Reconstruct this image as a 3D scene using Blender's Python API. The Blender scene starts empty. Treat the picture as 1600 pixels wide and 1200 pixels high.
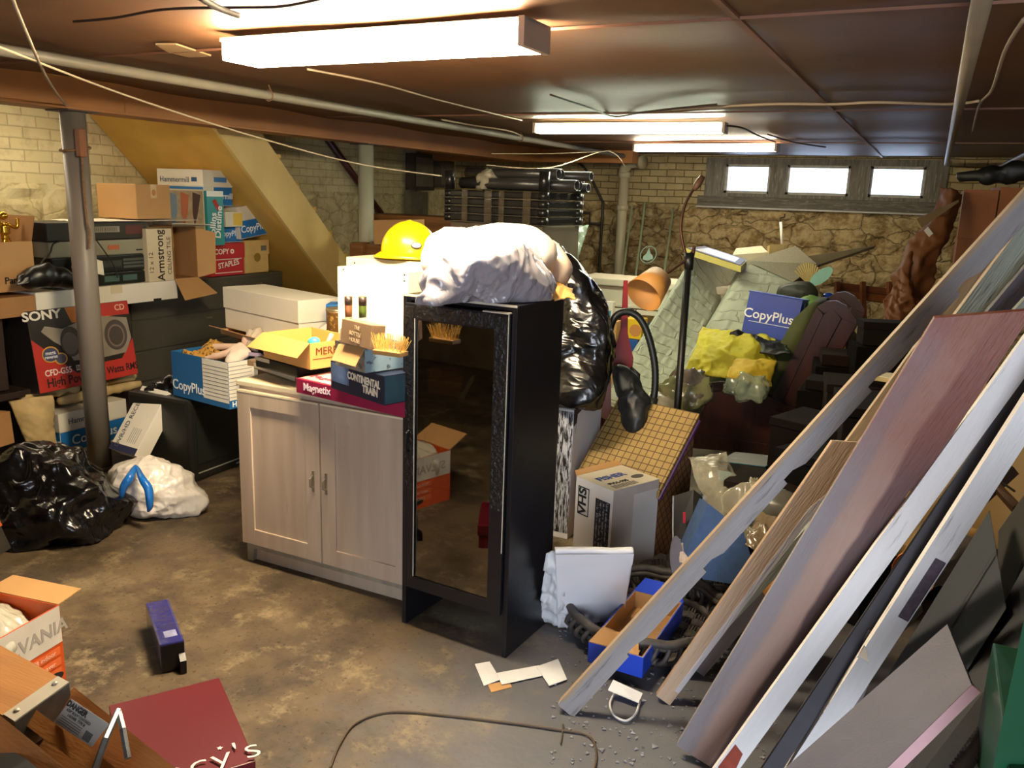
import bpy, bmesh, math, random
import numpy as np
from mathutils import Vector, Matrix, noise
C = bpy.context.scene.collection
PI = math.pi
# ---------------------------------------------------------------- camera model (1600x1200 photograph)
F = 1305.0; PITCH = math.radians(12.75); ROLL = math.radians(1.92); YAW = math.radians(26.05)
FW = Vector((-math.sin(YAW)*math.cos(PITCH), math.cos(YAW)*math.cos(PITCH), -math.sin(PITCH)))
_r = Vector((math.cos(YAW), math.sin(YAW), 0)); _u = _r.cross(FW)
RT = _r*math.cos(ROLL) + _u*math.sin(ROLL); UP = _u*math.cos(ROLL) - _r*math.sin(ROLL)
EYE = Vector((0, 0, 1.6))
def P(px, py, x=None, y=None, z=None, w=None):
    """the point of the room seen at a photograph pixel, on a plane x=, y=, z= or at depth w"""
    d = FW*F + RT*(px-800) + UP*(600-py)
    if z is not None: t = (z-EYE.z)/d.z
    elif y is not None: t = (y-EYE.y)/d.y
    elif x is not None: t = (x-EYE.x)/d.x
    else: t = w/F
    return EYE + d*t
def V(*a): return Vector(a)
cam = bpy.data.cameras.new('camera'); co = bpy.data.objects.new('camera', cam); C.objects.link(co)
cam.sensor_width = 36; cam.lens = 36*F/1600; cam.clip_start = .02
co.matrix_world = Matrix(((RT.x, UP.x, -FW.x, EYE.x), (RT.y, UP.y, -FW.y, EYE.y), (RT.z, UP.z, -FW.z, EYE.z), (0, 0, 0, 1)))
bpy.context.scene.camera = co

# ---------------------------------------------------------------- materials
def lin(h):
    h = h.lstrip('#'); o = []
    for i in (0, 2, 4):
        c = int(h[i:i+2], 16)/255
        o.append(c/12.92 if c <= .04045 else ((c+.055)/1.055)**2.4)
    return (*o, 1)
_m = {}
def mat(name, col, rough=.6, metal=0, var=.12, vs=6, bump=.0, bs=40, stretch=(1, 1, 1), col2=None, mix=.5, sharp=.08, spec=.5, emit=0, coat=0):
    """plain surface: base colour with mottling; col2 = worn patches; bump = fine relief"""
    if name in _m: return _m[name]
    m = bpy.data.materials.new(name); m.use_nodes = True; _m[name] = m
    nt = m.node_tree; N = nt.nodes; L = nt.links; b = N['Principled BSDF']
    b.inputs['Roughness'].default_value = rough; b.inputs['Metallic'].default_value = metal
    b.inputs['Specular IOR Level'].default_value = spec; b.inputs['Coat Weight'].default_value = coat
    c = lin(col)
    tc = N.new('ShaderNodeTexCoord'); mp = N.new('ShaderNodeMapping'); mp.inputs['Scale'].default_value = stretch
    L.new(tc.outputs['Object'], mp.inputs['Vector'])
    n = N.new('ShaderNodeTexNoise'); n.inputs['Scale'].default_value = vs; n.inputs['Detail'].default_value = 5
    L.new(mp.outputs[0], n.inputs['Vector'])
    cr = N.new('ShaderNodeValToRGB'); L.new(n.outputs['Fac'], cr.inputs[0])
    cr.color_ramp.elements[0].position = .3; cr.color_ramp.elements[1].position = .7
    cr.color_ramp.elements[0].color = tuple(k*(1-var) for k in c[:3])+(1,)
    cr.color_ramp.elements[1].color = tuple(min(1, k*(1+var)) for k in c[:3])+(1,)
    out = cr.outputs[0]
    if col2:
        n2 = N.new('ShaderNodeTexNoise'); n2.inputs['Scale'].default_value = vs*2.3; n2.inputs['Detail'].default_value = 8; n2.inputs['Roughness'].default_value = .65
        L.new(mp.outputs[0], n2.inputs['Vector'])
        r2 = N.new('ShaderNodeValToRGB'); r2.color_ramp.elements[0].position = max(0, mix-sharp/2); r2.color_ramp.elements[1].position = min(1, mix+sharp/2)
        L.new(n2.outputs['Fac'], r2.inputs[0])
        mx = N.new('ShaderNodeMixRGB'); L.new(r2.outputs[0], mx.inputs[0]); L.new(out, mx.inputs[1]); mx.inputs[2].default_value = lin(col2)
        out = mx.outputs[0]
    L.new(out, b.inputs['Base Color'])
    if bump:
        n3 = N.new('ShaderNodeTexNoise'); n3.inputs['Scale'].default_value = bs; n3.inputs['Detail'].default_value = 6
        L.new(mp.outputs[0], n3.inputs['Vector'])
        bp = N.new('ShaderNodeBump'); bp.inputs['Strength'].default_value = bump; bp.inputs['Distance'].default_value = .01
        L.new(n3.outputs['Fac'], bp.inputs['Height']); L.new(bp.outputs[0], b.inputs['Normal'])
    if emit:
        b.inputs['Emission Color'].default_value = c; b.inputs['Emission Strength'].default_value = emit
    return m
def ink(h): return mat('ink_'+h, h, .7, var=.03)
def plastic_film(name, col, rough=.2, alpha=None, trans=0):
    if name in _m: return _m[name]
    m = mat(name, col, rough, var=.08, coat=.3)
    b = m.node_tree.nodes['Principled BSDF']; N = m.node_tree.nodes; L = m.node_tree.links
    tc = [k for k in N if k.type == 'TEX_COORD'][0]; last = None
    for sc_, st_, ds_ in ((4, .35, .03), (11, .3, .012)):
        mp = N.new('ShaderNodeMapping'); mp.inputs['Scale'].default_value = (.8, 3.2, 1.2); mp.inputs['Rotation'].default_value = (.5, .3*sc_, .7); L.new(tc.outputs['Object'], mp.inputs[0])
        v = N.new('ShaderNodeTexVoronoi'); v.feature = 'F1'; v.inputs['Scale'].default_value = sc_
        nz = N.new('ShaderNodeTexNoise'); nz.inputs['Scale'].default_value = sc_*.6; L.new(mp.outputs[0], nz.inputs[0])
        ad = N.new('ShaderNodeVectorMath'); ad.operation = 'MULTIPLY_ADD'; ad.inputs[1].default_value = (.3, .3, .3); L.new(nz.outputs['Color'], ad.inputs[0]); L.new(mp.outputs[0], ad.inputs[2]); L.new(ad.outputs[0], v.inputs['Vector'])
        bp = N.new('ShaderNodeBump'); bp.inputs['Strength'].default_value = st_; bp.inputs['Distance'].default_value = ds_; L.new(v.outputs['Distance'], bp.inputs['Height'])
        if last: L.new(last.outputs[0], bp.inputs['Normal'])
        last = bp
    L.new(last.outputs[0], b.inputs['Normal'])
    if trans: b.inputs['Transmission Weight'].default_value = trans; b.inputs['IOR'].default_value = 1.2
    if alpha is not None: b.inputs['Alpha'].default_value = alpha
    return m
def wood(name, c1, c2, rough=.55, scale=3, axis=2, bump=.15, worn=None, mix=.6):
    """grain running along a local axis; worn = bare or dirty patches"""
    if name in _m: return _m[name]
    s = [9, 9, 9]; s[axis] = .8
    m = mat(name, c1, rough, var=.0, vs=scale, bump=bump, bs=22, stretch=tuple(s), col2=worn, mix=mix, sharp=.1)
    cr = [n for n in m.node_tree.nodes if n.type == 'VALTORGB'][0]
    cr.color_ramp.elements[0].color = lin(c1); cr.color_ramp.elements[1].color = lin(c2)
    return m
def glass(name, col='dfe8e2', rough=.03, alpha=.25):
    """thin pane: mostly clear, with a glossy surface"""
    if name in _m: return _m[name]
    m = bpy.data.materials.new(name); m.use_nodes = True; _m[name] = m
    N = m.node_tree.nodes; L = m.node_tree.links; N.clear()
    o = N.new('ShaderNodeOutputMaterial'); t = N.new('ShaderNodeBsdfTransparent'); g = N.new('ShaderNodeBsdfGlossy'); x = N.new('ShaderNodeMixShader')
    t.inputs[0].default_value = lin(col); g.inputs['Roughness'].default_value = rough; g.inputs[0].default_value = (1, 1, 1, 1)
    x.inputs[0].default_value = alpha
    L.new(t.outputs[0], x.inputs[1]); L.new(g.outputs[0], x.inputs[2]); L.new(x.outputs[0], o.inputs[0])
    return m

# ---------------------------------------------------------------- object helpers
def tag(o, label, cat, group=None, kind=None):
    o['label'] = label
    if cat: o['category'] = cat
    if group: o['group'] = group
    if kind: o['kind'] = kind
    return o
def thing(name, label, cat, loc=(0, 0, 0), rz=0, M=None, group=None):
    o = bpy.data.objects.new(name, None); C.objects.link(o); o.empty_display_size = .05
    if M is not None: o.matrix_world = M
    else: o.location = loc; o.rotation_euler = (0, 0, rz)
    return tag(o, label, cat, group)
def link(name, me, m, parent=None, smooth=False):
    o = bpy.data.objects.new(name, me); C.objects.link(o)
    ms = m if isinstance(m, (list, tuple)) else [m]
    if not me.materials:
        for k in ms: me.materials.append(k)
    if smooth:
        for p in me.polygons: p.use_smooth = True
    if parent: o.parent = parent
    return o
def obj(name, bm, m, parent=None, smooth=False, loc=None):
    me = bpy.data.meshes.new(name); bmesh.ops.recalc_face_normals(bm, faces=bm.faces); bm.to_mesh(me); bm.free()
    o = link(name, me, m, parent, smooth)
    if loc is not None: o.location = loc
    return o
def bx(bm, x0, x1, y0, y1, z0, z1, bev=0, M=None):
    t = bmesh.new(); bmesh.ops.create_cube(t, size=1)
    bmesh.ops.scale(t, vec=(x1-x0, y1-y0, z1-z0), verts=t.verts); bmesh.ops.translate(t, vec=((x0+x1)/2, (y0+y1)/2, (z0+z1)/2), verts=t.verts)
    if bev: bmesh.ops.bevel(t, geom=t.edges[:], offset=bev, segments=2, affect='EDGES', profile=.6)
    if M is not None: bmesh.ops.transform(t, matrix=M, verts=t.verts)
    me = bpy.data.meshes.new('t'); t.to_mesh(me); t.free(); bm.from_mesh(me); bpy.data.meshes.remove(me)
    return bm
def box(*a, **k): return bx(bmesh.new(), *a, **k)
def tube(bm, pts, r, seg=10, cap=True):
    pts = [Vector(p) for p in pts]; rr = r if isinstance(r, (list, tuple)) else [r]*len(pts)
    rings = []; prev = None
    for i, p in enumerate(pts):
        a = pts[max(i-1, 0)]; b = pts[min(i+1, len(pts)-1)]; t = (b-a).normalized()
        if prev is None:
            n = t.orthogonal().normalized()
        else:
            n = (prev - t*prev.dot(t)); n = n.normalized() if n.length > 1e-6 else t.orthogonal().normalized()
        prev = n; q = t.cross(n)
        rings.append([bm.verts.new(p + (n*math.cos(2*PI*k/seg)+q*math.sin(2*PI*k/seg))*rr[i]) for k in range(seg)])
    for i in range(len(rings)-1):
        for k in range(seg): bm.faces.new((rings[i][k], rings[i][(k+1) % seg], rings[i+1][(k+1) % seg], rings[i+1][k]))
    if cap: bm.faces.new(rings[0]); bm.faces.new(rings[-1])
    return bm
def smooth_path(pts, n=8):
    pts = [Vector(p) for p in pts]; out = []
    for i in range(len(pts)-1):
        p0 = pts[max(i-1, 0)]; p1 = pts[i]; p2 = pts[i+1]; p3 = pts[min(i+2, len(pts)-1)]
        for k in range(n):
            t = k/n
            out.append(.5*((2*p1)+(p2-p0)*t+(2*p0-5*p1+4*p2-p3)*t*t+(3*p1-p0-3*p2+p3)*t*t*t))
    return out+[pts[-1]]
def lathe(bm, prof, seg=24, center=(0, 0), cap=True):
    rings = [[bm.verts.new((center[0]+r*math.cos(2*PI*k/seg), center[1]+r*math.sin(2*PI*k/seg), z)) for k in range(seg)] for r, z in prof]
    for a, b in zip(rings, rings[1:]):
        for k in range(seg): bm.faces.new((a[k], a[(k+1) % seg], b[(k+1) % seg], b[k]))
    if cap: bm.faces.new(rings[0]); bm.faces.new(rings[-1])
    return bm
def prism(bm, poly, n):
    """closed prism: polygon of 3D points extruded by vector n"""
    n = Vector(n); a = [bm.verts.new(Vector(p)) for p in poly]; b = [bm.verts.new(Vector(p)+n) for p in poly]
    bm.faces.new(a); bm.faces.new(b[::-1])
    for i in range(len(a)): bm.faces.new((a[i], a[(i+1) % len(a)], b[(i+1) % len(a)], b[i]))
    return bm
def hexa(bm, lo, hi):
    a = [bm.verts.new(Vector(p)) for p in lo]; b = [bm.verts.new(Vector(p)) for p in hi]
    bm.faces.new(a); bm.faces.new(b)
    for i in range(4): bm.faces.new((a[i], a[(i+1) % 4], b[(i+1) % 4], b[i]))
    return bm
def bevel(bm, o, seg=2):
    bmesh.ops.bevel(bm, geom=[e for e in bm.edges if len(e.link_faces) == 2 and e.calc_face_angle(0) > .4], offset=o, segments=seg, affect='EDGES', profile=.6); return bm
def local(bm, origin):
    """recentre a mesh built in room coordinates on its own base point"""
    bmesh.ops.translate(bm, vec=-Vector(origin), verts=bm.verts); return bm
def mesh_thing(name, bm, m, label, cat, origin=None, smooth=False, group=None, kind=None):
    if origin is None:   # built in room coordinates: recentre on its base
        xs = [v.co for v in bm.verts]; origin = Vector((sum(v.x for v in xs)/len(xs), sum(v.y for v in xs)/len(xs), min(v.z for v in xs))); local(bm, origin)
    o = obj(name, bm, m, None, smooth, origin)
    if kind == 'structure': o['kind'] = kind; return o
    return tag(o, label, cat, group, kind)
def text_mesh(s, size, shear=0, bold=0, extr=.0004, spacing=1):
    cu = bpy.data.curves.new('t', 'FONT'); cu.body = s; cu.size = size; cu.extrude = extr; cu.shear = shear; cu.offset = bold*size; cu.space_character = spacing
    cu.align_x = 'CENTER'; cu.align_y = 'CENTER'; cu.resolution_u = 3
    o = bpy.data.objects.new('t', cu); me = bpy.data.meshes.new_from_object(o); bpy.data.objects.remove(o); bpy.data.curves.remove(cu)
    return me

# ---- a carton with printing.  face frames: (origin, u, v, n)
def frames(w, d, h):
    return {'F': (V(-w/2, -d/2, 0), V(1, 0, 0), V(0, 0, 1), V(0, -1, 0)), 'R': (V(w/2, -d/2, 0), V(0, 1, 0), V(0, 0, 1), V(1, 0, 0)),
            'L': (V(-w/2, d/2, 0), V(0, -1, 0), V(0, 0, 1), V(-1, 0, 0)), 'T': (V(-w/2, -d/2, h), V(1, 0, 0), V(0, 1, 0), V(0, 0, 1))}
def put(fr, u, v, rot=0, eps=.001):
    o, U, W, n = fr; c, s = math.cos(rot), math.sin(rot)
    a = U*c+W*s; b = W*c-U*s; p = o+U*u+W*v+n*eps
    return Matrix(((a.x, b.x, n.x, p.x), (a.y, b.y, n.y, p.y), (a.z, b.z, n.z, p.z), (0, 0, 0, 1)))
def lettering(root, fr, s, u, v, size, col, rot=0, shear=0, bold=0, sx=1, eps=.0022, name='lettering'):
    me = text_mesh(s, size, shear, bold); me.transform(Matrix.Scale(sx, 4, V(1, 0, 0))); me.transform(put(fr, u, v, rot, eps))
    return link(name, me, ink(col), root)
def patch(root, fr, u0, v0, u1, v1, m, name='printed_panel', eps=.0006, th=.0008, poly=None):
    if isinstance(m, str): m = ink(m)
    bm = bmesh.new(); o, U, W, n = fr
    pts = poly or [(u0, v0), (u1, v0), (u1, v1), (u0, v1)]
    prism(bm, [o+U*a+W*b+n*eps for a, b in pts], n*th)
    return obj(name, bm, m, root)
def frame_AB(A, B, tilt=0, roll=0):
    A = Vector(A); B = Vector(B); u = B-A; w = u.length; u.normalize()
    up = V(0, 0, 1); y = up.cross(u).normalized(); z = u.cross(y)
    M = Matrix(((u.x, y.x, z.x, 0), (u.y, y.y, z.y, 0), (u.z, y.z, z.z, 0), (0, 0, 0, 1)))
    return M, w
def carton(name, label, cat, A, B, d, h, m, prints=(), texts=(), lid=None, tilt=0, group=None, bev=.003, open_=None, tape=None, inner=None):
    """A, B: left and right ends of the bottom front edge; d deep (away), h high.
    open_: dict of flaps side -> (length, angle from upright outward) for an open carton"""
    M, w = frame_AB(A, B)
    mid = (Vector(A)+Vector(B))/2
    M = Matrix.Translation(mid) @ M @ Matrix.Rotation(-tilt, 4, 'X') @ Matrix.Translation(V(0, d/2, 0))
    root = thing(name, label, cat, M=M, group=group)
    if open_ is None:
        hb = h-(lid[0] if lid else 0)*.0
        obj('body', box(-w/2, w/2, -d/2, d/2, 0, hb, bev), m, root)
        if lid:
            lh, lm = lid; e = .006
            obj('lid', box(-w/2-e, w/2+e, -d/2-e, d/2+e, h-lh, h+.004, bev), lm, root)
    else:
        t = .004; bm = bmesh.new()
        bx(bm, -w/2, w/2, -d/2, d/2, 0, t); bx(bm, -w/2, w/2, -d/2, -d/2+t, t, h); bx(bm, -w/2, w/2, d/2-t, d/2, t, h)
        bx(bm, -w/2, -w/2+t, -d/2+t, d/2-t, t, h); bx(bm, w/2-t, w/2, -d/2+t, d/2-t, t, h)
        obj('body', bm, m, root)
        for s, (ln, an) in open_.items():
            dirn = {'F': V(0, -1, 0), 'B': V(0, 1, 0), 'L': V(-1, 0, 0), 'R': V(1, 0, 0)}[s]
            f = dirn*math.sin(an)+V(0, 0, math.cos(an)); q = V(-dirn.y, dirn.x, 0)
            hw = (w if s in 'FB' else d)/2-.003; e = dirn*((d if s in 'FB' else w)/2)+V(0, 0, h)
            nn = f.cross(q)*.003
            obj('flap', prism(bmesh.new(), [e-q*hw, e+q*hw, e+q*hw*.97+f*ln, e-q*hw*.97+f*ln], nn), inner or m, root)
    fr = frames(w, d, h)
    if lid:
        for k in 'FRLT':
            o, U, W, n = fr[k]; fr[k] = (o+n*.0065, U, W, n)
    for p in prints: patch(root, fr[p[0]], *p[1:5], p[5], name=(p[6] if len(p) > 6 else 'printed_panel'))
    for t in texts:
        k = dict(t[6]) if len(t) > 6 else {}
        lettering(root, fr[t[0]], t[1], t[2], t[3], t[4], t[5], **k)
    if tape:
        for k in tape: patch(root, fr[k[0]], *k[1:5], mat('parcel_tape', 'c9a876', .25, var=.05), name='tape')
    root['_w'] = w; root['_d'] = d; root['_h'] = h
    return root, fr, w
def nlr(N, Lp, R, z):
    """bottom (or top) corner pixels near, left, right on plane z -> A,B front-left/right and depth for a box whose LEFT face goes L->N and right face N->R"""
    n = P(*N, z=z); l = P(*Lp, z=z); r = P(*R, z=z)
    u = (n-l); q = V(-u.y, u.x, 0).normalized(); d = max(.08, (r-n).dot(q))
    return l, n, d

# ---- soft things
def crumple(p, seed, amp, freq, k=5, sharp=1.0):
    """sum of sharp folds, p: (n,3) array"""
    rs = np.random.RandomState(seed); out = np.zeros(len(p))
    wv = np.stack([np.sin(p @ rs.normal(size=3)*freq*.8+rs.rand()*6) for _ in range(3)], 1)*.25/freq*2
    q = p+wv
    for i in range(k):
        d = rs.normal(size=3); d /= np.linalg.norm(d); f = freq*rs.uniform(.6, 1.9)
        a = q @ d*f+rs.rand()*6; msk = .5+.5*np.sin(q @ rs.normal(size=3)*freq*.35+rs.rand()*6)
        out += (1-np.abs(np.sin(a))**sharp)*msk*amp/(f/freq)
    return out-out.mean()
def blob(spheres, sub=5, k=.05, amp=.01, freq=12, seed=1, floor=None, nf=5):
    """one closed skin over soft-joined lumps (x,y,z,r[,sz]), folded like film or cloth; returns bmesh in local coordinates"""
    bm = bmesh.new(); bmesh.ops.create_icosphere(bm, subdivisions=sub, radius=1)
    D = np.array([v.co[:] for v in bm.verts]); S = np.array([s[:4] for s in spheres])
    c = (S[:, :3]*S[:, 3:4]).sum(0)/S[:, 3].sum()
    tmax = max(np.linalg.norm(S[:, :3]-c, axis=1)+S[:, 3])*1.4
    def sdf(p):
        ds = np.stack([np.linalg.norm(p-s[:3], axis=1)-s[3] for s in S], 1)
        return -k*np.log(np.exp(-np.clip(ds/k, -60, 60)).sum(1))
    best = np.zeros(len(D)); best[:] = .01
    for t in np.linspace(0.01, tmax, 70):
        ins = sdf(c+D*t) < 0; best[ins] = t
    lo = best; hi = best+tmax/69
    for _ in range(7):
        md = (lo+hi)/2; ins = sdf(c+D*md[:, None]) < 0; lo = np.where(ins, md, lo); hi = np.where(ins, hi, md)
    p = c+D*lo[:, None]
    p = p+D*(crumple(p, seed, amp*1.5, freq*1.1, nf)+crumple(p*np.array([1, 1.6, .7]), seed+7, amp*.55, freq*2.4, nf)+crumple(p*np.array([.6, 1, 1.6]), seed+9, amp*.13, freq*6, nf))[:, None]
    if floor is not None: p[:, 2] = np.maximum(p[:, 2], floor)
    for v, q in zip(bm.verts, p): v.co = q
    return bm
def cloth(f, nu=50, nv=50, amp=.01, freq=20, seed=1, th=.002):
    """sheet f(u,v)->point, folded along its normal, with thickness"""
    G = np.array([[f(i/nu, j/nv)[:] for j in range(nv+1)] for i in range(nu+1)])
    du = np.gradient(G, axis=0); dv = np.gradient(G, axis=1); n = np.cross(du, dv); n /= np.linalg.norm(n, axis=2, keepdims=True)+1e-9
    flat = G.reshape(-1, 3); h = crumple(flat, seed, amp*1.2, freq*1.6)+crumple(flat, seed+3, amp*.6, freq*4)+crumple(flat, seed+5, amp*.2, freq*9)
    G = G+n*h.reshape(nu+1, nv+1, 1)
    bm = bmesh.new(); a = [[bm.verts.new(G[i, j]) for j in range(nv+1)] for i in range(nu+1)]; b = [[bm.verts.new(G[i, j]-n[i, j]*th) for j in range(nv+1)] for i in range(nu+1)]
    for i in range(nu):
        for j in range(nv):
            bm.faces.new((a[i][j], a[i+1][j], a[i+1][j+1], a[i][j+1])); bm.faces.new((b[i][j], b[i][j+1], b[i+1][j+1], b[i+1][j]))
    for i in range(nu):
        bm.faces.new((a[i][0], b[i][0], b[i+1][0], a[i+1][0])); bm.faces.new((a[i][nv], a[i+1][nv], b[i+1][nv], b[i][nv]))
    for j in range(nv):
        bm.faces.new((a[0][j], a[0][j+1], b[0][j+1], b[0][j])); bm.faces.new((a[nu][j], b[nu][j], b[nu][j+1], a[nu][j+1]))
    return bm
def quadf(a, b, c, d, sag=None):
    """bilinear patch a(0,0) b(1,0) c(1,1) d(0,1)"""
    a, b, c, d = map(Vector, (a, b, c, d))
    def f(u, v):
        p = a*(1-u)*(1-v)+b*u*(1-v)+c*u*v+d*(1-u)*v
        if sag is not None: p = p+Vector(sag)*(math.sin(PI*u)*math.sin(PI*v))
        return p
    return f
def slab(quad, th, bev=.0, away=None):
    """panel: four face corners in room coordinates, thickened away from the viewer"""
    q = [Vector(p) for p in quad]; n = (q[2]-q[0]).cross(q[3]-q[1]).normalized()
    if away is not None: n = Vector(away).normalized()
    elif n.dot(q[0]-EYE) < 0: n = -n
    bm = prism(bmesh.new(), q, n*th)
    if bev: bevel(bm, bev)
    return bm
def board(name, label, cat, a, b, width, th, m, face=None, notches=(), group=None, lo=0, hi=0, parts=None, taper=1):
    """plank from foot a to head b; face = direction its wide side looks; notches = (pos 0..1, length m, depth m, side)"""
    a = Vector(a); b = Vector(b); z = (b-a).normalized(); Lh = (b-a).length
    n = Vector(face) if face is not None else (EYE-(a+b)/2)
    n = (n-z*n.dot(z)).normalized(); x = n.cross(z).normalized()
    # local: x across width, y = away from face side, z along
    y = z.cross(x)
    M = Matrix(((x.x, y.x, z.x, a.x), (x.y, y.y, z.y, a.y), (x.z, y.z, z.z, a.z), (0, 0, 0, 1)))
    root = thing(name, label, cat, M=M, group=group)
    w2 = width/2; right = []; left = []
    for pos, ln, dp, sd in sorted(notches):
        zz = pos*Lh; seg = [(w2, zz), (w2-dp, zz+.002), (w2-dp, zz+ln*.5), (w2, zz+ln)]
        (right if sd > 0 else left).append([(sd*q[0], q[1]) for q in seg])
    poly = [(-w2, lo), (w2, 0)]
    for s in right: poly += s
    poly += [(w2*taper, Lh), (-w2*taper, Lh-hi)]
    for s in reversed(left): poly += s[::-1]
    bm = prism(bmesh.new(), [V(q[0], -th/2, q[1]) for q in poly], V(0, th, 0))
    obj('plank', bm, m, root)
    return root, Lh
# ================================================================ the room
CEIL = 2.09; WL = -5.6; WB = 9.6; WR = 1.35; WF = -1.6
def wall_mat(name, brick1, brick2, mortar, stone1, stone2, crack, zsplit, along, bumps=.6, bw=.2, bh=.075):
    m = bpy.data.materials.new(name); m.use_nodes = True; N = m.node_tree.nodes; L = m.node_tree.links; b = N['Principled BSDF']
    b.inputs['Roughness'].default_value = .8; b.inputs['Specular IOR Level'].default_value = .25
    g = N.new('ShaderNodeNewGeometry'); s = N.new('ShaderNodeSeparateXYZ'); L.new(g.outputs['Position'], s.inputs[0])
    c = N.new('ShaderNodeCombineXYZ'); L.new(s.outputs[along], c.inputs[0]); L.new(s.outputs['Z'], c.inputs[1])
    br = N.new('ShaderNodeTexBrick'); br.inputs['Scale'].default_value = 1; br.inputs['Brick Width'].default_value = bw; br.inputs['Row Height'].default_value = bh
    br.inputs['Mortar Size'].default_value = .006; br.inputs['Mortar Smooth'].default_value = .6; br.inputs['Bias'].default_value = 0
    br.inputs['Color1'].default_value = lin(brick1); br.inputs['Color2'].default_value = lin(brick2); br.inputs['Mortar'].default_value = lin(mortar)
    nz = N.new('ShaderNodeTexNoise'); nz.inputs['Scale'].default_value = 3; nz.inputs['Detail'].default_value = 8; L.new(g.outputs['Position'], nz.inputs['Vector'])
    ad = N.new('ShaderNodeVectorMath'); ad.operation = 'MULTIPLY_ADD'; L.new(nz.outputs['Color'], ad.inputs[0]); ad.inputs[1].default_value = (.02, .02, 0); L.new(c.outputs[0], ad.inputs[2])
    L.new(ad.outputs[0], br.inputs['Vector'])
    # stone below
    vo = N.new('ShaderNodeTexVoronoi'); vo.feature = 'DISTANCE_TO_EDGE'; vo.inputs['Scale'].default_value = 4.5
    ad2 = N.new('ShaderNodeVectorMath'); ad2.operation = 'MULTIPLY_ADD'; L.new(nz.outputs['Color'], ad2.inputs[0]); ad2.inputs[1].default_value = (.35, .35, .35); 
    mp = N.new('ShaderNodeMapping'); mp.inputs['Scale'].default_value = (.7, .7, 1.3); L.new(g.outputs['Position'], mp.inputs[0]); L.new(mp.outputs[0], ad2.inputs[2]); L.new(ad2.outputs[0], vo.inputs['Vector'])
    r = N.new('ShaderNodeValToRGB'); L.new(vo.outputs['Distance'], r.inputs[0]); r.color_ramp.elements[0].color = lin(crack); r.color_ramp.elements[0].position = .0; r.color_ramp.elements[1].position = .045
    nz2 = N.new('ShaderNodeTexNoise'); nz2.inputs['Scale'].default_value = 7; nz2.inputs['Detail'].default_value = 10; nz2.inputs['Roughness'].default_value = .7; L.new(g.outputs['Position'], nz2.inputs['Vector'])
    r2 = N.new('ShaderNodeValToRGB'); L.new(nz2.outputs['Fac'], r2.inputs[0]); r2.color_ramp.elements[0].color = lin(stone2); r2.color_ramp.elements[0].position = .4; r2.color_ramp.elements[1].color = lin(stone1); r2.color_ramp.elements[1].position = .56
    r.color_ramp.elements[1].color = (1, 1, 1, 1)
    ml = N.new('ShaderNodeMixRGB'); ml.blend_type = 'MULTIPLY'; ml.inputs[0].default_value = .4; L.new(r2.outputs[0], ml.inputs[1]); L.new(r.outputs[0], ml.inputs[2])
    # brick with grime
    r3 = N.new('ShaderNodeValToRGB'); L.new(nz2.outputs['Fac'], r3.inputs[0]); r3.color_ramp.elements[0].color = (.55, .5, .42, 1); r3.color_ramp.elements[0].position = .3; r3.color_ramp.elements[1].position = .5
    mb = N.new('ShaderNodeMixRGB'); mb.blend_type = 'MULTIPLY'; mb.inputs[0].default_value = .6; L.new(br.outputs['Color'], mb.inputs[1]); L.new(r3.outputs[0], mb.inputs[2])
    gt = N.new('ShaderNodeMath'); gt.operation = 'GREATER_THAN'; gt.inputs[1].default_value = zsplit; L.new(s.outputs['Z'], gt.inputs[0])
    mx = N.new('ShaderNodeMixRGB'); L.new(gt.outputs[0], mx.inputs[0]); L.new(ml.outputs[0], mx.inputs[1]); L.new(mb.outputs[0], mx.inputs[2]); L.new(mx.outputs[0], b.inputs['Base Color'])
    # relief
    hb = N.new('ShaderNodeMath'); hb.operation = 'SUBTRACT'; hb.inputs[0].default_value = 1; L.new(br.outputs['Fac'], hb.inputs[1])
    mr = N.new('ShaderNodeMath'); mr.operation = 'MULTIPLY_ADD'; L.new(nz2.outputs['Fac'], mr.inputs[0]); mr.inputs[1].default_value = 2.2; L.new(r.outputs[0], mr.inputs[2])
    mr2 = N.new('ShaderNodeMath'); mr2.operation = 'MULTIPLY_ADD'; L.new(nz2.outputs['Fac'], mr2.inputs[0]); mr2.inputs[1].default_value = .9; L.new(hb.outputs[0], mr2.inputs[2])
    mh = N.new('ShaderNodeMixRGB'); L.new(gt.outputs[0], mh.inputs[0]); L.new(mr.outputs[0], mh.inputs[1]); L.new(mr2.outputs[0], mh.inputs[2])
    bp = N.new('ShaderNodeBump'); bp.inputs['Strength'].default_value = bumps; bp.inputs['Distance'].default_value = .03; L.new(mh.outputs[0], bp.inputs['Height']); L.new(bp.outputs[0], b.inputs['Normal'])
    return m
def stone_skin(bm, along, x0, x1, z0, z1, at, step=.035, amp=.05, sgn=1, seed=0):
    """rough stone face: a grid pushed in and out like rubble"""
    nx = int((x1-x0)/step); nz = int((z1-z0)/step); g = []
    for i in range(nx+1):
        row = []
        for j in range(nz+1):
            x = x0+(x1-x0)*i/nx; z = z0+(z1-z0)*j/nz
            q = Vector((x*2.6+seed, z*4.2, 0)); d = noise.voronoi(q)[0]; e = min(1, (d[1]-d[0])*3)
            h = (e*.6+noise.fractal(Vector((x*5, z*5, seed)), 1, 2, 4)*.5)*amp
            if j in (0, nz): h = 0
            p = (x, at+sgn*h, z) if along == 'X' else (at+sgn*h, x, z)
            row.append(bm.verts.new(p))
        g.append(row)
    for i in range(nx):
        for j in range(nz): bm.faces.new((g[i][j], g[i+1][j], g[i+1][j+1], g[i][j+1]))
    return bm
MB = wall_mat('wall_back_masonry', 'b8a47a', 'a8946a', '7a6a48', 'ccb484', '94784c', '55432a', 1.56, 'X', .8)
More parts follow.
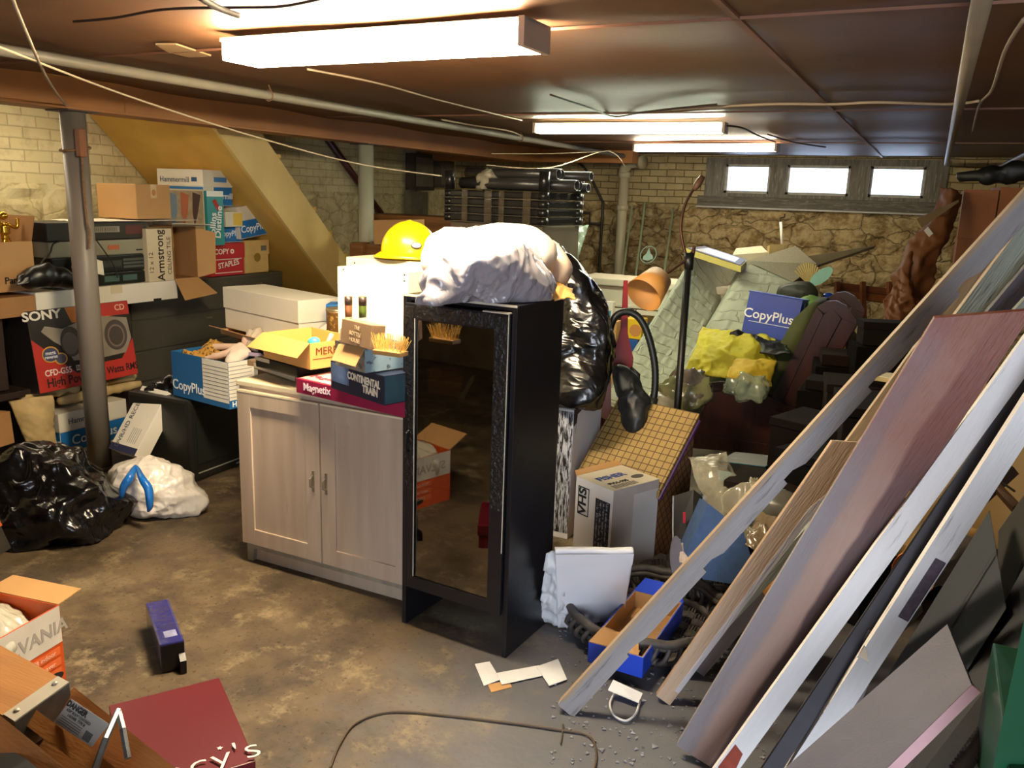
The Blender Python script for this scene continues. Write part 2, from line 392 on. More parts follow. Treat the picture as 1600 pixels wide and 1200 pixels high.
ML = wall_mat('wall_left_painted_masonry', 'e6daae', 'dccfa0', 'c5b68a', 'e0d3a6', 'c9bb8c', 'a89870', 1.57, 'Y', .45)
def struct(name, bm, m, smooth=False):
    o = obj(name, bm, m, None, smooth); o['kind'] = 'structure'; return o
def concrete():
    m = mat('concrete_floor', '62523c', .62, var=.4, vs=1.6, bump=.5, bs=9, col2='3d3226', mix=.53, sharp=.2)
    N = m.node_tree.nodes; L = m.node_tree.links; b = N['Principled BSDF']
    src = b.inputs['Base Color'].links[0].from_socket
    n = N.new('ShaderNodeTexNoise'); n.inputs['Scale'].default_value = 5; n.inputs['Detail'].default_value = 12; n.inputs['Roughness'].default_value = .72
    tc = [k for k in N if k.type == 'TEX_COORD'][0]; L.new(tc.outputs['Object'], n.inputs['Vector'])
    r = N.new('ShaderNodeValToRGB'); r.color_ramp.elements[0].position = .53; r.color_ramp.elements[1].position = .66; L.new(n.outputs['Fac'], r.inputs[0])
    x = N.new('ShaderNodeMixRGB'); L.new(r.outputs[0], x.inputs[0]); L.new(src, x.inputs[1]); x.inputs[2].default_value = lin('857559')
    n2 = N.new('ShaderNodeTexNoise'); n2.inputs['Scale'].default_value = 60; n2.inputs['Detail'].default_value = 3; L.new(tc.outputs['Object'], n2.inputs['Vector'])
    r2 = N.new('ShaderNodeValToRGB'); r2.color_ramp.elements[0].position = .3; r2.color_ramp.elements[1].position = .4; r2.color_ramp.elements[0].color = (.25, .22, .18, 1); L.new(n2.outputs['Fac'], r2.inputs[0])
    y = N.new('ShaderNodeMixRGB'); y.blend_type = 'MULTIPLY'; y.inputs[0].default_value = .8; L.new(x.outputs[0], y.inputs[1]); L.new(r2.outputs[0], y.inputs[2]); 
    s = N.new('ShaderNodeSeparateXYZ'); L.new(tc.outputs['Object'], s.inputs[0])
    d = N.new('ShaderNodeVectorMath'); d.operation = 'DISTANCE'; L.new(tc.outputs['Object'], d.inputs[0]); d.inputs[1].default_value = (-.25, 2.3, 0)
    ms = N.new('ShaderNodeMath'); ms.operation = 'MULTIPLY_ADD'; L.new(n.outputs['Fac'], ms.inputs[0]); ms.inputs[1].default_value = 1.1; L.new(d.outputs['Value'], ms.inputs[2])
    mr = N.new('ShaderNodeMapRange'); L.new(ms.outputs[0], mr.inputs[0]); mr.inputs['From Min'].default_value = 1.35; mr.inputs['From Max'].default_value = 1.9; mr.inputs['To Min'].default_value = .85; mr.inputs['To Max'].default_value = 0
    z = N.new('ShaderNodeMixRGB'); L.new(mr.outputs[0], z.inputs[0]); L.new(y.outputs[0], z.inputs[1]); z.inputs[2].default_value = lin('565962'); L.new(z.outputs[0], b.inputs['Base Color'])  # cool daylight tint and grey dust, painted into the floor round this point
    return m
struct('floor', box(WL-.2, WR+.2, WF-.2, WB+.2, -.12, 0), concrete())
MC = mat('ceiling_brown_paint', '664326', .55, var=.10, vs=1.3, bump=.25, bs=2.2, col2='523420', mix=.66, sharp=.3)
bm = bmesh.new()   # ceiling panels, slightly bowed
nx, ny = 40, 60; G = []
for i in range(nx+1):
    row = []
    for j in range(ny+1):
        x = WL-.2+(WR-WL+.4)*i/nx; y = WF-.2+(WB-WF+.4)*j/ny
        h = .012*noise.noise(Vector((x*1.5, y*1.1, 0)))+.008*math.sin(y*4.7)
        row.append(bm.verts.new((x, y, CEIL+.012+h*.8)))
    G.append(row)
for i in range(nx):
    for j in range(ny): bm.faces.new((G[i][j], G[i+1][j], G[i+1][j+1], G[i][j+1]))
bx(bm, WL-.2, WR+.2, WF-.2, WB+.2, CEIL+.05, CEIL+.15)
struct('ceiling', bm, MC, True)
dk = mat('seam_gap', '2a1a12', .8)
sm = mat('batten_brown', '7d523a', .6)
k = 0
def trim(bm, m):
    global k
    k += 1; return struct('trim_%d' % k, bm, m)
trim(box(-.565, -.545, WF, WB, CEIL-.004, CEIL+.004), sm)            # long ceiling seam
for y in (2.45, 4.89, 7.33): trim(box(-3.9, WR, y, y+.008, CEIL-.004, CEIL+.004), sm)
# walls
bm = bmesh.new(); bx(bm, WL-.25, WL, WF-.2, WB+.2, 0, CEIL+.1)
stone_skin(bm, 'Y', 1.5, WB, .5, 1.57, WL+.002, sgn=1, amp=.05, seed=3)
struct('wall_left', bm, ML, False)
wins = [(-2.15, -1.66), (-1.49, -.85), (-.66, -.14)]; WZ0, WZ1 = 1.70, 2.01
bm = bmesh.new(); bx(bm, WL, WR, WB, WB+.25, 0, WZ0); bx(bm, WL, WR, WB, WB+.25, WZ1, CEIL+.1)
xs = [WL]+[v for w_ in wins for v in w_]+[WR]
for a, b_ in zip(xs[::2], xs[1::2]): bx(bm, a, b_, WB, WB+.25, WZ0, WZ1)
stone_skin(bm, 'X', -4.6, WR, .4, 1.53, WB-.002, sgn=-1, amp=.09)
bx(bm, WL, -2.4, WB-.03, WB, 1.52, 1.56)
struct('wall_back', bm, MB, False)
MDK = mat('wall_dim_plaster', '6d5a44', .8, var=.2, bump=.3)
bm = bmesh.new(); bx(bm, WR, WR+.2, WF-.2, WB+.2, 0, CEIL+.1)
struct('wall_right', bm, MDK)
bm = bmesh.new(); DX0, DX1, DZ = -.1, 1.15, 2.0
bx(bm, WL, DX0, WF-.2, WF, 0, CEIL+.1); bx(bm, DX1, WR, WF-.2, WF, 0, CEIL+.1); bx(bm, DX0, DX1, WF-.2, WF, DZ, CEIL+.1)
struct('wall_front', bm, MDK)
# window joinery on the back wall
WT = wood('weathered_grey_trim', '7d7568', '5e564a', .75, 4, 2, .3, worn='9a9284', mix=.6)
WTx = wood('weathered_grey_sill', '6f675b', '4e473c', .75, 4, 0, .3, worn='8e877b', mix=.6)
bm = bmesh.new(); zA, zB = 1.655, 2.075
ed = [-2.36, -2.15, -1.66, -1.49, -.85, -.66, -.14, .06]
for a, b_ in zip(ed[::2], ed[1::2]): bx(bm, a, b_, WB-.03, WB, zA, zB, .003)
bx(bm, -2.36, .06, WB-.035, WB, WZ1, zB); bx(bm, -2.36, .06, WB-.035, WB, zA, WZ0)
trim(bm, WT)
trim(box(-2.42, .12, WB-.075, WB, 1.555, 1.665, .004), WTx)
trim(box(-2.42, .12, WB-.11, WB, 1.535, 1.553, .003), mat('pale_flashing', 'b9b4ac', .5))
for i, (a, b_) in enumerate(wins):
    bm = bmesh.new(); f = .028
    for q in ((a, a+f, WZ0, WZ1), (b_-f, b_, WZ0, WZ1), (a, b_, WZ0, WZ0+f), (a, b_, WZ1-f, WZ1)): bx(bm, q[0], q[1], WB+.02, WB+.06, q[2], q[3], .002)
    w = struct('window_%d' % (i+1), bm, mat('window_frame_paint', 'a7a294', .6, var=.2, vs=20))
    obj('pane', box(a+f, b_-f, WB+.035, WB+.041, WZ0+f, WZ1-f), glass('dusty_window_glass', 'f4f8ff', .2, .08), w)
# ceiling beam along the left with a broken end, and its nosing
BX0, BX1, BZ = -4.19, -4.0, 1.965
MBm = mat('beam_brown_paint', 'a06a36', .6, var=.12, vs=3, bump=.15, bs=8)
bm = bmesh.new(); bx(bm, BX0, BX1, WF, 8.75, BZ, CEIL+.02, .004)
for y in (.9, 3.3): bx(bm, BX1, BX1+.004, y, y+.006, BZ, CEIL)
bx(bm, BX0-.01, BX1+.008, WF, 8.4, BZ-.012, BZ)
trim(bm, MBm)
bm = bmesh.new(); bx(bm, WL, -2.95, 8.75, 8.95, 1.97, CEIL+.02, .004); trim(bm, MBm)
# two shadowy dark utility boxes hung near the far left corner
def util(name, label, y0, y1, z0, z1, dpt, col):
    t = thing(name, label, 'electrical box', (WL+(.075 if z0 < 1.5 else .055), (y0+y1)/2, z0)); h = z1-z0; w_ = (y1-y0)/2
    obj('box', box(.0, dpt, -w_, w_, 0, h, .006), mat('util_'+col, col, .6, var=.3), t)
    obj('cover', box(dpt, dpt+.01, -w_*.8, w_*.8, h*.1, h*.9, .004), mat('util2_'+col, '6a6255', .5, var=.3), t)
    obj('conduit', tube(bmesh.new(), [(.04, 0, h), (.04, 0, CEIL-z0)], .012), mat('util3', '5b554c', .4, .6), t)
util('electrical_panel', 'dark electrical panel on the left wall near the corner', 8.35, 8.8, 1.62, 2.03, .12, '3c362e')
util('meter_box', 'small grey meter box between the panel and the corner', 8.95, 9.3, 1.66, 1.98, .1, '57503f')
util('junction_box', 'low wide grey box below the electrical panel', 8.3, 8.7, 1.32, 1.6, .08, '6d6656')

# ---------------------------------------------------------------- posts
def post(label, y, m, r=.062, x=-4.09):
    t = thing('support_post', label, 'post', (x, y, 0))
    obj('column', lathe(bmesh.new(), [(r, 0), (r, BZ-.02)], 32), m, t, True)
    obj('cap_plate', box(-.09, .09, -.09, .09, BZ-.02, BZ-.001, .003), mat('post_cap', '4b4038', .6), t)
    obj('foot_ring', lathe(bmesh.new(), [(r+.012, 0), (r+.012, .012), (r, .016)], 32), m, t, True)
    return t
P1 = post('taupe steel post in front of the boombox box', 3.05, mat('post_taupe', '7d7469', .45, var=.08, vs=4, bump=.1, bs=30))
post('pale steel post behind the white box stack', 5.6, mat('post_pale', 'a9a78f', .5, var=.06))
# rope and a wood block tied to the first post
rp = mat('old_rope', '7a5a3c', .9, var=.3, vs=60)
t = thing('tied_rope', 'brown rope tied round the near post with a wood block', 'rope', (-4.09, 3.05, 1.2))
bm = bmesh.new(); pts = [V(math.cos(a)*.071, math.sin(a)*.071, .56+.012*math.sin(a)) for a in np.linspace(0, 2*PI, 25)]; tube(bm, pts, .007)
tube(bm, smooth_path([(.07, -.02, .56), (.085, -.03, .5), (.08, -.03, .35), (.085, -.03, .18), (.1, -.03, .14), (.085, -.03, .05)]), .006)
obj('cord', bm, rp, t, True)
obj('wood_block', box(.068, .105, -.05, -.01, .52, .66, .005), mat('rope_block', '8b5a3a', .7, var=.2), t)

# ---------------------------------------------------------------- staircase down the left wall, seen from below
t = thing('staircase', 'yellow painted staircase seen from its underside by the left wall', 'stairs', (-4.7, 5.9, 0))
ys = mat('stair_yellow', 'dcc078', .5, var=.06, bump=.08)
yd = mat('stair_ochre', 'd2a850', .55, var=.08, bump=.08)
sx = -4.45
a0 = P(340, 205, x=sx); a1 = P(530, 465, x=sx); b0 = P(412, 212, x=sx); b1 = P(552, 400, x=sx)
dz = (a1-a0).normalized(); a00 = a0-dz*.2; b00 = b0-dz*.2; a11 = a0+dz*2.3; b11 = b0+dz*2.3
while a11.z < .0: a11 -= dz*.02
while b11.z < .0: b11 -= dz*.02
o_ = t.location
def L_(p, o=None): return Vector(p)-(o or o_)
obj('stringer', prism(bmesh.new(), [L_(a00), L_(b00), L_(b11), L_(a11)], V(-.03, 0, 0)), ys, t)
u = V(WL+.02-sx+.03, 0, 0)
obj('underside', prism(bmesh.new(), [L_(a00)+V(-.03, 0, 0), L_(a11)+V(-.03, 0, 0), L_(a11)+V(-.03, 0, 0)+u, L_(a00)+V(-.03, 0, 0)+u], V(0, .02, .02)), yd, t)
for i in range(9):
    p = a00.lerp(a11, i/9)+V(0, .16, .02)
    obj('tread', prism(bmesh.new(), [L_((sx-.03, p.y, p.z+.08)), L_((WL+.03, p.y, p.z+.08)), L_((WL+.03, p.y+.24, p.z+.08)), L_((sx-.03, p.y+.24, p.z+.08))], V(0, 0, .03)), yd, t)
# handrail on the wall
h0 = P(512, 218, x=WL+.09); h1 = P(600, 340, x=WL+.09); hd = (h1-h0).normalized()
t = thing('handrail', 'dark red handrail sloping along the left wall', 'handrail', h1)
d = (h0-h1)
obj('rail', tube(bmesh.new(), [-d*.15, d*1.02], .035, 8), mat('rail_maroon', '4a2024', .4), t, True)
for q in (.1, .8): obj('bracket', tube(bmesh.new(), [d*q, d*q+V(-.085, 0, -.02)], .012), mat('rail_br', '55483a', .4, .5), t)

# ---------------------------------------------------------------- pipes on ceiling and walls
gp = mat('pipe_grey_paint', '8d8674', .45, var=.1, vs=8)
t = thing('ceiling_pipe', 'long grey pipe hung under the ceiling beside the brown beam', 'pipe', (-3.03, 3, CEIL-.05))
obj('pipe', tube(bmesh.new(), [(.0, WF-3, 0), (0, 5.7, 0)], .021, 14), gp, t, True)
for y in (.35, 3.2): obj('hanger', tube(bmesh.new(), [V(0, y, 0)+V(math.cos(a)*.026, 0, math.sin(a)*.026) for a in np.linspace(0, 2*PI, 16)]+[V(.0, y, .05)], .003, 6), rp, t)
t = thing('ceiling_pipe', 'thin dark pipe running tight above the grey ceiling pipe', 'pipe', (-3.13, 3, CEIL-.02))
obj('pipe', tube(bmesh.new(), [(.0, WF-3, 0), (0, 5.6, 0)], .014, 10), mat('pipe_dark', '4a3c30', .5), t, True)
t = thing('ceiling_pipe', 'pale pipe crossing the dark ceiling at upper right', 'pipe', (.03, 5, CEIL-.04))
obj('pipe', tube(bmesh.new(), [(.0, WF-5, 0), (0, 4.45, -.02)], .022, 14), mat('pipe_tan', '8f7f66', .5, var=.1), t, True)
t = thing('ceiling_pipe', 'grey pipe with valves at the far right under the ceiling', 'pipe', (.62, 5.5, CEIL-.09))
obj('pipe', tube(bmesh.new(), [(.0, -3.5, 0), (-.15, 4.0, .0)], .022, 14), mat('pipe_tan', '8f7f66', .5), t, True)
obj('valve', lathe(bmesh.new(), [(.02, -.06), (.035, -.02), (.035, .02), (.02, .06)], 14, (-.06, 0)), mat('valve_brass', '8a7350', .4, .6), t, True)
# drain stack with an elbow on the back wall
t = thing('drain_pipe', 'cream drain pipe with an elbow rising beside the back wall', 'pipe', (-3.2, 9.25, .0))
dp = mat('drain_cream', 'b5ab8e', .45, var=.08)
obj('stack', tube(bmesh.new(), [(0, 0, 0), (0, 0, 1.9)], .055, 20), dp, t, True)
for z in (1.5, 1.86): obj('collar', lathe(bmesh.new(), [(.058, z-.03), (.068, z-.025), (.068, z+.025), (.058, z+.03)], 20), dp, t, True)
obj('elbow', tube(bmesh.new(), smooth_path([(0, 0, 1.85), (0, 0, 1.92), (.05, -.03, 1.98), (.14, -.06, 2.0), (.22, -.08, 2.0)]), .06, 20), dp, t, True)
obj('cleanout_cap', tube(bmesh.new(), [(.2, -.08, 2.0), (.25, -.1, 2.0)], .075, 20), mat('drain_cap', 'a39777', .5), t, True)
t = thing('gas_pipe', 'thin dark pipe bending down the back wall left of the drain', 'pipe', (-3.55, 9.5, .9))
obj('pipe', tube(bmesh.new(), smooth_path([(-.35, 0, 1.12), (-.2, 0, 1.0), (0, 0, .68), (.02, 0, .6), (.02, 0, 0), (.02, 0, -.5)], 5), .016, 8), mat('pipe_black', '2c2620', .5), t, True)
t = thing('gas_pipe', 'short horizontal dark pipe on the back wall stones', 'pipe', (-3.8, 9.48, 1.3))
obj('pipe', tube(bmesh.new(), [(-.3, 0, .12), (.12, 0, .12), (.12, 0, .0), (.26, 0, 0)], .017, 8), mat('pipe_black', '2c2620', .5), t, True)

# ---------------------------------------------------------------- strings and wires
def wire(name, label, pts, r, m, sm=6):
    pts = [Vector(p) for p in pts]; o = pts[0]
    oo = obj(name, tube(bmesh.new(), smooth_path([p-o for p in pts], sm), r, 6), m, None, True, o); tag(oo, label, 'string' if name == 'string' else 'wire')
    return oo
st = mat('cotton_string', 'c2b192', .9)
wire('string', 'pale string sagging from the upper left to the shelf stack', [P(-30, 62, w=2.5), P(200, 150, w=3.5), P(400, 214, w=4.4), P(560, 256, w=5.0), P(690, 275, w=5.3)], .0045, st)
wire('string', 'pale cord dropping from the ceiling to the top of the near post', [P(12, -20, z=CEIL-.01), P(45, 60, w=2.4), P(75, 125, w=3.3), P(105, 168, w=4.3)], .005, mat('cord_grey', '9a8a74', .9))
wire('string', 'white string tied between the beam gap and shelf stack', [P(760, 258, w=5.2), P(860, 262, w=5.3), P(950, 236, w=6.5), P(978, 262, w=8)], .004, st)
wire('string', 'thin line hung level across the broken beam end', [P(768, 240, w=7), P(860, 240, w=7), P(955, 236, w=7)], .004, st)
wd = mat('wire_dark', '3a2a20', .7); wl = mat('wire_light', 'a08a70', .7)
def cw(label, pix, m=wd, r=.004, z=CEIL-.008): wire('wire', label, [P(a, b, z=z) for a, b in pix], r, m)
cw('thin dark wire across the ceiling above the near light', [(115, 34), (180, 28), (255, 15), (350, 12), (440, 10), (510, -4)])
cw('short thick cut cable hanging down at the top edge', [(310, -6), (340, 12), (372, 24)], wd, .009, CEIL-.06)
cw('pale wire pinned along the ceiling below the near light', [(480, 108), (590, 130), (680, 155), (740, 170), (815, 188)], wl, .005)
cw('dark cord from the second light to the third light', [(1133, 196), (1160, 200), (1185, 212), (1212, 222)], wd, .006, CEIL-.03)
cw('twin dark wires crossing above the second light', [(860, 148), (920, 168), (960, 182), (1000, 176), (1050, 170), (1120, 163)], wd, .005)
cw('pale cable running right across the dark ceiling', [(1050, 171), (1200, 163), (1300, 163), (1370, 160), (1480, 163), (1530, 158)], wl, .007)
cw('dark wire curving over the third light', [(1200, 210), (1240, 222), (1290, 230)], wd, .006)
cw('cable descending the dark ceiling at far right', [(1600, 30), (1570, 80), (1550, 140), (1530, 165), (1520, 205)], wl, .006)
wire('wire', 'pair of wires looping over the ceiling left of second light', [P(690, 187, z=CEIL-.02), P(740, 196, z=CEIL-.02), P(800, 206, z=CEIL-.03), P(830, 222, z=CEIL-.03)], .006, wl)
t = mesh_thing('peeled_patch', prism(bmesh.new(), [P(a, b, z=CEIL-.003) for a, b in ((243, 70), (275, 70), (330, 88), (295, 90), (262, 82))], V(0, 0, .006)), mat('patch_plaster', 'a98a62', .9), 'peeled pale patch on the ceiling left of the near light', 'patch')

# ---------------------------------------------------------------- fluorescent fixtures
def emis(name, col, s):
    m = bpy.data.materials.new(name); m.use_nodes = True; N = m.node_tree.nodes; N.clear(); e = N.new('ShaderNodeEmission'); o = N.new('ShaderNodeOutputMaterial')
    e.inputs[0].default_value = col; e.inputs[1].default_value = s; m.node_tree.links.new(e.outputs[0], o.inputs[0]); return m
def fixture(label, a, b, wid, hgt, col, s, drop=.012, endw=.02, ends=(1, 1)):
    """a, b = ends of the near lower edge"""
    u = (b-a); L = u.length; rz = math.atan2(u.y, u.x)
    t = thing('ceiling_light', label, 'ceiling light', a, rz)
    ez = CEIL-drop-a.z
    obj('diffuser', box(endw, L-endw, 0, wid, 0, ez-.012, .006), emis('tube_'+label[:6], (*col, 1), s), t)
    obj('housing', box(0, L, .01, wid-.01, ez-.012, ez, .002), mat('fixture_white', 'cfc6b4', .4), t)
    for k_, q in enumerate((0, L-endw)):
        if ends[k_]: obj('end_cap', box(q, q+endw, -.003, wid+.003, -.003, ez, .002), mat('fixture_end', 'a5907c', .5), t)
    return t
z1 = CEIL-.085
fixture('wide glowing ceiling light nearest the camera', P(340, 95, z=z1), P(819, 69, z=z1), .17, .07, (1, .82, .55), 172, .01, ends=(0, 1))
z2 = CEIL-.075
fixture('narrow glowing ceiling light, middle of the three', P(832, 207, z=z2), P(1132, 207, z=z2), .1, .05, (.92, 1, .74), 65, .012)
fixture('small glowing ceiling light farthest back', P(988, 236, z=z2), P(1213, 236, z=z2), .1, .05, (1, .88, .66), 55, .012)
fixture('slim ceiling light in the bay left of the brown beam', V(-4.85, 2.3, CEIL-.045), V(-4.85, 3.9, CEIL-.045), .07, .03, (1, .84, .58), 36, .008)  # unseen lamp, added to brighten the left wall
# ---------------------------------------------------------------- daylight
w = bpy.data.worlds.new('sky'); bpy.context.scene.world = w; w.use_nodes = True
w.node_tree.nodes['Background'].inputs[0].default_value = (.62, .78, 1, 1); w.node_tree.nodes['Background'].inputs[1].default_value = 3.2
def area(name, loc, look, sx, sy, energy, col):
    l = bpy.data.lights.new(name, 'AREA'); l.shape = 'RECTANGLE'; l.size = sx; l.size_y = sy; l.energy = energy; l.color = col
    o = bpy.data.objects.new(name, l); C.objects.link(o); o.location = loc; o.rotation_euler = (Vector(look)-Vector(loc)).to_track_quat('-Z', 'Y').to_euler(); return o
dl = area('daylight_doorway', ((DX0+DX1)/2, WF+.02, .95), (.3, 2.6, .2), 1.2, 1.7, 62, (.86, .91, 1)); dl.data.spread = math.radians(130)
for a, b_ in wins: area('daylight_window', ((a+b_)/2, WB+.3, (WZ0+WZ1)/2), ((a+b_)/2, 6, .0), b_-a, .3, 5, (.7, .82, 1))
sc = bpy.context.scene
sc.view_settings.view_transform = 'Standard'; sc.view_settings.look = 'None'; sc.view_settings.gamma = 1; sc.view_settings.exposure = 0
sc.view_settings.use_curve_mapping = False
# ================================================================ the left side
kraft = mat('kraft_card', 'b58b58', .7, var=.06, vs=5, bump=.05)
kraft_d = mat('kraft_card_inside', '9a6f42', .75, var=.08)
wht = mat('white_card', 'dcd6c6', .55, var=.04, vs=4)
cream = mat('cream_card', 'cbbd9d', .6, var=.05)
black_bag = plastic_film('black_bag_film', '0a0a0c', .24)
white_bag = plastic_film('white_bag_film', 'd9d2c8', .32)
HAM = '2c5f9c'; BLU = '1d6fb5'
def paper_case(name, label, A, B, d, h, lidfrac=.42, group=None, tilt=0, blue=BLU, brand='CopyPlus', sh=.0, top='Hammermill', sides='FR', size=None, cat='box', white=None):
    """copier paper case: white lid, blue lower half with white lettering"""
    r, fr, w = carton(name, label, cat, A, B, d, h, white or wht, lid=(h*lidfrac, white or wht), tilt=tilt, group=group)
    hb = h*(1-lidfrac)
    fb = frames(w, d, h)
    for s in sides:
        L = w if s == 'F' else d
        patch(r, fb[s], .002, .004, L-.002, hb-.004, mat('case_blue_'+blue, blue, .45, var=.05))
        sz = size or L*.27
        if brand: lettering(r, fb[s], brand, L*(.5 if h != .27 else .44), hb*.5, min(sz, hb*.62), 'f2f2ee', shear=sh, bold=.01)
        if top: lettering(r, fr[s], top, L*.38, h-h*lidfrac*.5, min(L*.16, h*.2), '3c4f66')
    return r, fr, w

# grey lateral filing cabinet against the left wall
XC = -4.72
cA = P(290, 440, x=XC); cB = P(441, 424, x=XC); cz = cB.z
t = thing('filing_cabinet', 'dark grey metal filing cabinet standing by the left wall below the red box', 'filing cabinet', (XC-.3, (cA.y+cB.y)/2-.25, 0), PI/2)
wc = (cB.y-cA.y)+.5; mg = mat('cabinet_grey', '4d4a40', .45, var=.06)
obj('body', box(-wc/2, wc/2, -.3, .3, 0, cz, .006), mg, t)
nd = 4
for i in range(nd):
    z0 = .06+i*(cz-.08)/nd; z1_ = z0+(cz-.08)/nd-.012
    d_ = obj('drawer', box(-wc/2+.02, wc/2-.02, -.312, -.3, z0, z1_, .003), mg, t)
    for q in (-.22, .22): obj('handle', box(q*wc*.8-.03+.2, q*wc*.8+.03+.2, -.325, -.312, z1_-.05, z1_-.035, .003), mat('handle_steel', 'a7a08e', .3, .8), d_)
CT = cz+.004
# boxes on the cabinet
def rowbox(pa, pb, x, z=None):
    a = P(*pa, x=x); b = P(*pb, x=x); zz = z if z is not None else (a.z+b.z)/2
    return V(x, a.y, zz), V(x, b.y, zz)
A, B = rowbox((331, 436), (382, 431), XC-.03, CT); 
r, fr, w = carton('paper_box', 'red copy paper box with white lettering on the filing cabinet', 'box', A, B, .43, .235, mat('red_card', 'b8262a', .5, var=.05), lid=(.105, mat('red_card', 'b8262a', .5)))
lettering(r, fr['F'], 'COPY', w*.3, .18, .055, 'f0e6d8', bold=.02); lettering(r, fr['F'], 'STAPLES', w*.5, .085, .058, 'f0e6d8', rot=.12, bold=.02)
lettering(r, fr['F'], 'o', w*.62, .185, .07, 'f0e6d8', bold=.03)
for v in (.02, .12): patch(r, fr['F'], .03, v, w-.03, v+.006, 'f0e6d8', 'printed_line')
A2, B2 = rowbox((384, 432), (420, 428), XC-.04, CT)
r, fr, w = carton('paper_box', 'tan paper box with a round seal right of the red box', 'box', A2, B2, .4, .25, mat('tan_card', 'cfae6e', .6), lid=(.11, mat('tan_card', 'cfae6e', .6)))
bm = bmesh.new(); o, U, W, n = fr['F']; prism(bm, [o+U*(w*.5+math.cos(a)*.035)+W*(.12+math.sin(a)*.035) for a in np.linspace(0, 2*PI, 20)[:-1]], n*.001); obj('seal', bm, ink('8f7428'), r)
patch(r, fr['F'], w*.66, .17, w*.9, .21, '6f6f6a', 'barcode')
# blue/white cases above
z3 = CT+.245
A3, B3 = rowbox((340, 378), (378, 376), XC-.05, z3)
paper_case('paper_case', 'lower blue and white paper case above the red box', A3, B3, .4, .225, group=None, size=.06)
A4, B4 = rowbox((322, 334), (376, 330), XC-.05, z3+.235)

r_ = carton('note_block', 'small cream box with a yellow square beside the paper cases', 'box', *rowbox((352, 330), (378, 328), XC+.02, z3+.12), .1, .11, wht)
patch(r_[0], r_[1]['F'], r_[2]*.45, .01, r_[2], .1, 'e3c35a')
A5, B5 = rowbox((377, 376), (419, 366), XC, z3+.01)
r5, f5, w5 = paper_case('paper_case', 'tilted blue and white paper case at the end of the stack', V(XC, A5.y, z3+.01), V(XC, A5.y+.30, z3+.01), .42, .24, size=.075, top='')
r5.matrix_world = r5.matrix_world @ Matrix.Rotation(-.12, 4, 'Y'); r5.location.z += .03
# long case with lid reading Hammermill
nn_ = P(319, 322, x=XC+.02); 
uL = V(-1, -.05, 0).normalized()
r, fr, w = paper_case('paper_case', 'white lidded paper case turned cornerwise, highest on the stack under the stairs', nn_+uL*.42, nn_, .29, .25, .45, sides='FR', size=.06, brand='Hammermill', top='')
lettering(r, fr['F'], 'Hammermill', w*.38, .18, .056, '3c4f66'); patch(r, fr['F'], w*.76, .17, w*.88, .2, '2c4f78', 'logo'); patch(r, fr['R'], .1, .17, .23, .205, '4a86c8', 'logo')
patch(r, frames(w, .29, .25)['R'], .0, .0, .1, .135, wht, 'white_corner', eps=.002)
# tall printed hose box with a teal side panel
XD = XC+.06
A7 = P(190, 372, x=XD); B7 = P(322, 372, x=XD); zb = CT+.24
ht = P(312, 296, x=XD).z-zb
t7, fr, w = carton('toy_box', 'tall flat printed box with teal end panel standing before the paper cases', 'box', V(XD, A7.y, zb), V(XD, B7.y, zb), .1, ht, cream)
patch(t7, fr['F'], w*.35, .02, w*.98, ht-.01, mat('print_tan', 'a08a68', .6, var=.2, vs=20))
for i, c_ in enumerate(('8f8a78', '6f8290', 'b0603a', '4a2f26')):
    patch(t7, fr['F'], 0, 0, 0, 0, c_, eps=.0016, poly=[(w*(.4+.15*i), ht*.95), (w*(.5+.15*i), ht*.9), (w*(.52+.13*i), ht*.6), (w*(.47+.13*i), ht*.35), (w*(.42+.14*i), ht*.6)])
lettering(t7, fr['F'], 'Rolling', w*.2, ht-.045, .07, '3a2418', bold=.02)
E_ = P(348, 372, x=XD)
t7b, fr, w = carton('toy_box', 'teal box with white slanted words beside the printed tall box', 'box', V(XD+.02, B7.y+.004, zb), V(XD+.02, B7.y+.16, zb), .1, ht*.98, mat('teal_card', '2c8f93', .4, var=.06))
lettering(t7b, fr['F'], 'Rollins', w*.3, ht*.34, .075, 'f4f4f0', rot=1.45, bold=.02); lettering(t7b, fr['F'], 'Distline', w*.66, ht*.42, .075, 'f4f4f0', rot=1.45, bold=.02)
patch(t7b, fr['F'], 0, 0, 0, 0, 'a3352b', eps=.0016, poly=[(w*.3, ht*.8), (w*.5, ht*.84), (w*.8, ht*.66), (w*.62, ht*.62)])
patch(t7b, fr['F'], .0, ht*.88, w, ht*.98, 'e8ece8')

# row closest to the camera, on a shelf unit of boxes: white flat lid, receivers, ceiling tile carton
XR = -4.45
lidA = P(57, 478, x=XR); lidB = P(278, 466, x=XR)
zl = lidB.z
t = thing('box_lid', 'long white cardboard tray lying under the stereo receivers', 'box', (XR-.22, (lidA.y+lidB.y)/2, zl), PI/2)
wl_ = lidB.y-lidA.y; hl = P(278, 437, x=XR).z-zl
bm = box(-wl_/2, wl_/2, -.22, .3, 0, hl, .004); obj('tray', bm, wht, t)
obj('side_wall', box(-wl_/2-.42, -wl_/2-.004, -.22, .3, 0, hl*.9, .003), kraft_d, t)
obj('tape', box(-.01, .07, -.2215, -.22, hl*.6, hl+.001), cream, t)
obj('tape', box(.3, .36, -.223, -.22, .0, .015), ink('1a1512'), t)
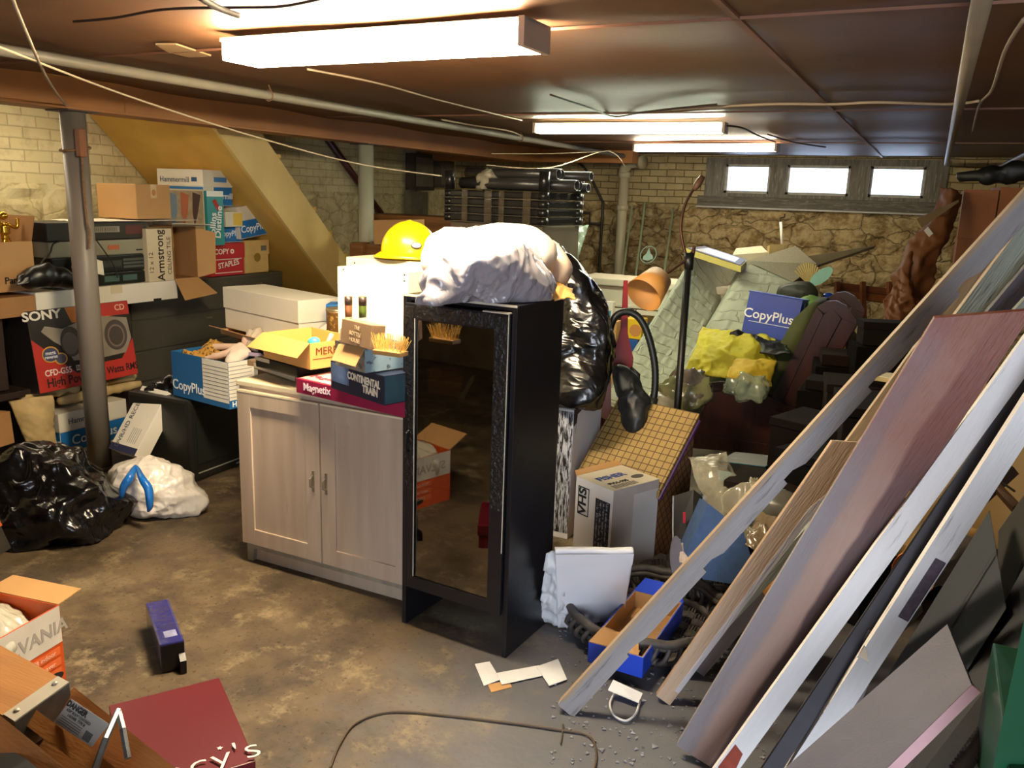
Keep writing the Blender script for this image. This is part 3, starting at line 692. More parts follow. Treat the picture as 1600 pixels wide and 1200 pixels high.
# stack of hi-fi units on the tray
zt = zl+hl+.002
def hifi(label, pa, pb, z, h, col, face, d=.3, x=XR-.03, disp='c8743c'):
    A, B = rowbox(pa, pb, x, z)
    r, fr, w = carton('stereo_receiver', label, 'stereo', A, B, d, h, mat('hifi_'+col, col, .4, var=.05), bev=.004)
    patch(r, fr['F'], .004, .006, w-.004, h-.006, mat('fascia_'+face, face, .3, metal=.3, var=.05), 'fascia', th=.004)
    f2 = (fr['F'][0]+fr['F'][3]*.0048, *fr['F'][1:])
    return r, f2, w
r, f, w = hifi('bottom dark cassette deck under the receivers', (84, 436), (232, 432), zt, .075, '1b1c1a', '23261f')
for q in (.5, .7): patch(r, f, w*q, .02, w*(q+.16), .055, '3f5a52', 'cassette_window')
r, f, w = hifi('black stereo deck second from the bottom', (82, 436), (232, 432), zt+.078, .1, '171716', '242622')
patch(r, f, w*.46, .03, w*.7, .07, '32352f', 'display'); [patch(r, f, w*.72, .02+.022*i, w*.96, .034+.022*i, '4a4f47', 'button') for i in range(3)]
r, f, w = hifi('silver grey clock receiver in the middle of the stack', (80, 436), (234, 432), zt+.181, .09, '8a8672', '9a9681')
lettering(r, f, '0888', w*.62, .045, .04, 'c0561e', bold=.02); patch(r, f, w*.86, .02, w*.93, .03, '2a2a25', 'button')
r, f, w = hifi('black tuner with dial on top of the receiver stack', (78, 436), (234, 432), zt+.274, .105, '1e1c1a', '3a3832')
patch(r, f, w*.42, .045, w*.7, .08, '8c8778', 'dial'); patch(r, f, w*.76, .03, w*.95, .085, '5a2f28', 'display')
for i in range(14): patch(r, f, w*(.43+.018*i), .05, w*(.434+.018*i), .075, '1e1c1a', 'dial_mark', eps=.0018)
ztop = zt+.38
obj_ = mesh_thing('plastic_sheet', cloth(quadf(V(XR-.32, P(146, 358, x=XR).y-.05, ztop+.004), V(XR-.32, P(292, 358, x=XR).y+.1, ztop+.006), V(XR+.0, P(314, 362, x=XR).y-.02, ztop+.003), V(XR+.0, P(148, 362, x=XR).y, ztop+.003)), 20, 12, .003, 14, 3), wht, 'pale crumpled sheet lying on the receivers under the sealed box', 'sheet')
# sealed kraft box with round sticker
kn_ = V(XR-.03, P(216, 357, x=XR-.03).y, ztop+.014); KB = (kn_+V(-.32, -.03, 0), kn_)
N_ = P(213, 357, x=XR-.02); A8 = V(XR-.05, P(213, 357, x=XR).y, ztop+.012); 
r, fr, w = carton('cardboard_box', 'sealed brown box with round sticker on top of the receivers', 'box', *KB, .29, .215, kraft, tape=[('R', .12, .13, .17, .215)])
bm = bmesh.new(); o, U, W, n = fr['R']; prism(bm, [o+U*(.145+math.cos(a)*.016)+W*(.165+math.sin(a)*.02)+n*.0025 for a in np.linspace(0, 2*PI, 16)[:-1]], n*.001); obj('sticker', bm, ink('b5793e'), r)
# ceiling tile carton on end
A9, B9 = rowbox((233, 436), (272, 434), XR+.01, zt)
r, fr, w = carton('ceiling_tile_box', 'tan ceiling tile carton standing on end right of the receivers', 'box', A9, B9, .3, .335, cream)
lettering(r, fr['F'], 'Armstrong', w*.5, .165, .082, '2b211a', rot=PI/2, bold=.012, sx=.9); lettering(r, fr['F'], 'CEILING TILE', w*.85, .16, .042, '4b3a2b', rot=PI/2)
lettering(r, fr['F'], '12 x 12', w*.13, .12, .045, '4b3a2b', rot=PI/2)
# open brown carton on its side beside it, flaps out
A10, B10 = rowbox((275, 436), (308, 434), XR, zt)
t = thing('cardboard_box', 'open brown carton on its side between tiles and red box', 'box', (XR, (A10.y+B10.y)/2, zt), PI/2)
wb = B10.y-A10.y+.02
bm = bmesh.new(); q = .005
bx(bm, -wb/2, wb/2, .0, .35, 0, q); bx(bm, -wb/2, wb/2, 0, .35, .34, .345); bx(bm, -wb/2, -wb/2+q, 0, .35, q, .34); bx(bm, wb/2-q, wb/2, 0, .35, q, .34); bx(bm, -wb/2, wb/2, .345, .35, 0, .345)
obj('body', bm, kraft_d, t)
obj('flap', prism(bmesh.new(), [(-wb/2, 0, 0), (wb/2, 0, 0), (wb/2+.03, -.14, -.1), (-wb/2-.06, -.15, -.12)], (0, 0, .004)), kraft, t)
obj('flap', prism(bmesh.new(), [(wb/2, 0, 0), (wb/2, 0, .34), (wb/2+.12, -.05, .3), (wb/2+.1, -.06, .03)], (.004, 0, 0)), kraft, t)
obj('flap', prism(bmesh.new(), [(-wb/2, 0, .345), (wb/2, 0, .345), (wb/2+.03, -.15, .36), (-wb/2-.1, -.12, .37)], (0, 0, .003)), wht, t)

# open kraft box far left with a gold statuette and black skate
XP = -4.5
a = P(-40, 455, x=XP); b = P(57, 452, x=XP)
r, fr, w = carton('cardboard_box', 'open brown box with a torn flap at the left edge', 'box', V(XP, a.y, a.z-.02), V(XP, b.y, a.z-.02), .32, .27, kraft, open_={'B': (.12, -.1), 'R': (.14, .25)}, inner=kraft_d)
lettering(r, fr['F'], 'Panasonic', w*.78, .06, .052, '2b2018', bold=.02); patch(r, fr['F'], w*.86, .1, w*.9, .125, '6d4a2c', 'printed_mark'); patch(r, fr['F'], w*.91, .1, w*.95, .125, '6d4a2c', 'printed_mark')
gold = mat('gold_plastic', 'c9a03c', .22, .9, var=.05)
gc = P(8, 370, x=XP-.1)
t = thing('trophy_figure', 'small gold trophy figure standing in the open box at left edge', 'trophy', gc-V(0, 0, .12))
bm = bmesh.new()
tube(bm, smooth_path([(0, .01, 0), (0, .02, .06), (0, 0, .12)]), [.014]*8+[.02]*9, 8); tube(bm, smooth_path([(0, -.03, 0), (0, -.02, .06), (0, 0, .12)]), .013, 8)
tube(bm, smooth_path([(0, 0, .11), (0, 0, .16), (0, 0, .2)]), [.02]*5+[.028]*8+[.02]*4, 10)
tube(bm, smooth_path([(0, .02, .19), (0, .07, .17), (0, .08, .22)]), .01, 8); tube(bm, smooth_path([(0, -.02, .19), (0, -.07, .2), (0, -.09, .25)]), .01, 8)
tm = bmesh.new(); bmesh.ops.create_icosphere(tm, subdivisions=2, radius=.024, matrix=Matrix.Translation((0, 0, .235))); me = bpy.data.meshes.new('x'); tm.to_mesh(me); bm.from_mesh(me)
obj('figure', bm, gold, t, True); obj('plinth', box(-.03, .03, -.04, .04, -.14, 0, .004), ink('1b1512'), t)
# black skate on the tray corner
sk = P(90, 436, x=XR+.05)
t = thing('ice_skate', 'black laced skate boot lying over the tray edge', 'shoe', sk)
bm = blob([(0, -.13, .02, .045), (0, -.06, .03, .05), (0, .02, .01, .045), (0, .09, -.025, .038), (-.01, -.17, .0, .03)], 4, .03, .006, 30, 4)
obj('boot', bm, mat('black_leather', '11110f', .35, var=.1), t, True)
bm = bmesh.new()
for i in range(6):
    y = -.06+.025*i; z = .078-.012*i; tube(bm, [(.045, y, z-.03), (.02, y+.012, z), (-.02, y, z)], .0035, 6)
obj('laces', bm, ink('b9b2a2'), t)
obj('tongue', cloth(quadf((.02, -.16, .05), (.05, -.2, 0), (.03, -.26, -.02), (-.02, -.22, .03)), 10, 10, .006, 20, 3, .005), mat('black_leather', '11110f', .35), t, True)
mesh_thing('paper_scrap', cloth(quadf(P(112, 418, x=XR+.02), P(163, 430, x=XR+.05), P(160, 408, x=XR+.02), P(118, 396, x=XR)), 10, 10, .006, 12, 5), wht, 'white paper scrap behind the near post beside the receivers', 'paper')
t = wire('wire', 'thin black antenna wire hanging down the receiver fronts', [P(148, 372, x=XR+.02), P(165, 395, x=XR+.05), P(178, 415, x=XR+.03), P(184, 434, x=XR+.02)], .004, mat('wire_black', '22201c', .5))
t = wire('wire', 'black loop of wire left of the receiver stack', [P(115, 372, x=XR-.1), P(85, 380, x=XR), P(78, 395, x=XR), P(64, 412, x=XR), P(66, 428, x=XR)], .005, mat('wire_black', '22201c', .5))

# boombox box leaning back on a folded quilt
XS = -4.38
sA = P(62, 612, x=XS); sB = P(216, 584, x=XS)
sh = .40
r, fr, w = carton('boombox_box', 'large red and black boombox box leaning behind the near post', 'box', V(XS, sA.y, sB.z-.0), V(XS, sB.y, sB.z-.0), .24, sh*1.16, mat('boombox_black', '241f1c', .4), tilt=.12)
h = sh*1.16; f = fr['F']
patch(r, f, 0, 0, 0, 0, mat('boombox_red', 'b5342a', .4, var=.1), eps=.0004, poly=[(.002, .002), (w-.002, .002), (w-.002, h*.5), (w*.85, h*.25), (w*.6, h*.24), (w*.38, h*.16), (w*.2, h*.4), (.002, h*.66)])
patch(r, f, 0, 0, 0, 0, mat('boombox_orange', 'c9762c', .4, var=.3, vs=12), eps=.0004, poly=[(w*.35, h-.002), (w-.002, h-.002), (w-.002, h*.84), (w*.5, h*.8), (w*.4, h*.8)])
patch(r, f, 0, 0, 0, 0, mat('boombox_red', 'b5342a', .4, var=.1), eps=.0012, poly=[(w*.62, h-.002), (w-.002, h-.002), (w-.002, h*.82), (w*.6, h*.84)])
def disc(cx, cy, ra, rb, col, eps, nm='printed_disc'):
    patch(r, f, 0, 0, 0, 0, col, nm, eps=eps, poly=[(cx+ra*math.cos(a), cy+rb*math.sin(a)) for a in np.linspace(0, 2*PI, 28)[:-1]])
patch(r, f, 0, 0, 0, 0, mat('boombox_grey', '8f8577', .35, var=.15, vs=10), eps=.002, poly=[(w*.1, h*.74), (w*.14, h*.8), (w*.3, h*.74), (w*.6, h*.86), (w*.96, h*.78), (w*.98, h*.5), (w*.9, h*.32), (w*.6, h*.3), (w*.36, h*.33), (w*.3, h*.5), (w*.2, h*.6)])
disc(w*.36, h*.57, w*.1, h*.19, '4a433b', .003); disc(w*.35, h*.55, w*.075, h*.14, '6b6054', .004)
disc(w*.82, h*.57, w*.12, h*.2, '4a443e', .003); disc(w*.82, h*.56, w*.09, h*.15, '7c6a62', .004); disc(w*.82, h*.56, w*.075, h*.125, '463f3a', .005)
disc(w*.53, h*.58, w*.08, h*.19, 'a39a8b', .003); disc(w*.53, h*.68, w*.05, h*.06, '6e655a', .004); disc(w*.53, h*.45, w*.06, h*.08, '8d4a3c', .004)
disc(w*.15, h*.45, w*.08, h*.1, 'd09a3c', .0045); disc(w*.15, h*.45, w*.07, h*.085, '3d4260', .0052); disc(w*.24, h*.38, w*.06, h*.075, 'd09a3c', .0047); disc(w*.24, h*.38, w*.048, h*.06, '4a4a5c', .0055)
lettering(r, f, 'mega', w*.15, h*.47, .03, 'd8d8dc', eps=.0065, bold=.02); lettering(r, f, 'reverse', w*.15, h*.42, .026, 'd8d8dc', eps=.0065, bold=.02)
lettering(r, f, 'SONY', w*.13, h*.93, .07, 'dcd6c8', bold=.03, sx=1.25, eps=.003)
lettering(r, f, 'CFD-G55', w*.2, h*.225, .05, 'e8ded0', bold=.015, sx=.85, eps=.003)
patch(r, f, w*.37, h*.2, w*.52, h*.265, 'e8ded0', eps=.003); lettering(r, f, 'BLACK', w*.445, h*.232, .032, '2a1c18', eps=.005, bold=.02)
lettering(r, f, 'High Power', w*.3, h*.1, .072, '2a1512', bold=.02, sx=.85, eps=.003); lettering(r, f, 'output Watts RMS', w*.73, h*.12, .06, '2a1512', bold=.02, sx=.8, eps=.003)
lettering(r, f, 'CD', w*.9, h*.92, .05, 'e7b9a0', eps=.004, bold=.02)
# support: folded quilt on paper cases
qm = mat('quilt_cream', 'bfa673', .85, var=.12, vs=14, bump=.5, bs=22)
qy0 = P(50, 620, x=XS).y; qy1 = P(236, 600, x=XS).y; qz = sB.z
bm = bmesh.new()
def fold(y0, y1, z0, z1):
    g = blob([(0, y, (z0+z1)/2, (z1-z0)/2*1.12) for y in np.linspace(y0, y1, 8)]+[(-.2, y, (z0+z1)/2, (z1-z0)/2*1.05) for y in np.linspace(y0, y1, 6)], 5, .02, .006, 26, 4, None, 4)
    return g
t = thing('folded_quilt', 'cream quilt folded over the paper cases beneath the boombox box', 'quilt', (XS-.1, (qy0+qy1)/2, qz-.13))
hw = (qy1-qy0)/2
obj('upper_fold', fold(-hw+.02, hw-.05, .065, .125), qm, t, True); obj('lower_fold', fold(-hw+.25, hw-.02, .01, .065), qm, t, True)
obj('hanging_end', cloth(quadf((.04, -hw-.1, .11), (.09, -hw+.12, .11), (.1, -hw+.09, -.22), (.06, -hw+.02, -.26), V(.03, 0, 0)), 24, 40, .012, 14, 9, .03), qm, t, True)
# paper cases under it
cz_ = qz-.145
A, B = P(92, 700, x=XS-.02), P(92, 700, x=XS-.02)
y0 = P(92, 660, x=XS-.02).y
paper_case('paper_case', 'blue and white paper case directly beneath the quilt', V(XS-.02, y0, cz_-.245), V(XS-.02, y0+.45, cz_-.245), .3, .24, .45, size=.105, sides='FL')
paper_case('paper_case', 'lowest white topped paper case behind the black bag', V(XS-.02, y0, .002), V(XS-.02, y0+.45, .002), .3, cz_-.25, .5, size=.09)
# white receiver box leaning
wa = P(172, 707, z=.16); 
rb = P(172, 712, w=4.75); rb2 = P(218, 716, w=4.75)
def leanbox(name, label, p, th, m, cat='box', **k):
    """p: four face corner points bl br tr tl in room coordinates; box extruded away"""
    bl, br, tr, tl = [Vector(q) for q in p]; u = (br-bl); w = u.length; u.normalize(); v = (tl-bl); v = (v-u*v.dot(u)); h = v.length; v.normalize(); n = u.cross(v)
    mid = (bl+br)/2; M = Matrix(((u.x, -n.x, v.x, mid.x), (u.y, -n.y, v.y, mid.y), (u.z, -n.z, v.z, mid.z), (0, 0, 0, 1))) @ Matrix.Translation((0, th/2, 0))
    root = thing(name, label, cat, M=M)
    obj('body', box(-w/2, w/2, -th/2, th/2, 0, h, .003), m, root)
    return root, frames(w, th, h), w, h
r, fr, w, h = leanbox('receiver_box', 'slim white electronics box leaning beside the near post', [P(170, 700, w=4.55), P(210, 712, w=4.45), P(247, 614, w=4.62), P(204, 598, w=4.72)], .09, wht)
lettering(r, fr['F'], 'OMNI', w*.35, h*.93, .05, '2c2c30', rot=PI/2); lettering(r, fr['F'], 'DVR/HD RECEIVER', w*.22, h*.5, .042, '4b4b52', rot=PI/2)
for i in range(5): patch(r, fr['F'], w*(.5+.07*i), h*.15, w*(.52+.07*i), h*.38, '9a9890', 'printed_line')
patch(r, fr['F'], 0, 0, w, h*.1, '1f2448')
# dark junk behind, left
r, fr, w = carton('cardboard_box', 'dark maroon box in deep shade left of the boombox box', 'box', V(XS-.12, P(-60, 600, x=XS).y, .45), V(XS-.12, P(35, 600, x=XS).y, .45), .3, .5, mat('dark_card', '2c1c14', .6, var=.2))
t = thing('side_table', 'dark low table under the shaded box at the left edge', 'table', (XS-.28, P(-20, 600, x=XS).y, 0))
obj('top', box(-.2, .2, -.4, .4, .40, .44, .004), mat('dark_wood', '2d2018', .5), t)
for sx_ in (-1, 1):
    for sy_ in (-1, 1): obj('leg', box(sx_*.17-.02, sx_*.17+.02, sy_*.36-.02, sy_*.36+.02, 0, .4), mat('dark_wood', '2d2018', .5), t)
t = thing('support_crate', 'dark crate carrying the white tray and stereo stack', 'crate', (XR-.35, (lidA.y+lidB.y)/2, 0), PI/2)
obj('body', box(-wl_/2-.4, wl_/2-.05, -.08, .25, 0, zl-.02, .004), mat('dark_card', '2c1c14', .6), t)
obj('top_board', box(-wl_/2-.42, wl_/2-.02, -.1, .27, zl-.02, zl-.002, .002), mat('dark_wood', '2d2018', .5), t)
r, fr, w = carton('cardboard_box', 'pale brown box corner beside the quilt at the left edge', 'box', P(-90, 660, w=4.3)-V(0, 0, .12), P(-12, 672, w=4.2)-V(0, 0, .1), .12, .17, kraft_d)

# television with a black bag over it
tA = P(300, 757, z=0); tB = P(372, 729, z=0); 
t, fr, w = carton('television', 'dark grey tube television on the floor left of the beige cabinet', 'television', tA, tA+(tB-tA).normalized()*.62, .45, .47, mat('tv_case', '1d1e1b', .35, var=.05), bev=.02)
patch(t, fr['F'], .05, .1, w-.05, .42, mat('tv_screen', '1c211d', .12, spec=.8), 'screen', th=.004)
patch(t, fr['F'], .05, .045, w-.05, .052, '8a8a80', 'trim_line'); patch(t, fr['F'], w*.55, .02, w*.7, .03, '8a8a80', 'badge')
bc = P(268, 690, w=4.7)
mesh_thing('trash_bag', blob([(0, 0, .4, .09), (.08, .06, .47, .08), (-.04, -.03, .28, .09), (.0, 0, .14, .09), (.17, .1, .47, .05)], 5, .04, .018, 14, 11, .0), black_bag, 'black bag slumped over the left side of the television', 'bag', V(bc.x-.08, bc.y+.05, 0.02), smooth=True)
# paper case full of odd things on the television
N_, L0, R_ = (359, 640), (271, 617), (404, 618)
zz = .475
l, n, d = nlr(N_, L0, R_, zz)
def open_case(label, l, n, d, h):
    M, w = frame_AB(l, n); r, fr, w = carton('paper_case', label, 'box', l, n, d, h, mat('case_blue_1d5f95', '1d5f95', .45, var=.05), open_={}, inner=kraft)
    return r, fr, w
r, fr, w = open_case('open blue paper case of toys on top of the television', l, n, max(.24, d), .245)
d = r['_d']; 
patch(r, fr['F'], w*.56, .03, w-.001, .244, wht, 'white_panel')
patch(r, fr['R'], .001, .045, d-.002, .244, wht, 'white_panel')
for i in range(9):
    patch(r, fr['F'], w*.57, .05+.02*i, w, .0518+.02*i, '3b4048', 'printed_line', eps=.0018); patch(r, fr['R'], .0, .06+.02*i, d*.5, .0618+.02*i, '3b4048', 'printed_line', eps=.0018)
lettering(r, fr['F'], 'CopyPlus', w*.3, .065, .075, 'e9ecec', bold=.01); lettering(r, fr['R'], 'H', .03, .022, .04, 'e9ecec', bold=.02)
patch(r, fr['R'], d*.55, .13, d*.95, .2, '2a78b8')
obj('lining', box(-w/2+.006, w/2-.006, -d/2+.006, d/2-.006, .17, .175), kraft_d, r)
CM = r.matrix_world.copy()
def inb(x, y, z): return CM @ V(x, y, z)
tg = mat('tiger_cloth', 'b98a35', .8, var=.2, col2='3a2a18', mix=.55, sharp=.04, vs=22)
mesh_thing('patterned_cloth', cloth(quadf(inb(-w/2+.02, -d/2+.01, .2), inb(.02, -d/2+.01, .2), inb(.0, d/2-.02, .25), inb(-w/2+.02, d/2-.02, .27), V(0, 0, .04)), 30, 24, .015, 18, 5, .004), tg, 'yellow cloth with dark stripes inside the open paper case', 'cloth', smooth=True)
sk_ = mat('doll_plastic', 'cfae98', .5, var=.05)
t = thing('doll', 'pale jointed doll with grey hair lying in the paper case', 'doll', inb(.07, 0, .22))
bm = bmesh.new(); tube(bm, smooth_path([(-.22, .02, .03), (-.12, .03, .05), (0, .05, .06)]), [.012]*4+[.018]*13, 8); tube(bm, smooth_path([(-.12, -.06, .0), (-.02, -.02, .03), (.03, .02, .06)]), [.012]*4+[.019]*13, 8)
obj('legs', bm, sk_, t, True)
obj('torso', blob([(.03, .04, .05, .03), (.05, -.01, .02, .034), (.06, -.05, .0, .03), (-.01, .01, .03, .02), (.09, .03, .04, .02)], 4, .02, .008, 26, 4), mat('doll_cloth', 'd5c4b4', .8, var=.1), t, True)
obj('head', blob([(.05, .09, .09, .04)], 3, .03, .0), sk_, t, True); obj('hair', blob([(.06, .12, .1, .045), (.1, .1, .09, .04)], 4, .02, .008, 60, 4), mat('doll_hair', 'b3a591', .9, var=.3), t, True)
mesh_thing('paperback_book', box(-.04, .04, -.05, .05, 0, .02, .002, M=CM@Matrix.Translation((w/2-.06, .08, .235))@Matrix.Rotation(.4, 4, 'Z')@Matrix.Rotation(-.3, 4, 'X')), mat('book_purple', '8d7f95', .5), 'small mauve book with yellow title in the open paper case', 'book')
# black bags and white bag on the floor
bb = P(95, 800, z=0)
def sp(px, py, w_, r): q = P(px, py, w=w_)-V(bb.x, bb.y, 0); return (q.x, q.y, q.z, r)
mesh_thing('trash_bag', blob([sp(60, 770, 3.95, .22), sp(110, 800, 3.85, .19), sp(40, 810, 3.85, .17), sp(150, 800, 3.95, .12), sp(105, 752, 4.05, .1), sp(20, 765, 4.0, .12)], 6, .05, .035, 9, 21, 0.003, 6), black_bag, 'large shiny black trash bag on the floor at left', 'bag', V(bb.x, bb.y, 0), smooth=True)
wb0 = P(240, 790, z=0)
def sp(px, py, w_, r): q = P(px, py, w=w_)-V(wb0.x, wb0.y, 0); return (q.x, q.y, q.z, r)
t = thing('trash_bag', 'white trash bag with blue drawstring ties beside the near post', 'bag', (wb0.x, wb0.y, 0))
obj('bag', blob([sp(225, 750, 4.15, .1), sp(215, 768, 4.08, .1), sp(245, 765, 4.12, .11), sp(265, 772, 4.14, .085), sp(290, 784, 4.14, .045), sp(310, 786, 4.16, .022), sp(195, 745, 4.2, .06)], 6, .04, .012, 16, 31, 0.003, 6), white_bag, t, True)
bt = plastic_film('blue_tie', '1c6cc0', .3)
def wp(px, py, w_): return P(px, py, w=w_)-V(wb0.x, wb0.y, 0)
for q in ([(212, 728, 3.97), (203, 745, 3.9), (193, 762, 3.9), (190, 778, 3.92)], [(214, 730, 3.97), (222, 748, 3.88), (232, 765, 3.87), (234, 790, 3.88), (232, 798, 3.9)]):
    pts = smooth_path([wp(*k_) for k_ in q], 6)
    obj('drawstring', tube(bmesh.new(), pts, [.008+.012*math.sin(PI*min(1, i/len(pts)*1.1)) for i in range(len(pts))], 8), bt, t, True)

# lower left corner: bulb carton, orange box, ladder, red gift box, blue packet
r, fr, w = carton('cardboard_box', 'orange topped dark box cut by the left edge above the bulb carton', 'box', P(-110, 905, w=3.4), P(-8, 872, w=3.35), .1, .0+.17, mat('dark_card2', '2b2620', .5))
obj('lid', box(-w/2-.004, w/2+.004, -.054, .054, .1, .175, .002), mat('orange_card', 'b4531f', .5), r)
zc = .0
n = P(105, 1085, z=0.0); 
sA = P(-70, 1155, z=.0); 
gN = P(104, 1062, z=0.02); 
u_ = V(.62, .78, 0).normalized()
A_ = P(-20, 1150, z=0); B_ = P(104, 1066, z=0)
org = mat('bulb_orange', 'c44f18', .45, var=.08)
r, fr, w = carton('bulb_carton', 'open light bulb carton, white above orange, holding bagged bulbs', 'box', A_, B_, .3, .275, org, open_={'B': (.13, 1.25), 'R': (.1, 1.5), 'L': (.14, 1.1)}, inner=kraft)
patch(r, fr['F'], .002, .15, w-.002, .274, mat('bulb_white', 'c9c1b2', .5), 'white_panel'); 
lettering(r, fr['F'], 'SYLVANIA', w*.6, .205, .062, '9c9488', bold=.02)
for i, s_ in enumerate(('75T8 indoor', 'super saver', 'COOL')):
    patch(r, fr['F'], w*.45, .112-.036*i, w*.95, .138-.036*i, 'd8662c', eps=.0012); lettering(r, fr['F'], s_, w*.7, .125-.036*i, .022, 'e9b79a', eps=.003)
patch(r, fr['F'], 0, 0, 0, 0, '1a0f0a', 'hand_hole', eps=.0014, poly=[(w*.8+.05*math.cos(a), .04+.018*math.sin(a)) for a in np.linspace(0, 2*PI, 18)[:-1]])
BM = r.matrix_world.copy()
cf = glass('clear_film', 'e9efec', .12, .35)
mesh_thing('plastic_bag', blob([(0, 0, .0, .1), (-.08, .02, .0, .08), (.08, -.02, -.01, .07)], 5, .04, .02, 18, 5), plastic_film('cloudy_film', 'c9c6b4', .15, alpha=.75), 'clear crumpled bag filling the open bulb carton', 'bag', BM @ V(0, 0, .2), smooth=True)
# blue packet on the floor
blp = mat('packet_blue', '25286a', .18, var=.25, vs=9, bump=.3, bs=12, coat=.5)
l = P(222, 962, z=.12); 
N0 = P(247, 1046, z=0.0); N1 = P(287, 1030, z=0.0)
pA = P(249, 1009, z=.105); pB = P(289, 1002, z=.105); pC = P(227, 942, z=.105); vv = (pC-pA); dd_ = vv.length; vv.normalize(); uu = V(vv.y, -vv.x, 0)
N0 = V(pA.x, pA.y, 0.001); N1 = N0+uu*(pB-pA).length
r, fr, w = carton('ice_pack_box', 'small glossy dark blue carton standing alone on the floor', 'box', N0, N1, dd_, .105, blp, bev=.008)
patch(r, fr['F'], .004, .004, w-.004, .1, mat('packet_dark', '0d0c16', .3), 'end_flap', th=.002)
obj('loose_flap', prism(bmesh.new(), [(w/2-.002, -dd_/2-.003, .06), (w/2-.002, -dd_/2-.03, .045), (w/2-.004, -dd_/2-.035, .003), (w/2-.002, -dd_/2-.003, .01)], (-.02, 0, 0)), mat('packet_dark', '0d0c16', .3), r)
patch(r, fr['T'], w*.3, .04, w*.8, .085, mat('packet_pale', '8f93b8', .2, var=.4, vs=20), 'label_patch')
# red gift box
za = .11
r0 = P(186, 1102, z=za); r1 = P(351, 1060, z=za); r2 = P(395, 1190, z=za)
u = (r2-r1); 
# front edge runs from lower left off frame to r2
d_ = (r1-r0)
A_ = r2-V(d_.x, d_.y, 0)*1.0
r, fr, w = carton('gift_box', 'dark red department store gift box on the floor by the ladder', 'box', V(A_.x, A_.y, 0), V(r2.x, r2.y, 0), (r2-r1).length, za, mat('gift_red', '5c131f', .38, var=.06), lid=(.045, mat('gift_red', '5c131f', .38)))
lettering(r, fr['T'], "macy's", w*.52, .035, .12, 'e6ddd2', eps=.007, sx=1.1, bold=-.016)
st_ = bmesh.new(); pr = [V(w*.78-w/2+math.cos(a)*(.009 if i % 2 == 0 else .004), .088-r['_d']/2+math.sin(a)*(.009 if i % 2 == 0 else .004), za+.0062) for i, a in enumerate(np.linspace(0, 2*PI, 11)[:-1])]
obj('star', prism(st_, pr, (0, 0, .001)), ink('e6ddd2'), r)
# wooden step ladder at the lower left, top step nearest
lw = wood('ladder_oak', 'a8743a', '8a5a2c', .45, 3, 0, .1); lwd = wood('ladder_oak_rail', '8a5a2e', '6d4421', .45, 3, 0, .1)
gal = mat('galvanised', '6f7478', .4, .7, var=.2, vs=30)
t0 = P(100, 1075, w=1.75)
tl = [P(-60, 975, w=1.95), P(104, 1068, w=1.72), P(22, 1128, w=1.6), P(-140, 1030, w=1.8)]
zT = .60
tl = [P(-60, 975, z=zT), P(106, 1066, z=zT), P(21, 1127, z=zT), P(-150, 1035, z=zT)]
t = thing('stepladder', 'oak stepladder with steel brackets at the lower left corner', 'ladder', V((tl[1].x+tl[2].x)/2, (tl[1].y+tl[2].y)/2, 0))
O_ = t.location
def l_(p): return Vector(p)-O_
bm = prism(bmesh.new(), [l_(p) for p in tl], V(0, 0, -.022)); obj('top_step', bevel(bm, .003), lw, t)
e1, e2 = tl[1], tl[2]; ed = (e1-e2).normalized(); un = (tl[1]-tl[0]).normalized()
obj('bracket', prism(bmesh.new(), [l_(e2-un*.035+V(0, 0, .002)), l_(e1-un*.035+V(0, 0, .002)), l_(e1+un*.004+V(0, 0, .002)), l_(e2+un*.004+V(0, 0, .002))], V(0, 0, -.004)), mat('bracket_pale', 'b0aba0', .4, .5), t)
obj('bracket', prism(bmesh.new(), [l_(e2+un*.002), l_(e1+un*.002), l_(e1+un*.002-V(0, 0, .075)), l_(e2+un*.002-V(0, 0, .075))], un*.003), gal, t)
for q in (.15, .85): rv = obj('rivet', lathe(bmesh.new(), [(.006, .002), (.005, .006), (.002, .007)], 10, tuple(l_(e2.lerp(e1, q)-un*.018)[:2])), mat('bracket_pale', 'b0aba0', .4, .5), t); rv.location.z = zT
def rail(name, pa, pb, wid, th, m, n=None):
    a = l_(pa); b = l_(pb); z = (b-a).normalized(); nn = (EYE-(pa+pb)/2).normalized(); x = z.cross(nn).normalized(); 
    bm = prism(bmesh.new(), [a-x*wid/2, a+x*wid/2, b+x*wid/2, b-x*wid/2], -nn*th); bevel(bm, .002); return obj(name, bm, m, t)
dn = V(0, 0, -1)
rail('front_rail', P(78, 1112, w=1.69), P(310, 1305, w=1.5), .118, .025, lwd)
rail('front_rail', P(-60, 1110, w=1.5), P(160, 1290, w=1.4), .06, .025, lwd)
rail('step', P(40, 1115, w=1.62), P(190, 1225, w=1.53), .03, .05, lw)
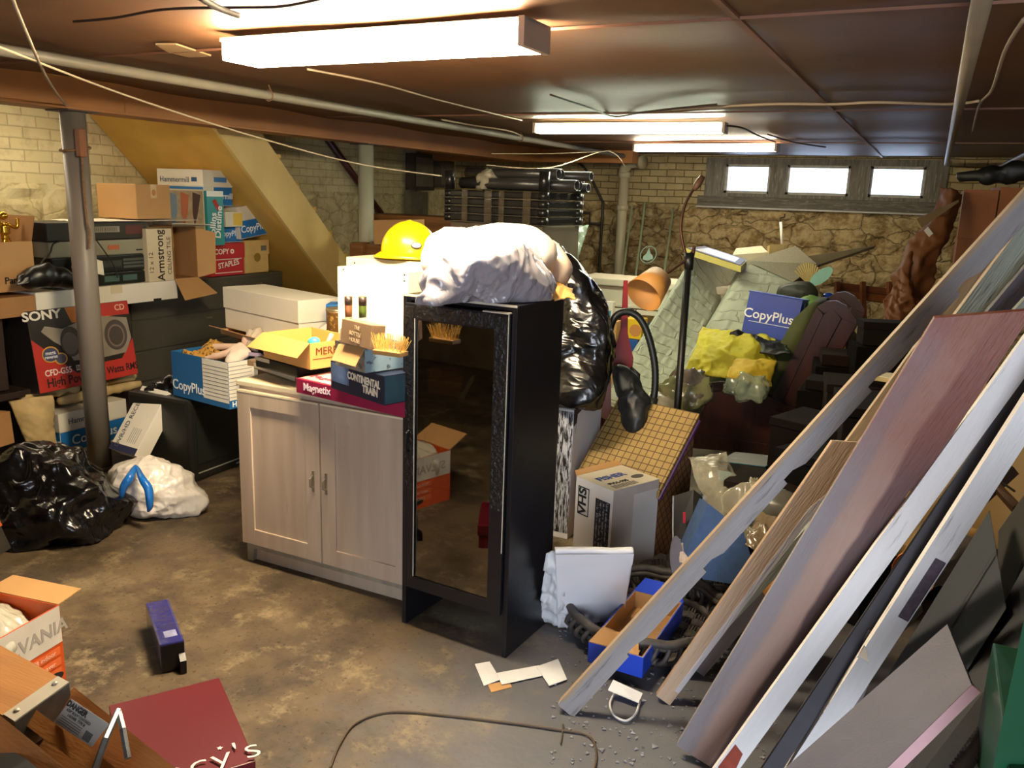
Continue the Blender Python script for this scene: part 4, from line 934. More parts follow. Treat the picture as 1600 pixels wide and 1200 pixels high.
# warning label on the rail
la = [P(115, 1093, w=1.63), P(174, 1132, w=1.585), P(147, 1168, w=1.57), P(88, 1129, w=1.615)]
lm_ = slab(la, .0012); 
bm = bmesh.new(); q = [l_(p) for p in la]; nn = (q[1]-q[0]).cross(q[3]-q[0]).normalized()
if nn.dot(EYE-la[0]) < 0: nn = -nn
prism(bm, [k_+nn*.006 for k_ in q], nn*.001); obj('warning_label', bm, mat('label_paper', 'a9aaa3', .5), t)
U_ = (q[1]-q[0]).normalized(); W_ = (q[0]-q[3]).normalized(); W_ = (W_-U_*W_.dot(U_)).normalized()
fL = (q[3]+nn*.0072, U_, W_, U_.cross(W_)); lw_ = (q[1]-q[0]).length; lh_ = (q[0]-q[3]).length
lettering(t, fL, 'DANGER', lw_*.3, lh_*.82, .014, '2a2a2a', bold=.03); lettering(t, fL, 'KEEP BODY CENTERED', lw_*.42, lh_*.62, .0065, '4a4a4a'); lettering(t, fL, 'LADDER  TYPE III', lw_*.42, lh_*.48, .0065, '4a4a4a')
for i in range(7): patch(t, fL, lw_*.72+.0028*i, lh_*.08, lw_*.72+.0028*i+.0014, lh_*.4, '3a3a3a', 'barcode')
for i in range(4): patch(t, fL, lw_*.08, lh_*(.1+.08*i), lw_*.62, lh_*(.1+.08*i)+.001, '6a6a66', 'printed_line')
for pts in ([(185, 1110, 1.62), (165, 1155, 1.55), (140, 1225, 1.5)], [(185, 1112, 1.62), (192, 1140, 1.58), (200, 1185, 1.55)]):
    pp = [l_(P(*k_[:2], w=k_[2])) for k_ in pts]
    obj('spreader', tube(bmesh.new(), pp, .0065, 6), gal, t)
mesh_thing('dark_tool_case', slab([P(-60, 1130, z=.62), P(40, 1185, z=.62), P(120, 1250, z=.62), P(-60, 1260, z=.62)], .615, 0, V(0, 0, -1)), mat('case_black', '101216', .4), 'tall black case in the extreme lower left corner', 'case')
# ================================================================ the middle: beige cabinet and what stands on it
bm_ = wood('beige_paint', 'b7a592', 'a8957f', .5, 2, 2, .08, worn='8a745c', mix=.72)
x0, x1 = -2.515, -1.645; yF = 2.53; H = .81; D = .44
t = thing('base_cabinet', 'beige painted two door cabinet with worn edges', 'cabinet', ((x0+x1)/2, yF, 0)); w = x1-x0
bm = bmesh.new(); bx(bm, -w/2, w/2, .02, D, .09, H-.02, .002); bx(bm, -w/2, w/2, .05, D, .0, .09)
obj('body', bm, bm_, t)
obj('top', box(-w/2-.012, w/2+.012, .014, D+.01, H-.022, H, .004), mat('beige_top', 'cdbf9f', .5, var=.1, vs=8, col2='a08c6c', mix=.66), t)
obj('skirt', prism(bmesh.new(), [(-w/2, .03, .0), (-w/2+.03, .03, 0), (-w/2+.04, .03, .06), (w/2-.04, .03, .06), (w/2-.03, .03, 0), (w/2, .03, 0), (w/2, .03, .09), (-w/2, .03, .09)], (0, .02, 0)), mat('skirt_grey', '8f8674', .6, var=.2, vs=20), t)
for s_, xa, xb in ((-1, -w/2+.004, -.004), (1, .004, w/2-.004)):
    z0, z1_ = .095, H-.035; f = .07; q = bmesh.new()
    bx(q, xa, xa+f, 0, .02, z0, z1_, .0015); bx(q, xb-f, xb, 0, .02, z0, z1_, .0015); bx(q, xa+f, xb-f, 0, .02, z0, z0+f, .0015); bx(q, xa+f, xb-f, 0, .02, z1_-f, z1_, .0015)
    d_ = obj('door', q, bm_, t)
    obj('door_panel', box(xa+f, xb-f, .008, .018, z0+f, z1_-f), bm_, d_)
    xh = -.035 if s_ < 0 else .03
    hb = bmesh.new(); bx(hb, xh-.006, xh+.006, -.004, 0, .40, .49, .002); tube(hb, [(xh, -.004, .42), (xh, -.022, .43), (xh, -.022, .46), (xh, -.004, .47)], .004, 8)
    obj('handle', hb, mat('handle_steel', 'a7a08e', .3, .8), d_)
    obj('lit_edge', box(xa+.002, xb-.002, -.0012, 0, z1_-.008, z1_-.001), mat('edge_cream', 'd8c9a6', .5), d_)  # cream strip paints in the light caught by the door's top edge
TZ = H+.002
# books and binders
A = P(396, 576, z=TZ); B = P(462, 598, z=TZ)
r, fr, w = carton('binder', 'brown ring binder lying under the black binder', 'binder', A, B, .26, .035, mat('binder_brown', '7d6648', .5), bev=.006)
patch(r, fr['F'], .006, .006, w-.006, .029, mat('pages', 'c9bb9a', .8, bump=.3, bs=80, stretch=(1, 1, 20)), 'pages')
r, fr, w = carton('binder', 'black binder directly under the shallow brown box', 'binder', P(399, 573, z=TZ+.04), P(466, 591, z=TZ+.04), .25, .045, mat('binder_black', '17161a', .35), bev=.008)
patch(r, fr['F'], w*.0, .03, w*.35, .046, mat('pages', 'c9bb9a', .8), 'pages')
# red magnet toy box, train box
A = P(463, 613, z=TZ); B = P(640, 655, z=TZ)
r, fr, w = carton('toy_box', 'flat magenta toy box at the front edge of the cabinet top', 'box', A, B, .26, .058, mat('magenta_card', '8e1e40', .3, var=.1, vs=6), bev=.003)
lettering(r, fr['F'], 'Magnetix', w*.2, .032, .042, 'ecd9dc', bold=.02, rot=.03)
patch(r, fr['T'], .01, .01, w*.5, .25, mat('toy_top', 'd8a8a2', .3, var=.3, vs=12), 'picture'); lettering(r, fr['T'], 'Magnetix', w*.2, .06, .05, 'b0304a', eps=.003)
A = P(517, 606, z=TZ+.06); B = P(600, 634, z=TZ+.06)
r, fr, w = carton('train_box', 'dark blue toy train box standing on the magenta box', 'box', A, B, .2, .105, mat('train_navy', '1c2238', .3, var=.15), bev=.002)
patch(r, fr['F'], .004, .03, w*.36, .1, mat('train_photo', '54688a', .3, var=.6, vs=14), 'picture')
lettering(r, fr['F'], 'CONTINENTAL', w*.64, .068, .037, 'e9dcc0', bold=.04, sx=.78, rot=-.02); lettering(r, fr['F'], 'TRAIN', w*.76, .036, .038, 'e9dcc0', bold=.04, sx=.85, rot=-.02)
patch(r, fr['R'], .004, .004, .196, .1, mat('train_side', '243a48', .3, var=.4, vs=12), 'picture')
# open dusty grey-blue carton
A = P(524, 566, z=TZ+.17); N_ = P(571, 585, z=TZ+.17); B = P(640, 574, z=TZ+.17)
q = [P(524, 570, z=TZ+.17), P(571, 583, z=TZ+.17), P(640, 573, z=TZ+.17)]
r, fr, w = carton('dusty_box', 'dusty blue-grey open box with mould spots beside black cabinet', 'box', q[1], q[2], .16, .085, mat('dusty_blue', '7f95a0', .6, col2='3c4650', mix=.62, vs=18, var=.1), open_={'L': (.07, 2.6)}, inner=kraft)
obj('inner_card', box(-w/2+.01, w/2-.01, -.07, .07, .06, .065), kraft, r)
r, fr, w = carton('dusty_box', 'brown stained side flap carton left of the dusty blue box', 'box', q[0], q[1]-V(.004, 0, 0), .15, .09, mat('stained_grey', '8a8170', .6, col2='5c5140', mix=.55, vs=9), open_={}, inner=kraft)
r, fr, w = carton('cardboard_box', 'small brown printed box tilted on the dusty box', 'box', P(531, 535, z=TZ+.262), P(577, 547, z=TZ+.262), .06, .085, mat('print_brown', '84684c', .6, var=.15), tilt=.12)
lettering(r, fr['F'], 'THE', w*.55, .064, .019, 'c9b08a', rot=-.05); lettering(r, fr['F'], 'BOTTLE', w*.5, .042, .02, 'c9b08a', rot=-.05); lettering(r, fr['F'], 'HOUSE', w*.5, .02, .02, 'c9b08a', rot=-.05)
# straw brush
bc = P(610, 549, z=TZ+.27)
t = thing('straw_brush', 'yellow straw whisk brush lying on the dusty box', 'brush', bc)
bm = bmesh.new(); random.seed(4)
for i in range(110):
    a = random.uniform(-.05, .05); b = random.uniform(-.02, .02)
    tube(bm, [(a, b, .0), (a*1.25+random.uniform(-.01, .01), b+random.uniform(-.01, .01), .03+random.random()*.03)], .0011, 3)
o = obj('bristles', bm, ink('d9b057'), t)
obj('block', box(-.055, .055, -.025, .025, -.012, .004, .003), mat('brush_wood', 'a67d45', .6), t)
# shallow kraft box MERRI
A = P(412, 558, z=TZ+.09); N_ = P(485, 578, z=TZ+.09); R_ = P(519, 563, z=TZ+.09)
d = max(.16, (R_-N_).length)
r, fr, w = carton('cardboard_box', 'shallow open brown box of odds and ends on the black binder', 'box', A, N_, .24, .105, mat('bright_kraft', 'cf9c54', .6, var=.05), open_={}, inner=kraft)
lettering(r, fr['R'], 'MERRILL', .105, .068, .044, '6a2c14', bold=.0, eps=.003); patch(r, fr['R'], .01, .038, .22, .041, '6a2c14', 'printed_line')
fw_ = bmesh.new(); prism(fw_, [(-w/2, -.12, .105), (w/2, -.12, .105), (w/2-.02, -.165, .05), (-w/2-.04, -.17, .045)], (0, -.003, 0)); obj('flap', fw_, mat('bright_kraft', 'cf9c54', .6), r)
SM = r.matrix_world.copy()
mesh_thing('screwdriver_handle', tube(bmesh.new(), [SM@V(w/2-.05, -.03, .03), SM@V(w/2-.02, 0, .13)], [.012, .009], 10), mat('tool_grey', '8d8a82', .4), 'grey tool handle sticking out of the shallow brown box', 'tool', smooth=True)
mesh_thing('tape_roll', blob([(0, 0, 0, .018), (.012, .005, .004, .016)], 3, .01, 0), mat('turquoise', '3aa5a0', .35), 'small turquoise knob in the shallow brown box', 'knob', SM@V(w/2-.04, -.08, .098), smooth=True)
# rusty can
cc = P(507, 533, z=TZ+.1)
t = thing('metal_can', 'round rusty decorated can behind the shallow brown box', 'can', (cc.x, cc.y+.1, TZ))
canm = mat('rusty_can', '8a6234', .4, .3, var=.3, vs=30, col2='e0b060', mix=.58)
obj('can_body', lathe(bmesh.new(), [(.052, 0), (.054, .004), (.052, .008), (.052, .225), (.055, .23)], 28), canm, t, True)
obj('lid', lathe(bmesh.new(), [(.055, .23), (.056, .24), (.05, .245), (.045, .241), (.0, .241)], 28, cap=False), mat('can_lid', '9a8a6a', .35, .6, var=.2), t, True)
# small shelf table behind the cabinet to carry the rest
t = thing('work_table', 'plain wooden table behind the beige cabinet under the white boxes', 'table', (-2.2, 3.45, 0))
obj('top', box(-.75, .5, -.4, .45, .735, .765, .004), mat('table_top', '8a7050', .6), t)
for a in (-.7, .45):
    for b in (-.33, .4): obj('leg', box(a-.025, a+.025, b-.025, b+.025, 0, .735), mat('table_top', '8a7050', .6), t)
# white archive box, open flaps below
zb = .77
N_ = P(466, 471, z=1.03); L_1 = P(350, 449, z=1.03); R_1 = P(509, 462, z=1.03)
nA = V(L_1.x, L_1.y, zb+.03); nB = V(N_.x, N_.y, zb+.03)
r, fr, w = carton('archive_box', 'long white lidded archive box behind the shallow brown box', 'box', nA, nB, max(.25, (R_1-N_).length*.9), .23, mat('archive_white', 'd6cfbd', .6, var=.03), lid=(.115, mat('archive_white', 'd6cfbd', .6)))
r['label'] = 'long white lidded archive box behind the shallow brown box'
A = nA-V(0, .04, .032); B = nB-V(.02, .06, .032)
r, fr, w = carton('cardboard_box', 'flattened brown carton under the white archive box', 'box', A, B, .34, .028, kraft, open_={'F': (.08, 1.25), 'R': (.07, 1.3)}, inner=kraft)
r, fr, w = carton('cardboard_box', 'shaded brown carton on the floor carrying the white archive box', 'box', V(A.x, A.y, .002)+(B-A).normalized()*.06+V(0, .08, 0), V(B.x, B.y, .002)-(B-A).normalized()*.03+V(0, .08, 0), .26, A.z-.006, kraft_d)
mesh_thing('plastic_bag', blob([(0, 0, 0.06, .07), (.06, .02, .05, .06), (0, .0, .13, .04)], 4, .03, .012, 25, 6, 0.0), mat('bag_pink_white', 'd8c9c0', .4, var=.1), 'pale bag with blue print behind the rusty can', 'bag', V(P(520, 480, w=4.15).x, P(520, 480, w=4.15).y, .77), smooth=True)
r, fr, w = carton('paper_case', 'bright blue box corner peeking out behind the rusty can', 'box', V(P(509, 480, w=4.3).x, P(509, 480, w=4.3).y, .77), V(P(535, 480, w=4.3).x, P(535, 480, w=4.3).y, .77), .12, .25, mat('case_blue_1d6fb5', '1d6fb5', .45))
# tall white box stack behind
a = P(529, 560, w=3.62); b = P(637, 560, w=3.45); zz = .77
top = P(529, 418, w=3.62).z; tp2 = P(637, 418, w=3.45).z
hgt = (top+tp2)/2-zz
u = V(b.x-a.x, b.y-a.y, 0)
wbx = mat('bright_white_card', 'e6dfc4', .5, var=.02)
r, fr, w = carton('storage_box', 'tall white storage box in front, directly behind the bottles', 'box', V(a.x, a.y, zz), V(b.x, b.y, zz), .24, hgt, wbx, bev=.002)
for q in ((w*.08, hgt-.015), (w*.94, hgt-.015), (w*.94, hgt-.04)): patch(r, fr['F'], q[0], q[1], q[0]+.008, q[1]+.008, '3a352c', 'staple_hole')
a = P(541, 402, w=4.0); b = P(668, 410, w=3.8); 
r, fr, w = carton('storage_box', 'white box behind the tall one, carrying the yellow hard hat', 'box', V(a.x, a.y, zz), V(b.x, b.y, zz), .3, (a.z+b.z)/2-zz, wbx, bev=.002)
h2 = (a.z+b.z)/2
for q in ((w*.1, h2-zz-.03), (w*.1, h2-zz-.055), (w*.78, h2-zz-.04), (w*.78, h2-zz-.07)): patch(r, fr['F'], q[0], q[1], q[0]+.008, q[1]+.008, '3a352c', 'staple_hole')
patch(r, fr['F'], w*.84, .0, w*.99, h2-zz-.1, 'b5532a', 'orange_panel')
# hard hat
hc = P(640, 402, w=3.95); hc.z = h2+.006
t = thing('hard_hat', 'yellow hard hat with small oval badge on the white box', 'helmet', hc, math.radians(200))
prof = [(math.cos(a)*.122, .03+math.sin(a)*.145) for a in np.linspace(0, PI/2*.98, 14)]
ym = mat('hat_yellow', 'f0c810', .28, var=.03, coat=.3)
bm = lathe(bmesh.new(), [(.118, .012), (.122, .03)]+prof[1:], 36)
bmesh.ops.scale(bm, vec=(1.12, .95, 1), verts=bm.verts); obj('shell', bm, ym, t, True)
bm = bmesh.new(); ring = []
for k_ in range(40):
    an = 2*PI*k_/40; e = .006+.028*max(0, math.cos(an))**2.2
    ring.append([bm.verts.new(((.13)*math.cos(an)*1.05, .116*math.sin(an), .03)), bm.verts.new(((.13+e)*math.cos(an)*1.05, (.116+e)*math.sin(an), .008)), bm.verts.new(((.13+e)*math.cos(an)*1.05, (.116+e)*math.sin(an), .002)), bm.verts.new((.12*math.cos(an), .11*math.sin(an), .015))])
for i in range(40):
    for j in range(4): bm.faces.new((ring[i][j], ring[(i+1) % 40][j], ring[(i+1) % 40][(j+1) % 4], ring[i][(j+1) % 4]))
obj('brim', bm, ym, t, True)
bm = bmesh.new(); tube(bm, [(-.1, 0, .09), (-.06, 0, .145), (0, 0, .172), (.06, 0, .15), (.11, 0, .09)], .008, 8); obj('ridge', bm, ym, t, True)
dvec = (EYE-hc); dvec.z = 0; dvec.normalize()
loc = t.matrix_basis.inverted() if False else None
ang = math.atan2(dvec.y, dvec.x)-math.radians(200)+.2
cx_, cy_ = math.cos(ang)*.126*1.05, math.sin(ang)*.126*.93
bm = bmesh.new(); e1 = V(-math.sin(ang), math.cos(ang), 0); e2 = V(-math.cos(ang)*.45, -math.sin(ang)*.45, .9).normalized(); nn = e1.cross(e2)
prism(bm, [V(cx_, cy_, .068)+e1*math.cos(a)*.026+e2*math.sin(a)*.016 for a in np.linspace(0, 2*PI, 24)[:-1]], nn*.004); obj('badge', bm, ink('3b3a34'), t)
bm = bmesh.new(); prism(bm, [V(cx_, cy_, .068)+nn*.0045+e1*math.cos(a)*.021+e2*math.sin(a)*.012 for a in np.linspace(0, 2*PI, 24)[:-1]], nn*.001); obj('badge_field', bm, ink('d9d2b8'), t)
# bottles
for px, py, w_, gl, lab, hh in ((545, 520, 3.3, ('8d5a3c', .15), 'brown capped bottle neck left of the green topped bottle', .3), (567, 530, 3.22, ('5b6b2c', .1), 'glass bottle with dark foil neck in front of the white box', .3)):
    p0 = P(px, py, w=w_); topz = P(px, 463, w=w_).z
    t = thing('glass_bottle', lab, 'bottle', (p0.x, p0.y, topz-hh))
    obj('body', lathe(bmesh.new(), [(.0, 0), (.036, .002), (.038, .01), (.038, hh-.16), (.034, hh-.13), (.018, hh-.1), (.0135, hh-.08), (.0135, hh-.0)], 24), mat('bottle_'+gl[0], 'd8d2b4' if px > 550 else 'b0a080', .08, coat=.5), t, True)
    obj('foil', lathe(bmesh.new(), [(.0145, hh-.075), (.015, hh-.05), (.0150, hh), (.015, hh+.004), (.0, hh+.004)], 20), mat('foil_'+gl[0], gl[0], .3, var=.1), t, True)
    obj('cap', lathe(bmesh.new(), [(.0155, hh-.03), (.0158, hh+.003), (.0, hh+.005)], 20), mat('foil_dark', '3a2a22', .35), t, True)
t = thing('bottle_stand', 'low board carrying the two bottles behind the boxes', 'board', (-2.05, 2.97+.13, TZ-.04))
obj('board', box(-.3, .3, -.12, .02, .0, .02), kraft, t)

# ================================================================ black display cabinet
a = V(-1.612, 2.432, 0); b = V(-1.172, 2.402, 0); rz = math.atan2(b.y-a.y, b.x-a.x); w = (b-a).length; D = .33; H = 1.252
bk = mat('black_paint', '15151a', .35, var=.15, vs=10, bump=.06, bs=60)
bkb = mat('black_blistered_paint', '121214', .3, var=.2, vs=30, bump=.9, bs=70, col2='6a665e', mix=.7, sharp=.03)
t = thing('display_cabinet', 'black narrow display cabinet with a single glass door', 'cabinet', (a+b)/2, rz)
for s_ in (-1, 1): obj('side_panel', box(s_*w/2-.009, s_*w/2+.009, 0, D, 0, H, .001), bk, t)
bm = bmesh.new(); bx(bm, -w/2+.009, w/2-.009, .02, D, H-.02, H); bx(bm, -w/2+.009, w/2-.009, .02, D, .17, .19); bx(bm, -w/2+.009, w/2-.009, D-.008, D, .19, H-.02)
obj('carcass', bm, bk, t)
obj('top_edge', box(-w/2-.009, w/2+.009, -.001, .004, H-.006, H+.0015), mat('pale_edge', 'b9b2a2', .5), t)
for z in (.55, .88): obj('shelf', box(-w/2+.01, w/2-.01, .04, D-.01, z, z+.012), bk, t)
zA, zB = .165, 1.225; q = bmesh.new(); f = .05; xa, xb = -w/2+.012, w/2-.012
bx(q, xa, xa+f*.8, -.016, .004, zA, zB, .002); bx(q, xb-f*1.1, xb, -.016, .004, zA, zB, .002); bx(q, xa+f*.8, xb-f*1.1, -.016, .004, zA, zA+f*.9, .001); bx(q, xa+f*.8, xb-f*1.1, -.016, .004, zB-f*1.1, zB, .001)
d_ = obj('door', q, bk, t)
obj('blistered_paint', box(xa+.002, xa+f*.8-.002, -.0185, -.016, .55, zB-.01, .001), bkb, d_); obj('blistered_paint', box(xb-f*1.1+.002, xb-.002, -.0185, -.016, .55, zB-.01, .001), bkb, d_)
obj('blistered_paint', box(xa+f, xb-f*1.1, -.0185, -.016, zB-f, zB-.004, .001), bkb, d_)
obj('door_glass', box(xa+f*.8, xb-f*1.1, -.008, -.004, zA+f*.9, zB-f*1.1), glass('cabinet_glass', '9a948a', .02, .17), d_)
obj('chipped_edge', box(xa+f*.8, xa+f*.8+.0025, -.0175, -.015, zA+.05, zB-.05), mat('pale_edge', 'b9b2a2', .5), d_)
obj('chipped_edge', box(xb-.002, xb+.001, -.0175, -.015, .4, zB), mat('pale_edge', 'b9b2a2', .5), d_)
obj('top_chip', box(xb-.1, xb, -.018, .004, zB, zB+.004), mat('pale_edge', 'b9b2a2', .5), d_)
hb = bmesh.new(); tube(hb, [(xa+.02, -.016, .77), (xa+.02, -.035, .765), (xa+.02, -.035, .70), (xa+.02, -.016, .695)], .005, 8); obj('handle', hb, mat('black_metal', '1a1a1a', .25, .6), d_)
BCM = t.matrix_basis.copy() if False else Matrix.Translation((a+b)/2) @ Matrix.Rotation(rz, 4, 'Z')
def bc_(x, y, z): return BCM @ V(x, y, z)
# things behind the glass
r, fr, w2 = carton('keepsake_box', 'dark maroon box on the cabinet floor behind the glass', 'box', bc_(-.06, .06, .192), bc_(.15, .06, .192), .2, .13, mat('maroon_card', '3a1212', .4))
obj('lid', box(-w2/2-.004, w2/2+.004, -.104, .104, .1, .135, .002), mat('maroon_card2', '52201c', .4), r)
r, fr, w2 = carton('cardboard_box', 'brown box with orange lettering on the lowest shelf behind glass', 'box', bc_(-.18, .06, .563), bc_(-.02, .06, .563), .22, .24, kraft_d)
for i, s_ in enumerate(('SUPER', 'WHITE', 'KITCHEN')): lettering(r, fr['F'], s_, w2/2, .14-.045*i, .035, 'b8542a')
r, fr, w2 = carton('cardboard_box', 'plain brown box right of the lettered one behind glass', 'box', bc_(0, .1, .563), bc_(.16, .1, .563), .18, .2, kraft_d)
mesh_thing('paper_flag', slab([bc_(-.02, .04, .90), bc_(0.0, .04, .897), bc_(.045, .05, .99), bc_(.03, .05, .99)], .002), wht, 'bent white paper strip standing behind the cabinet glass', 'paper')
r, fr, w2 = carton('cardboard_box', 'low dusty carton on the upper shelf behind glass', 'box', bc_(-.18, .08, .893), bc_(-.03, .08, .893), .2, .09, kraft_d)

# white sack on top of the black cabinet
o_ = P(750, 478, w=2.8); o_.z = H+.001
def sp(px, py, w_, r): q = P(px, py, w=w_)-o_; return (q.x, q.y, q.z, r)
t = thing('sack', 'bulging white plastic sack of bedding on top of the black cabinet', 'bag', o_)
obj('plastic_skin', blob([sp(700, 442, 2.76, .085), sp(750, 436, 2.76, .1), sp(798, 432, 2.82, .095), sp(688, 460, 2.7, .05), sp(820, 425, 2.9, .06), sp(672, 474, 2.62, .018), sp(665, 480, 2.6, .012)], 6, .03, .026, 12, 41, .001, 6), plastic_film('grey_white_film', '8d8990', .22), t, True)
obj('bedding', blob([sp(698, 395, 2.92, .07), sp(730, 402, 2.96, .075), sp(775, 402, 3.0, .085), sp(812, 396, 3.02, .08), sp(688, 415, 2.9, .05), sp(822, 420, 3.02, .07)], 5, .04, .014, 14, 43, None, 4), mat('bedding_white', 'ded4c6', .85, var=.04), t, True)
mesh_thing('pillow', blob([sp(852, 400, 3.2, .055), sp(862, 425, 3.2, .06), sp(850, 445, 3.15, .05)], 4, .04, .006, 16, 3), mat('pillow_pink', 'd9c3ac', .85), 'pinkish pillow squeezed between the white sack and black bag', 'pillow', o_, smooth=True)
kp = [P(836, 466, z=H+.004), P(900, 466, z=H+.004), P(884, 440, z=H+.02), P(845, 441, z=H+.03)]
mesh_thing('paper_bag', cloth(quadf(*kp, V(0, 0, .02)), 30, 20, .008, 30, 8, .004), mat('kraft_paper', 'c8954f', .7, var=.1), 'crumpled brown paper bag on the black cabinet right of the sack', 'bag', smooth=True)
# black bags behind the cabinet, standing on the white appliance
AH = .64
o_ = P(915, 625, w=3.95); o_.z = AH+.008
t = thing('trash_bag', 'tall black bag standing behind the right side of the black cabinet', 'bag', o_)
sp1 = lambda px, py, w_, r: (*(P(px, py, w=w_)-o_), r)
obj('bag', blob([sp1(885, 430, 3.9, .06), sp1(900, 455, 3.9, .085), sp1(906, 500, 3.9, .115), sp1(908, 545, 3.9, .12), sp1(903, 590, 3.9, .11), sp1(905, 612, 3.88, .1)], 6, .045, .022, 10, 51, .001, 6), black_bag, t, True)
obj('gathered_neck', blob([sp1(852, 384, 3.95, .025), sp1(868, 394, 3.92, .04), sp1(882, 415, 3.9, .045), sp1(888, 440, 3.9, .04)], 5, .02, .012, 26, 52, None, 5), black_bag, t, True)

# ================================================================ the rear middle
# carton and dresser behind the white boxes
dY = 6.0
a = P(552, 372, y=dY); b = P(770, 345, y=dY)
t = thing('dresser', 'brown wooden dresser with carved drawer front behind the hard hat', 'dresser', ((a.x+b.x)/2+.05, dY, 0)); w = b.x-a.x; hD = P(700, 340, y=dY).z
dw = wood('dresser_wood', '8a5c30', '6a4220', .4, 3, 0, .08)
obj('body', box(-w/2, w/2+.1, 0, .45, 0, hD, .006), dw, t)
for i in range(4):
    zt_ = hD-.03-i*.25; d_ = obj('drawer', box(-w/2+.04, w/2+.06, -.014, 0, zt_-.22, zt_, .005), dw, t)
    for s_ in (-.5, .5): p_ = obj('pull', lathe(bmesh.new(), [(.0, -.01), (.05, -.01), (.05, .004), (.0, .004)], 20), mat('pull_dark', '4a3a26', .3, .5), d_); p_.rotation_euler = (PI/2, 0, 0); p_.location = (s_*w*.6, -.02, zt_-.1)
a = P(585, 382, y=5.3); b = P(636, 382, y=5.3); 
t = thing('side_shelf', 'small wooden shelf unit behind the pale post', 'shelf', ((a.x+b.x)/2-.08, 5.3, 0))
obj('body', box(-.3, .25, 0, .3, 0, a.z-.002, .004), dw, t)
r, fr, w = carton('cardboard_box', 'plain open brown carton on the shelf unit right of the pale post', 'box', a, b, .25, P(600, 345, y=5.3).z-a.z, kraft, open_={})
ab = P(548, 400, y=5.28); 
r, fr, w = carton('wooden_crate', 'small wooden crate left of the pale post foot end', 'crate', V(P(549, 400, y=5.25).x, 5.25, a.z-.12), V(P(566, 400, y=5.25).x, 5.25, a.z-.12), .1, .13, dw)
# stacked black shelving
sY = 5.35
c0 = P(692, 345, w=5.55); c1 = P(850, 356, w=5.1); c2 = P(918, 350, w=5.45)
zb = (c0.z+c1.z+c2.z)/3; c0.z = c1.z = c2.z = zb
u = (c1-c0); w = u.length; u.normalize(); v_ = V(-u.y, u.x, 0); d = abs((c2-c1).dot(v_))
htop = P(850, 300, w=5.1).z-zb
M_ = Matrix(((u.x, v_.x, 0, c0.x), (u.y, v_.y, 0, c0.y), (0, 0, 1, zb), (0, 0, 0, 1)))
t = thing('plastic_shelving', 'stack of four black plastic shelf tiers wrapped in tape and film', 'shelving', M=M_)
bp_ = mat('black_plastic', '1b1a19', .3, var=.1)
tier = htop/4
for i in range(4):
    z0 = i*tier; q = bmesh.new(); bx(q, .02, w-.02, .01, d-.01, z0+.006, z0+tier-.004, .008)
    tt = obj('shelf_tier', q, bp_, t)
    q = bmesh.new(); 
    for X in (0.03, w-.03):
        for Y in (.03, d-.03): lathe(q, [(.034, z0+.002), (.034, z0+tier-.002)], 14, (X, Y))
    obj('corner_socket', q, bp_, tt, True)
    q = bmesh.new(); bx(q, .0, w, -.002, .004, z0, z0+.004); bx(q, w-.004, w+.002, 0, d, z0, z0+.004); obj('rim', q, mat('rim_worn', '5f594e', .3), tt)
for X in (.03, w-.03):
    for Y in (.03, d-.03): obj('post_stub', tube(bmesh.new(), [(X, Y, htop), (X, Y, htop+.12)], .034, 14), bp_, t, True)
fm = plastic_film('tape_film', '6e6450', .15, alpha=.3)
for X, W_2 in ((.14, .04), (.3, .05), (.4, .035), (.56, .05)): obj('packing_tape', box(X*w/.7, (X+W_2)*w/.7, -.005, -.003, 0, htop), fm, t)
# pipe bundle on top
tubes = [(.05, .07, .036), (.13, .07, .034), (.21, .07, .036), (.09, .135, .034), (.17, .135, .036), (.25, .13, .03), (.29, .06, .03)]
t2 = thing('tube_bundle', 'bundle of black plastic tubes bound with clear film on the shelving', 'tubes', M=M_ @ Matrix.Translation((.1, 0, htop+.004)))
for i, (Y, Z, r_) in enumerate(tubes):
    L0 = .0+.03*(i % 3); L1 = w-.14+.05*((i*7) % 4)
    Y = Y/.3*d*.9
    q = bmesh.new(); N_s = 16; rings = []
    for (X, rr) in ((L0, r_*.85), (L0, r_), (L1, r_), (L1, r_*.8), (L1-.06, r_*.8)):
        rings.append([q.verts.new((X, Y+rr*math.cos(2*PI*k_/N_s), Z-.03+rr*math.sin(2*PI*k_/N_s))) for k_ in range(N_s)])
    for ra, rb_ in zip(rings, rings[1:]):
        for k_ in range(N_s): q.faces.new((ra[k_], ra[(k_+1) % N_s], rb_[(k_+1) % N_s], rb_[k_]))
    q.faces.new(rings[0]); q.faces.new(rings[-1])
    obj('tube', q, mat('tube_grey', '34322f', .3), t2, True)
obj('film_wrap', blob([(.16, .25*d, .05, .055), (.2, .5*d, .06, .06), (.16, .75*d, .05, .055), (.2, .2*d, .05, .055)], 4, .04, .02, 40, 5, -.0), plastic_film('wrap_film', 'c9bfa5', .08, alpha=.55), t2, True)
# tall bare stand under shelving
t = thing('shelf_support', 'dark wooden cupboard carrying the black shelving stack', 'cupboard', M=M_ @ Matrix.Translation((0, 0, -zb)))
obj('body', box(.05, w*.97, .02, d-.01, 0, zb-.002, .005), mat('dim_grey_wood', '5c5142', .6), t)
# hanging clear film on wall behind
mesh_thing('plastic_sheet', cloth(quadf(P(862, 352, w=5.75), P(920, 352, w=5.75), P(898, 420, w=5.7), P(868, 425, w=5.7)), 20, 24, .015, 14, 9, .002), plastic_film('hazy_film', '9fae9c', .15, alpha=.5), 'clear film hanging under the right end of the shelving', 'film', smooth=True)
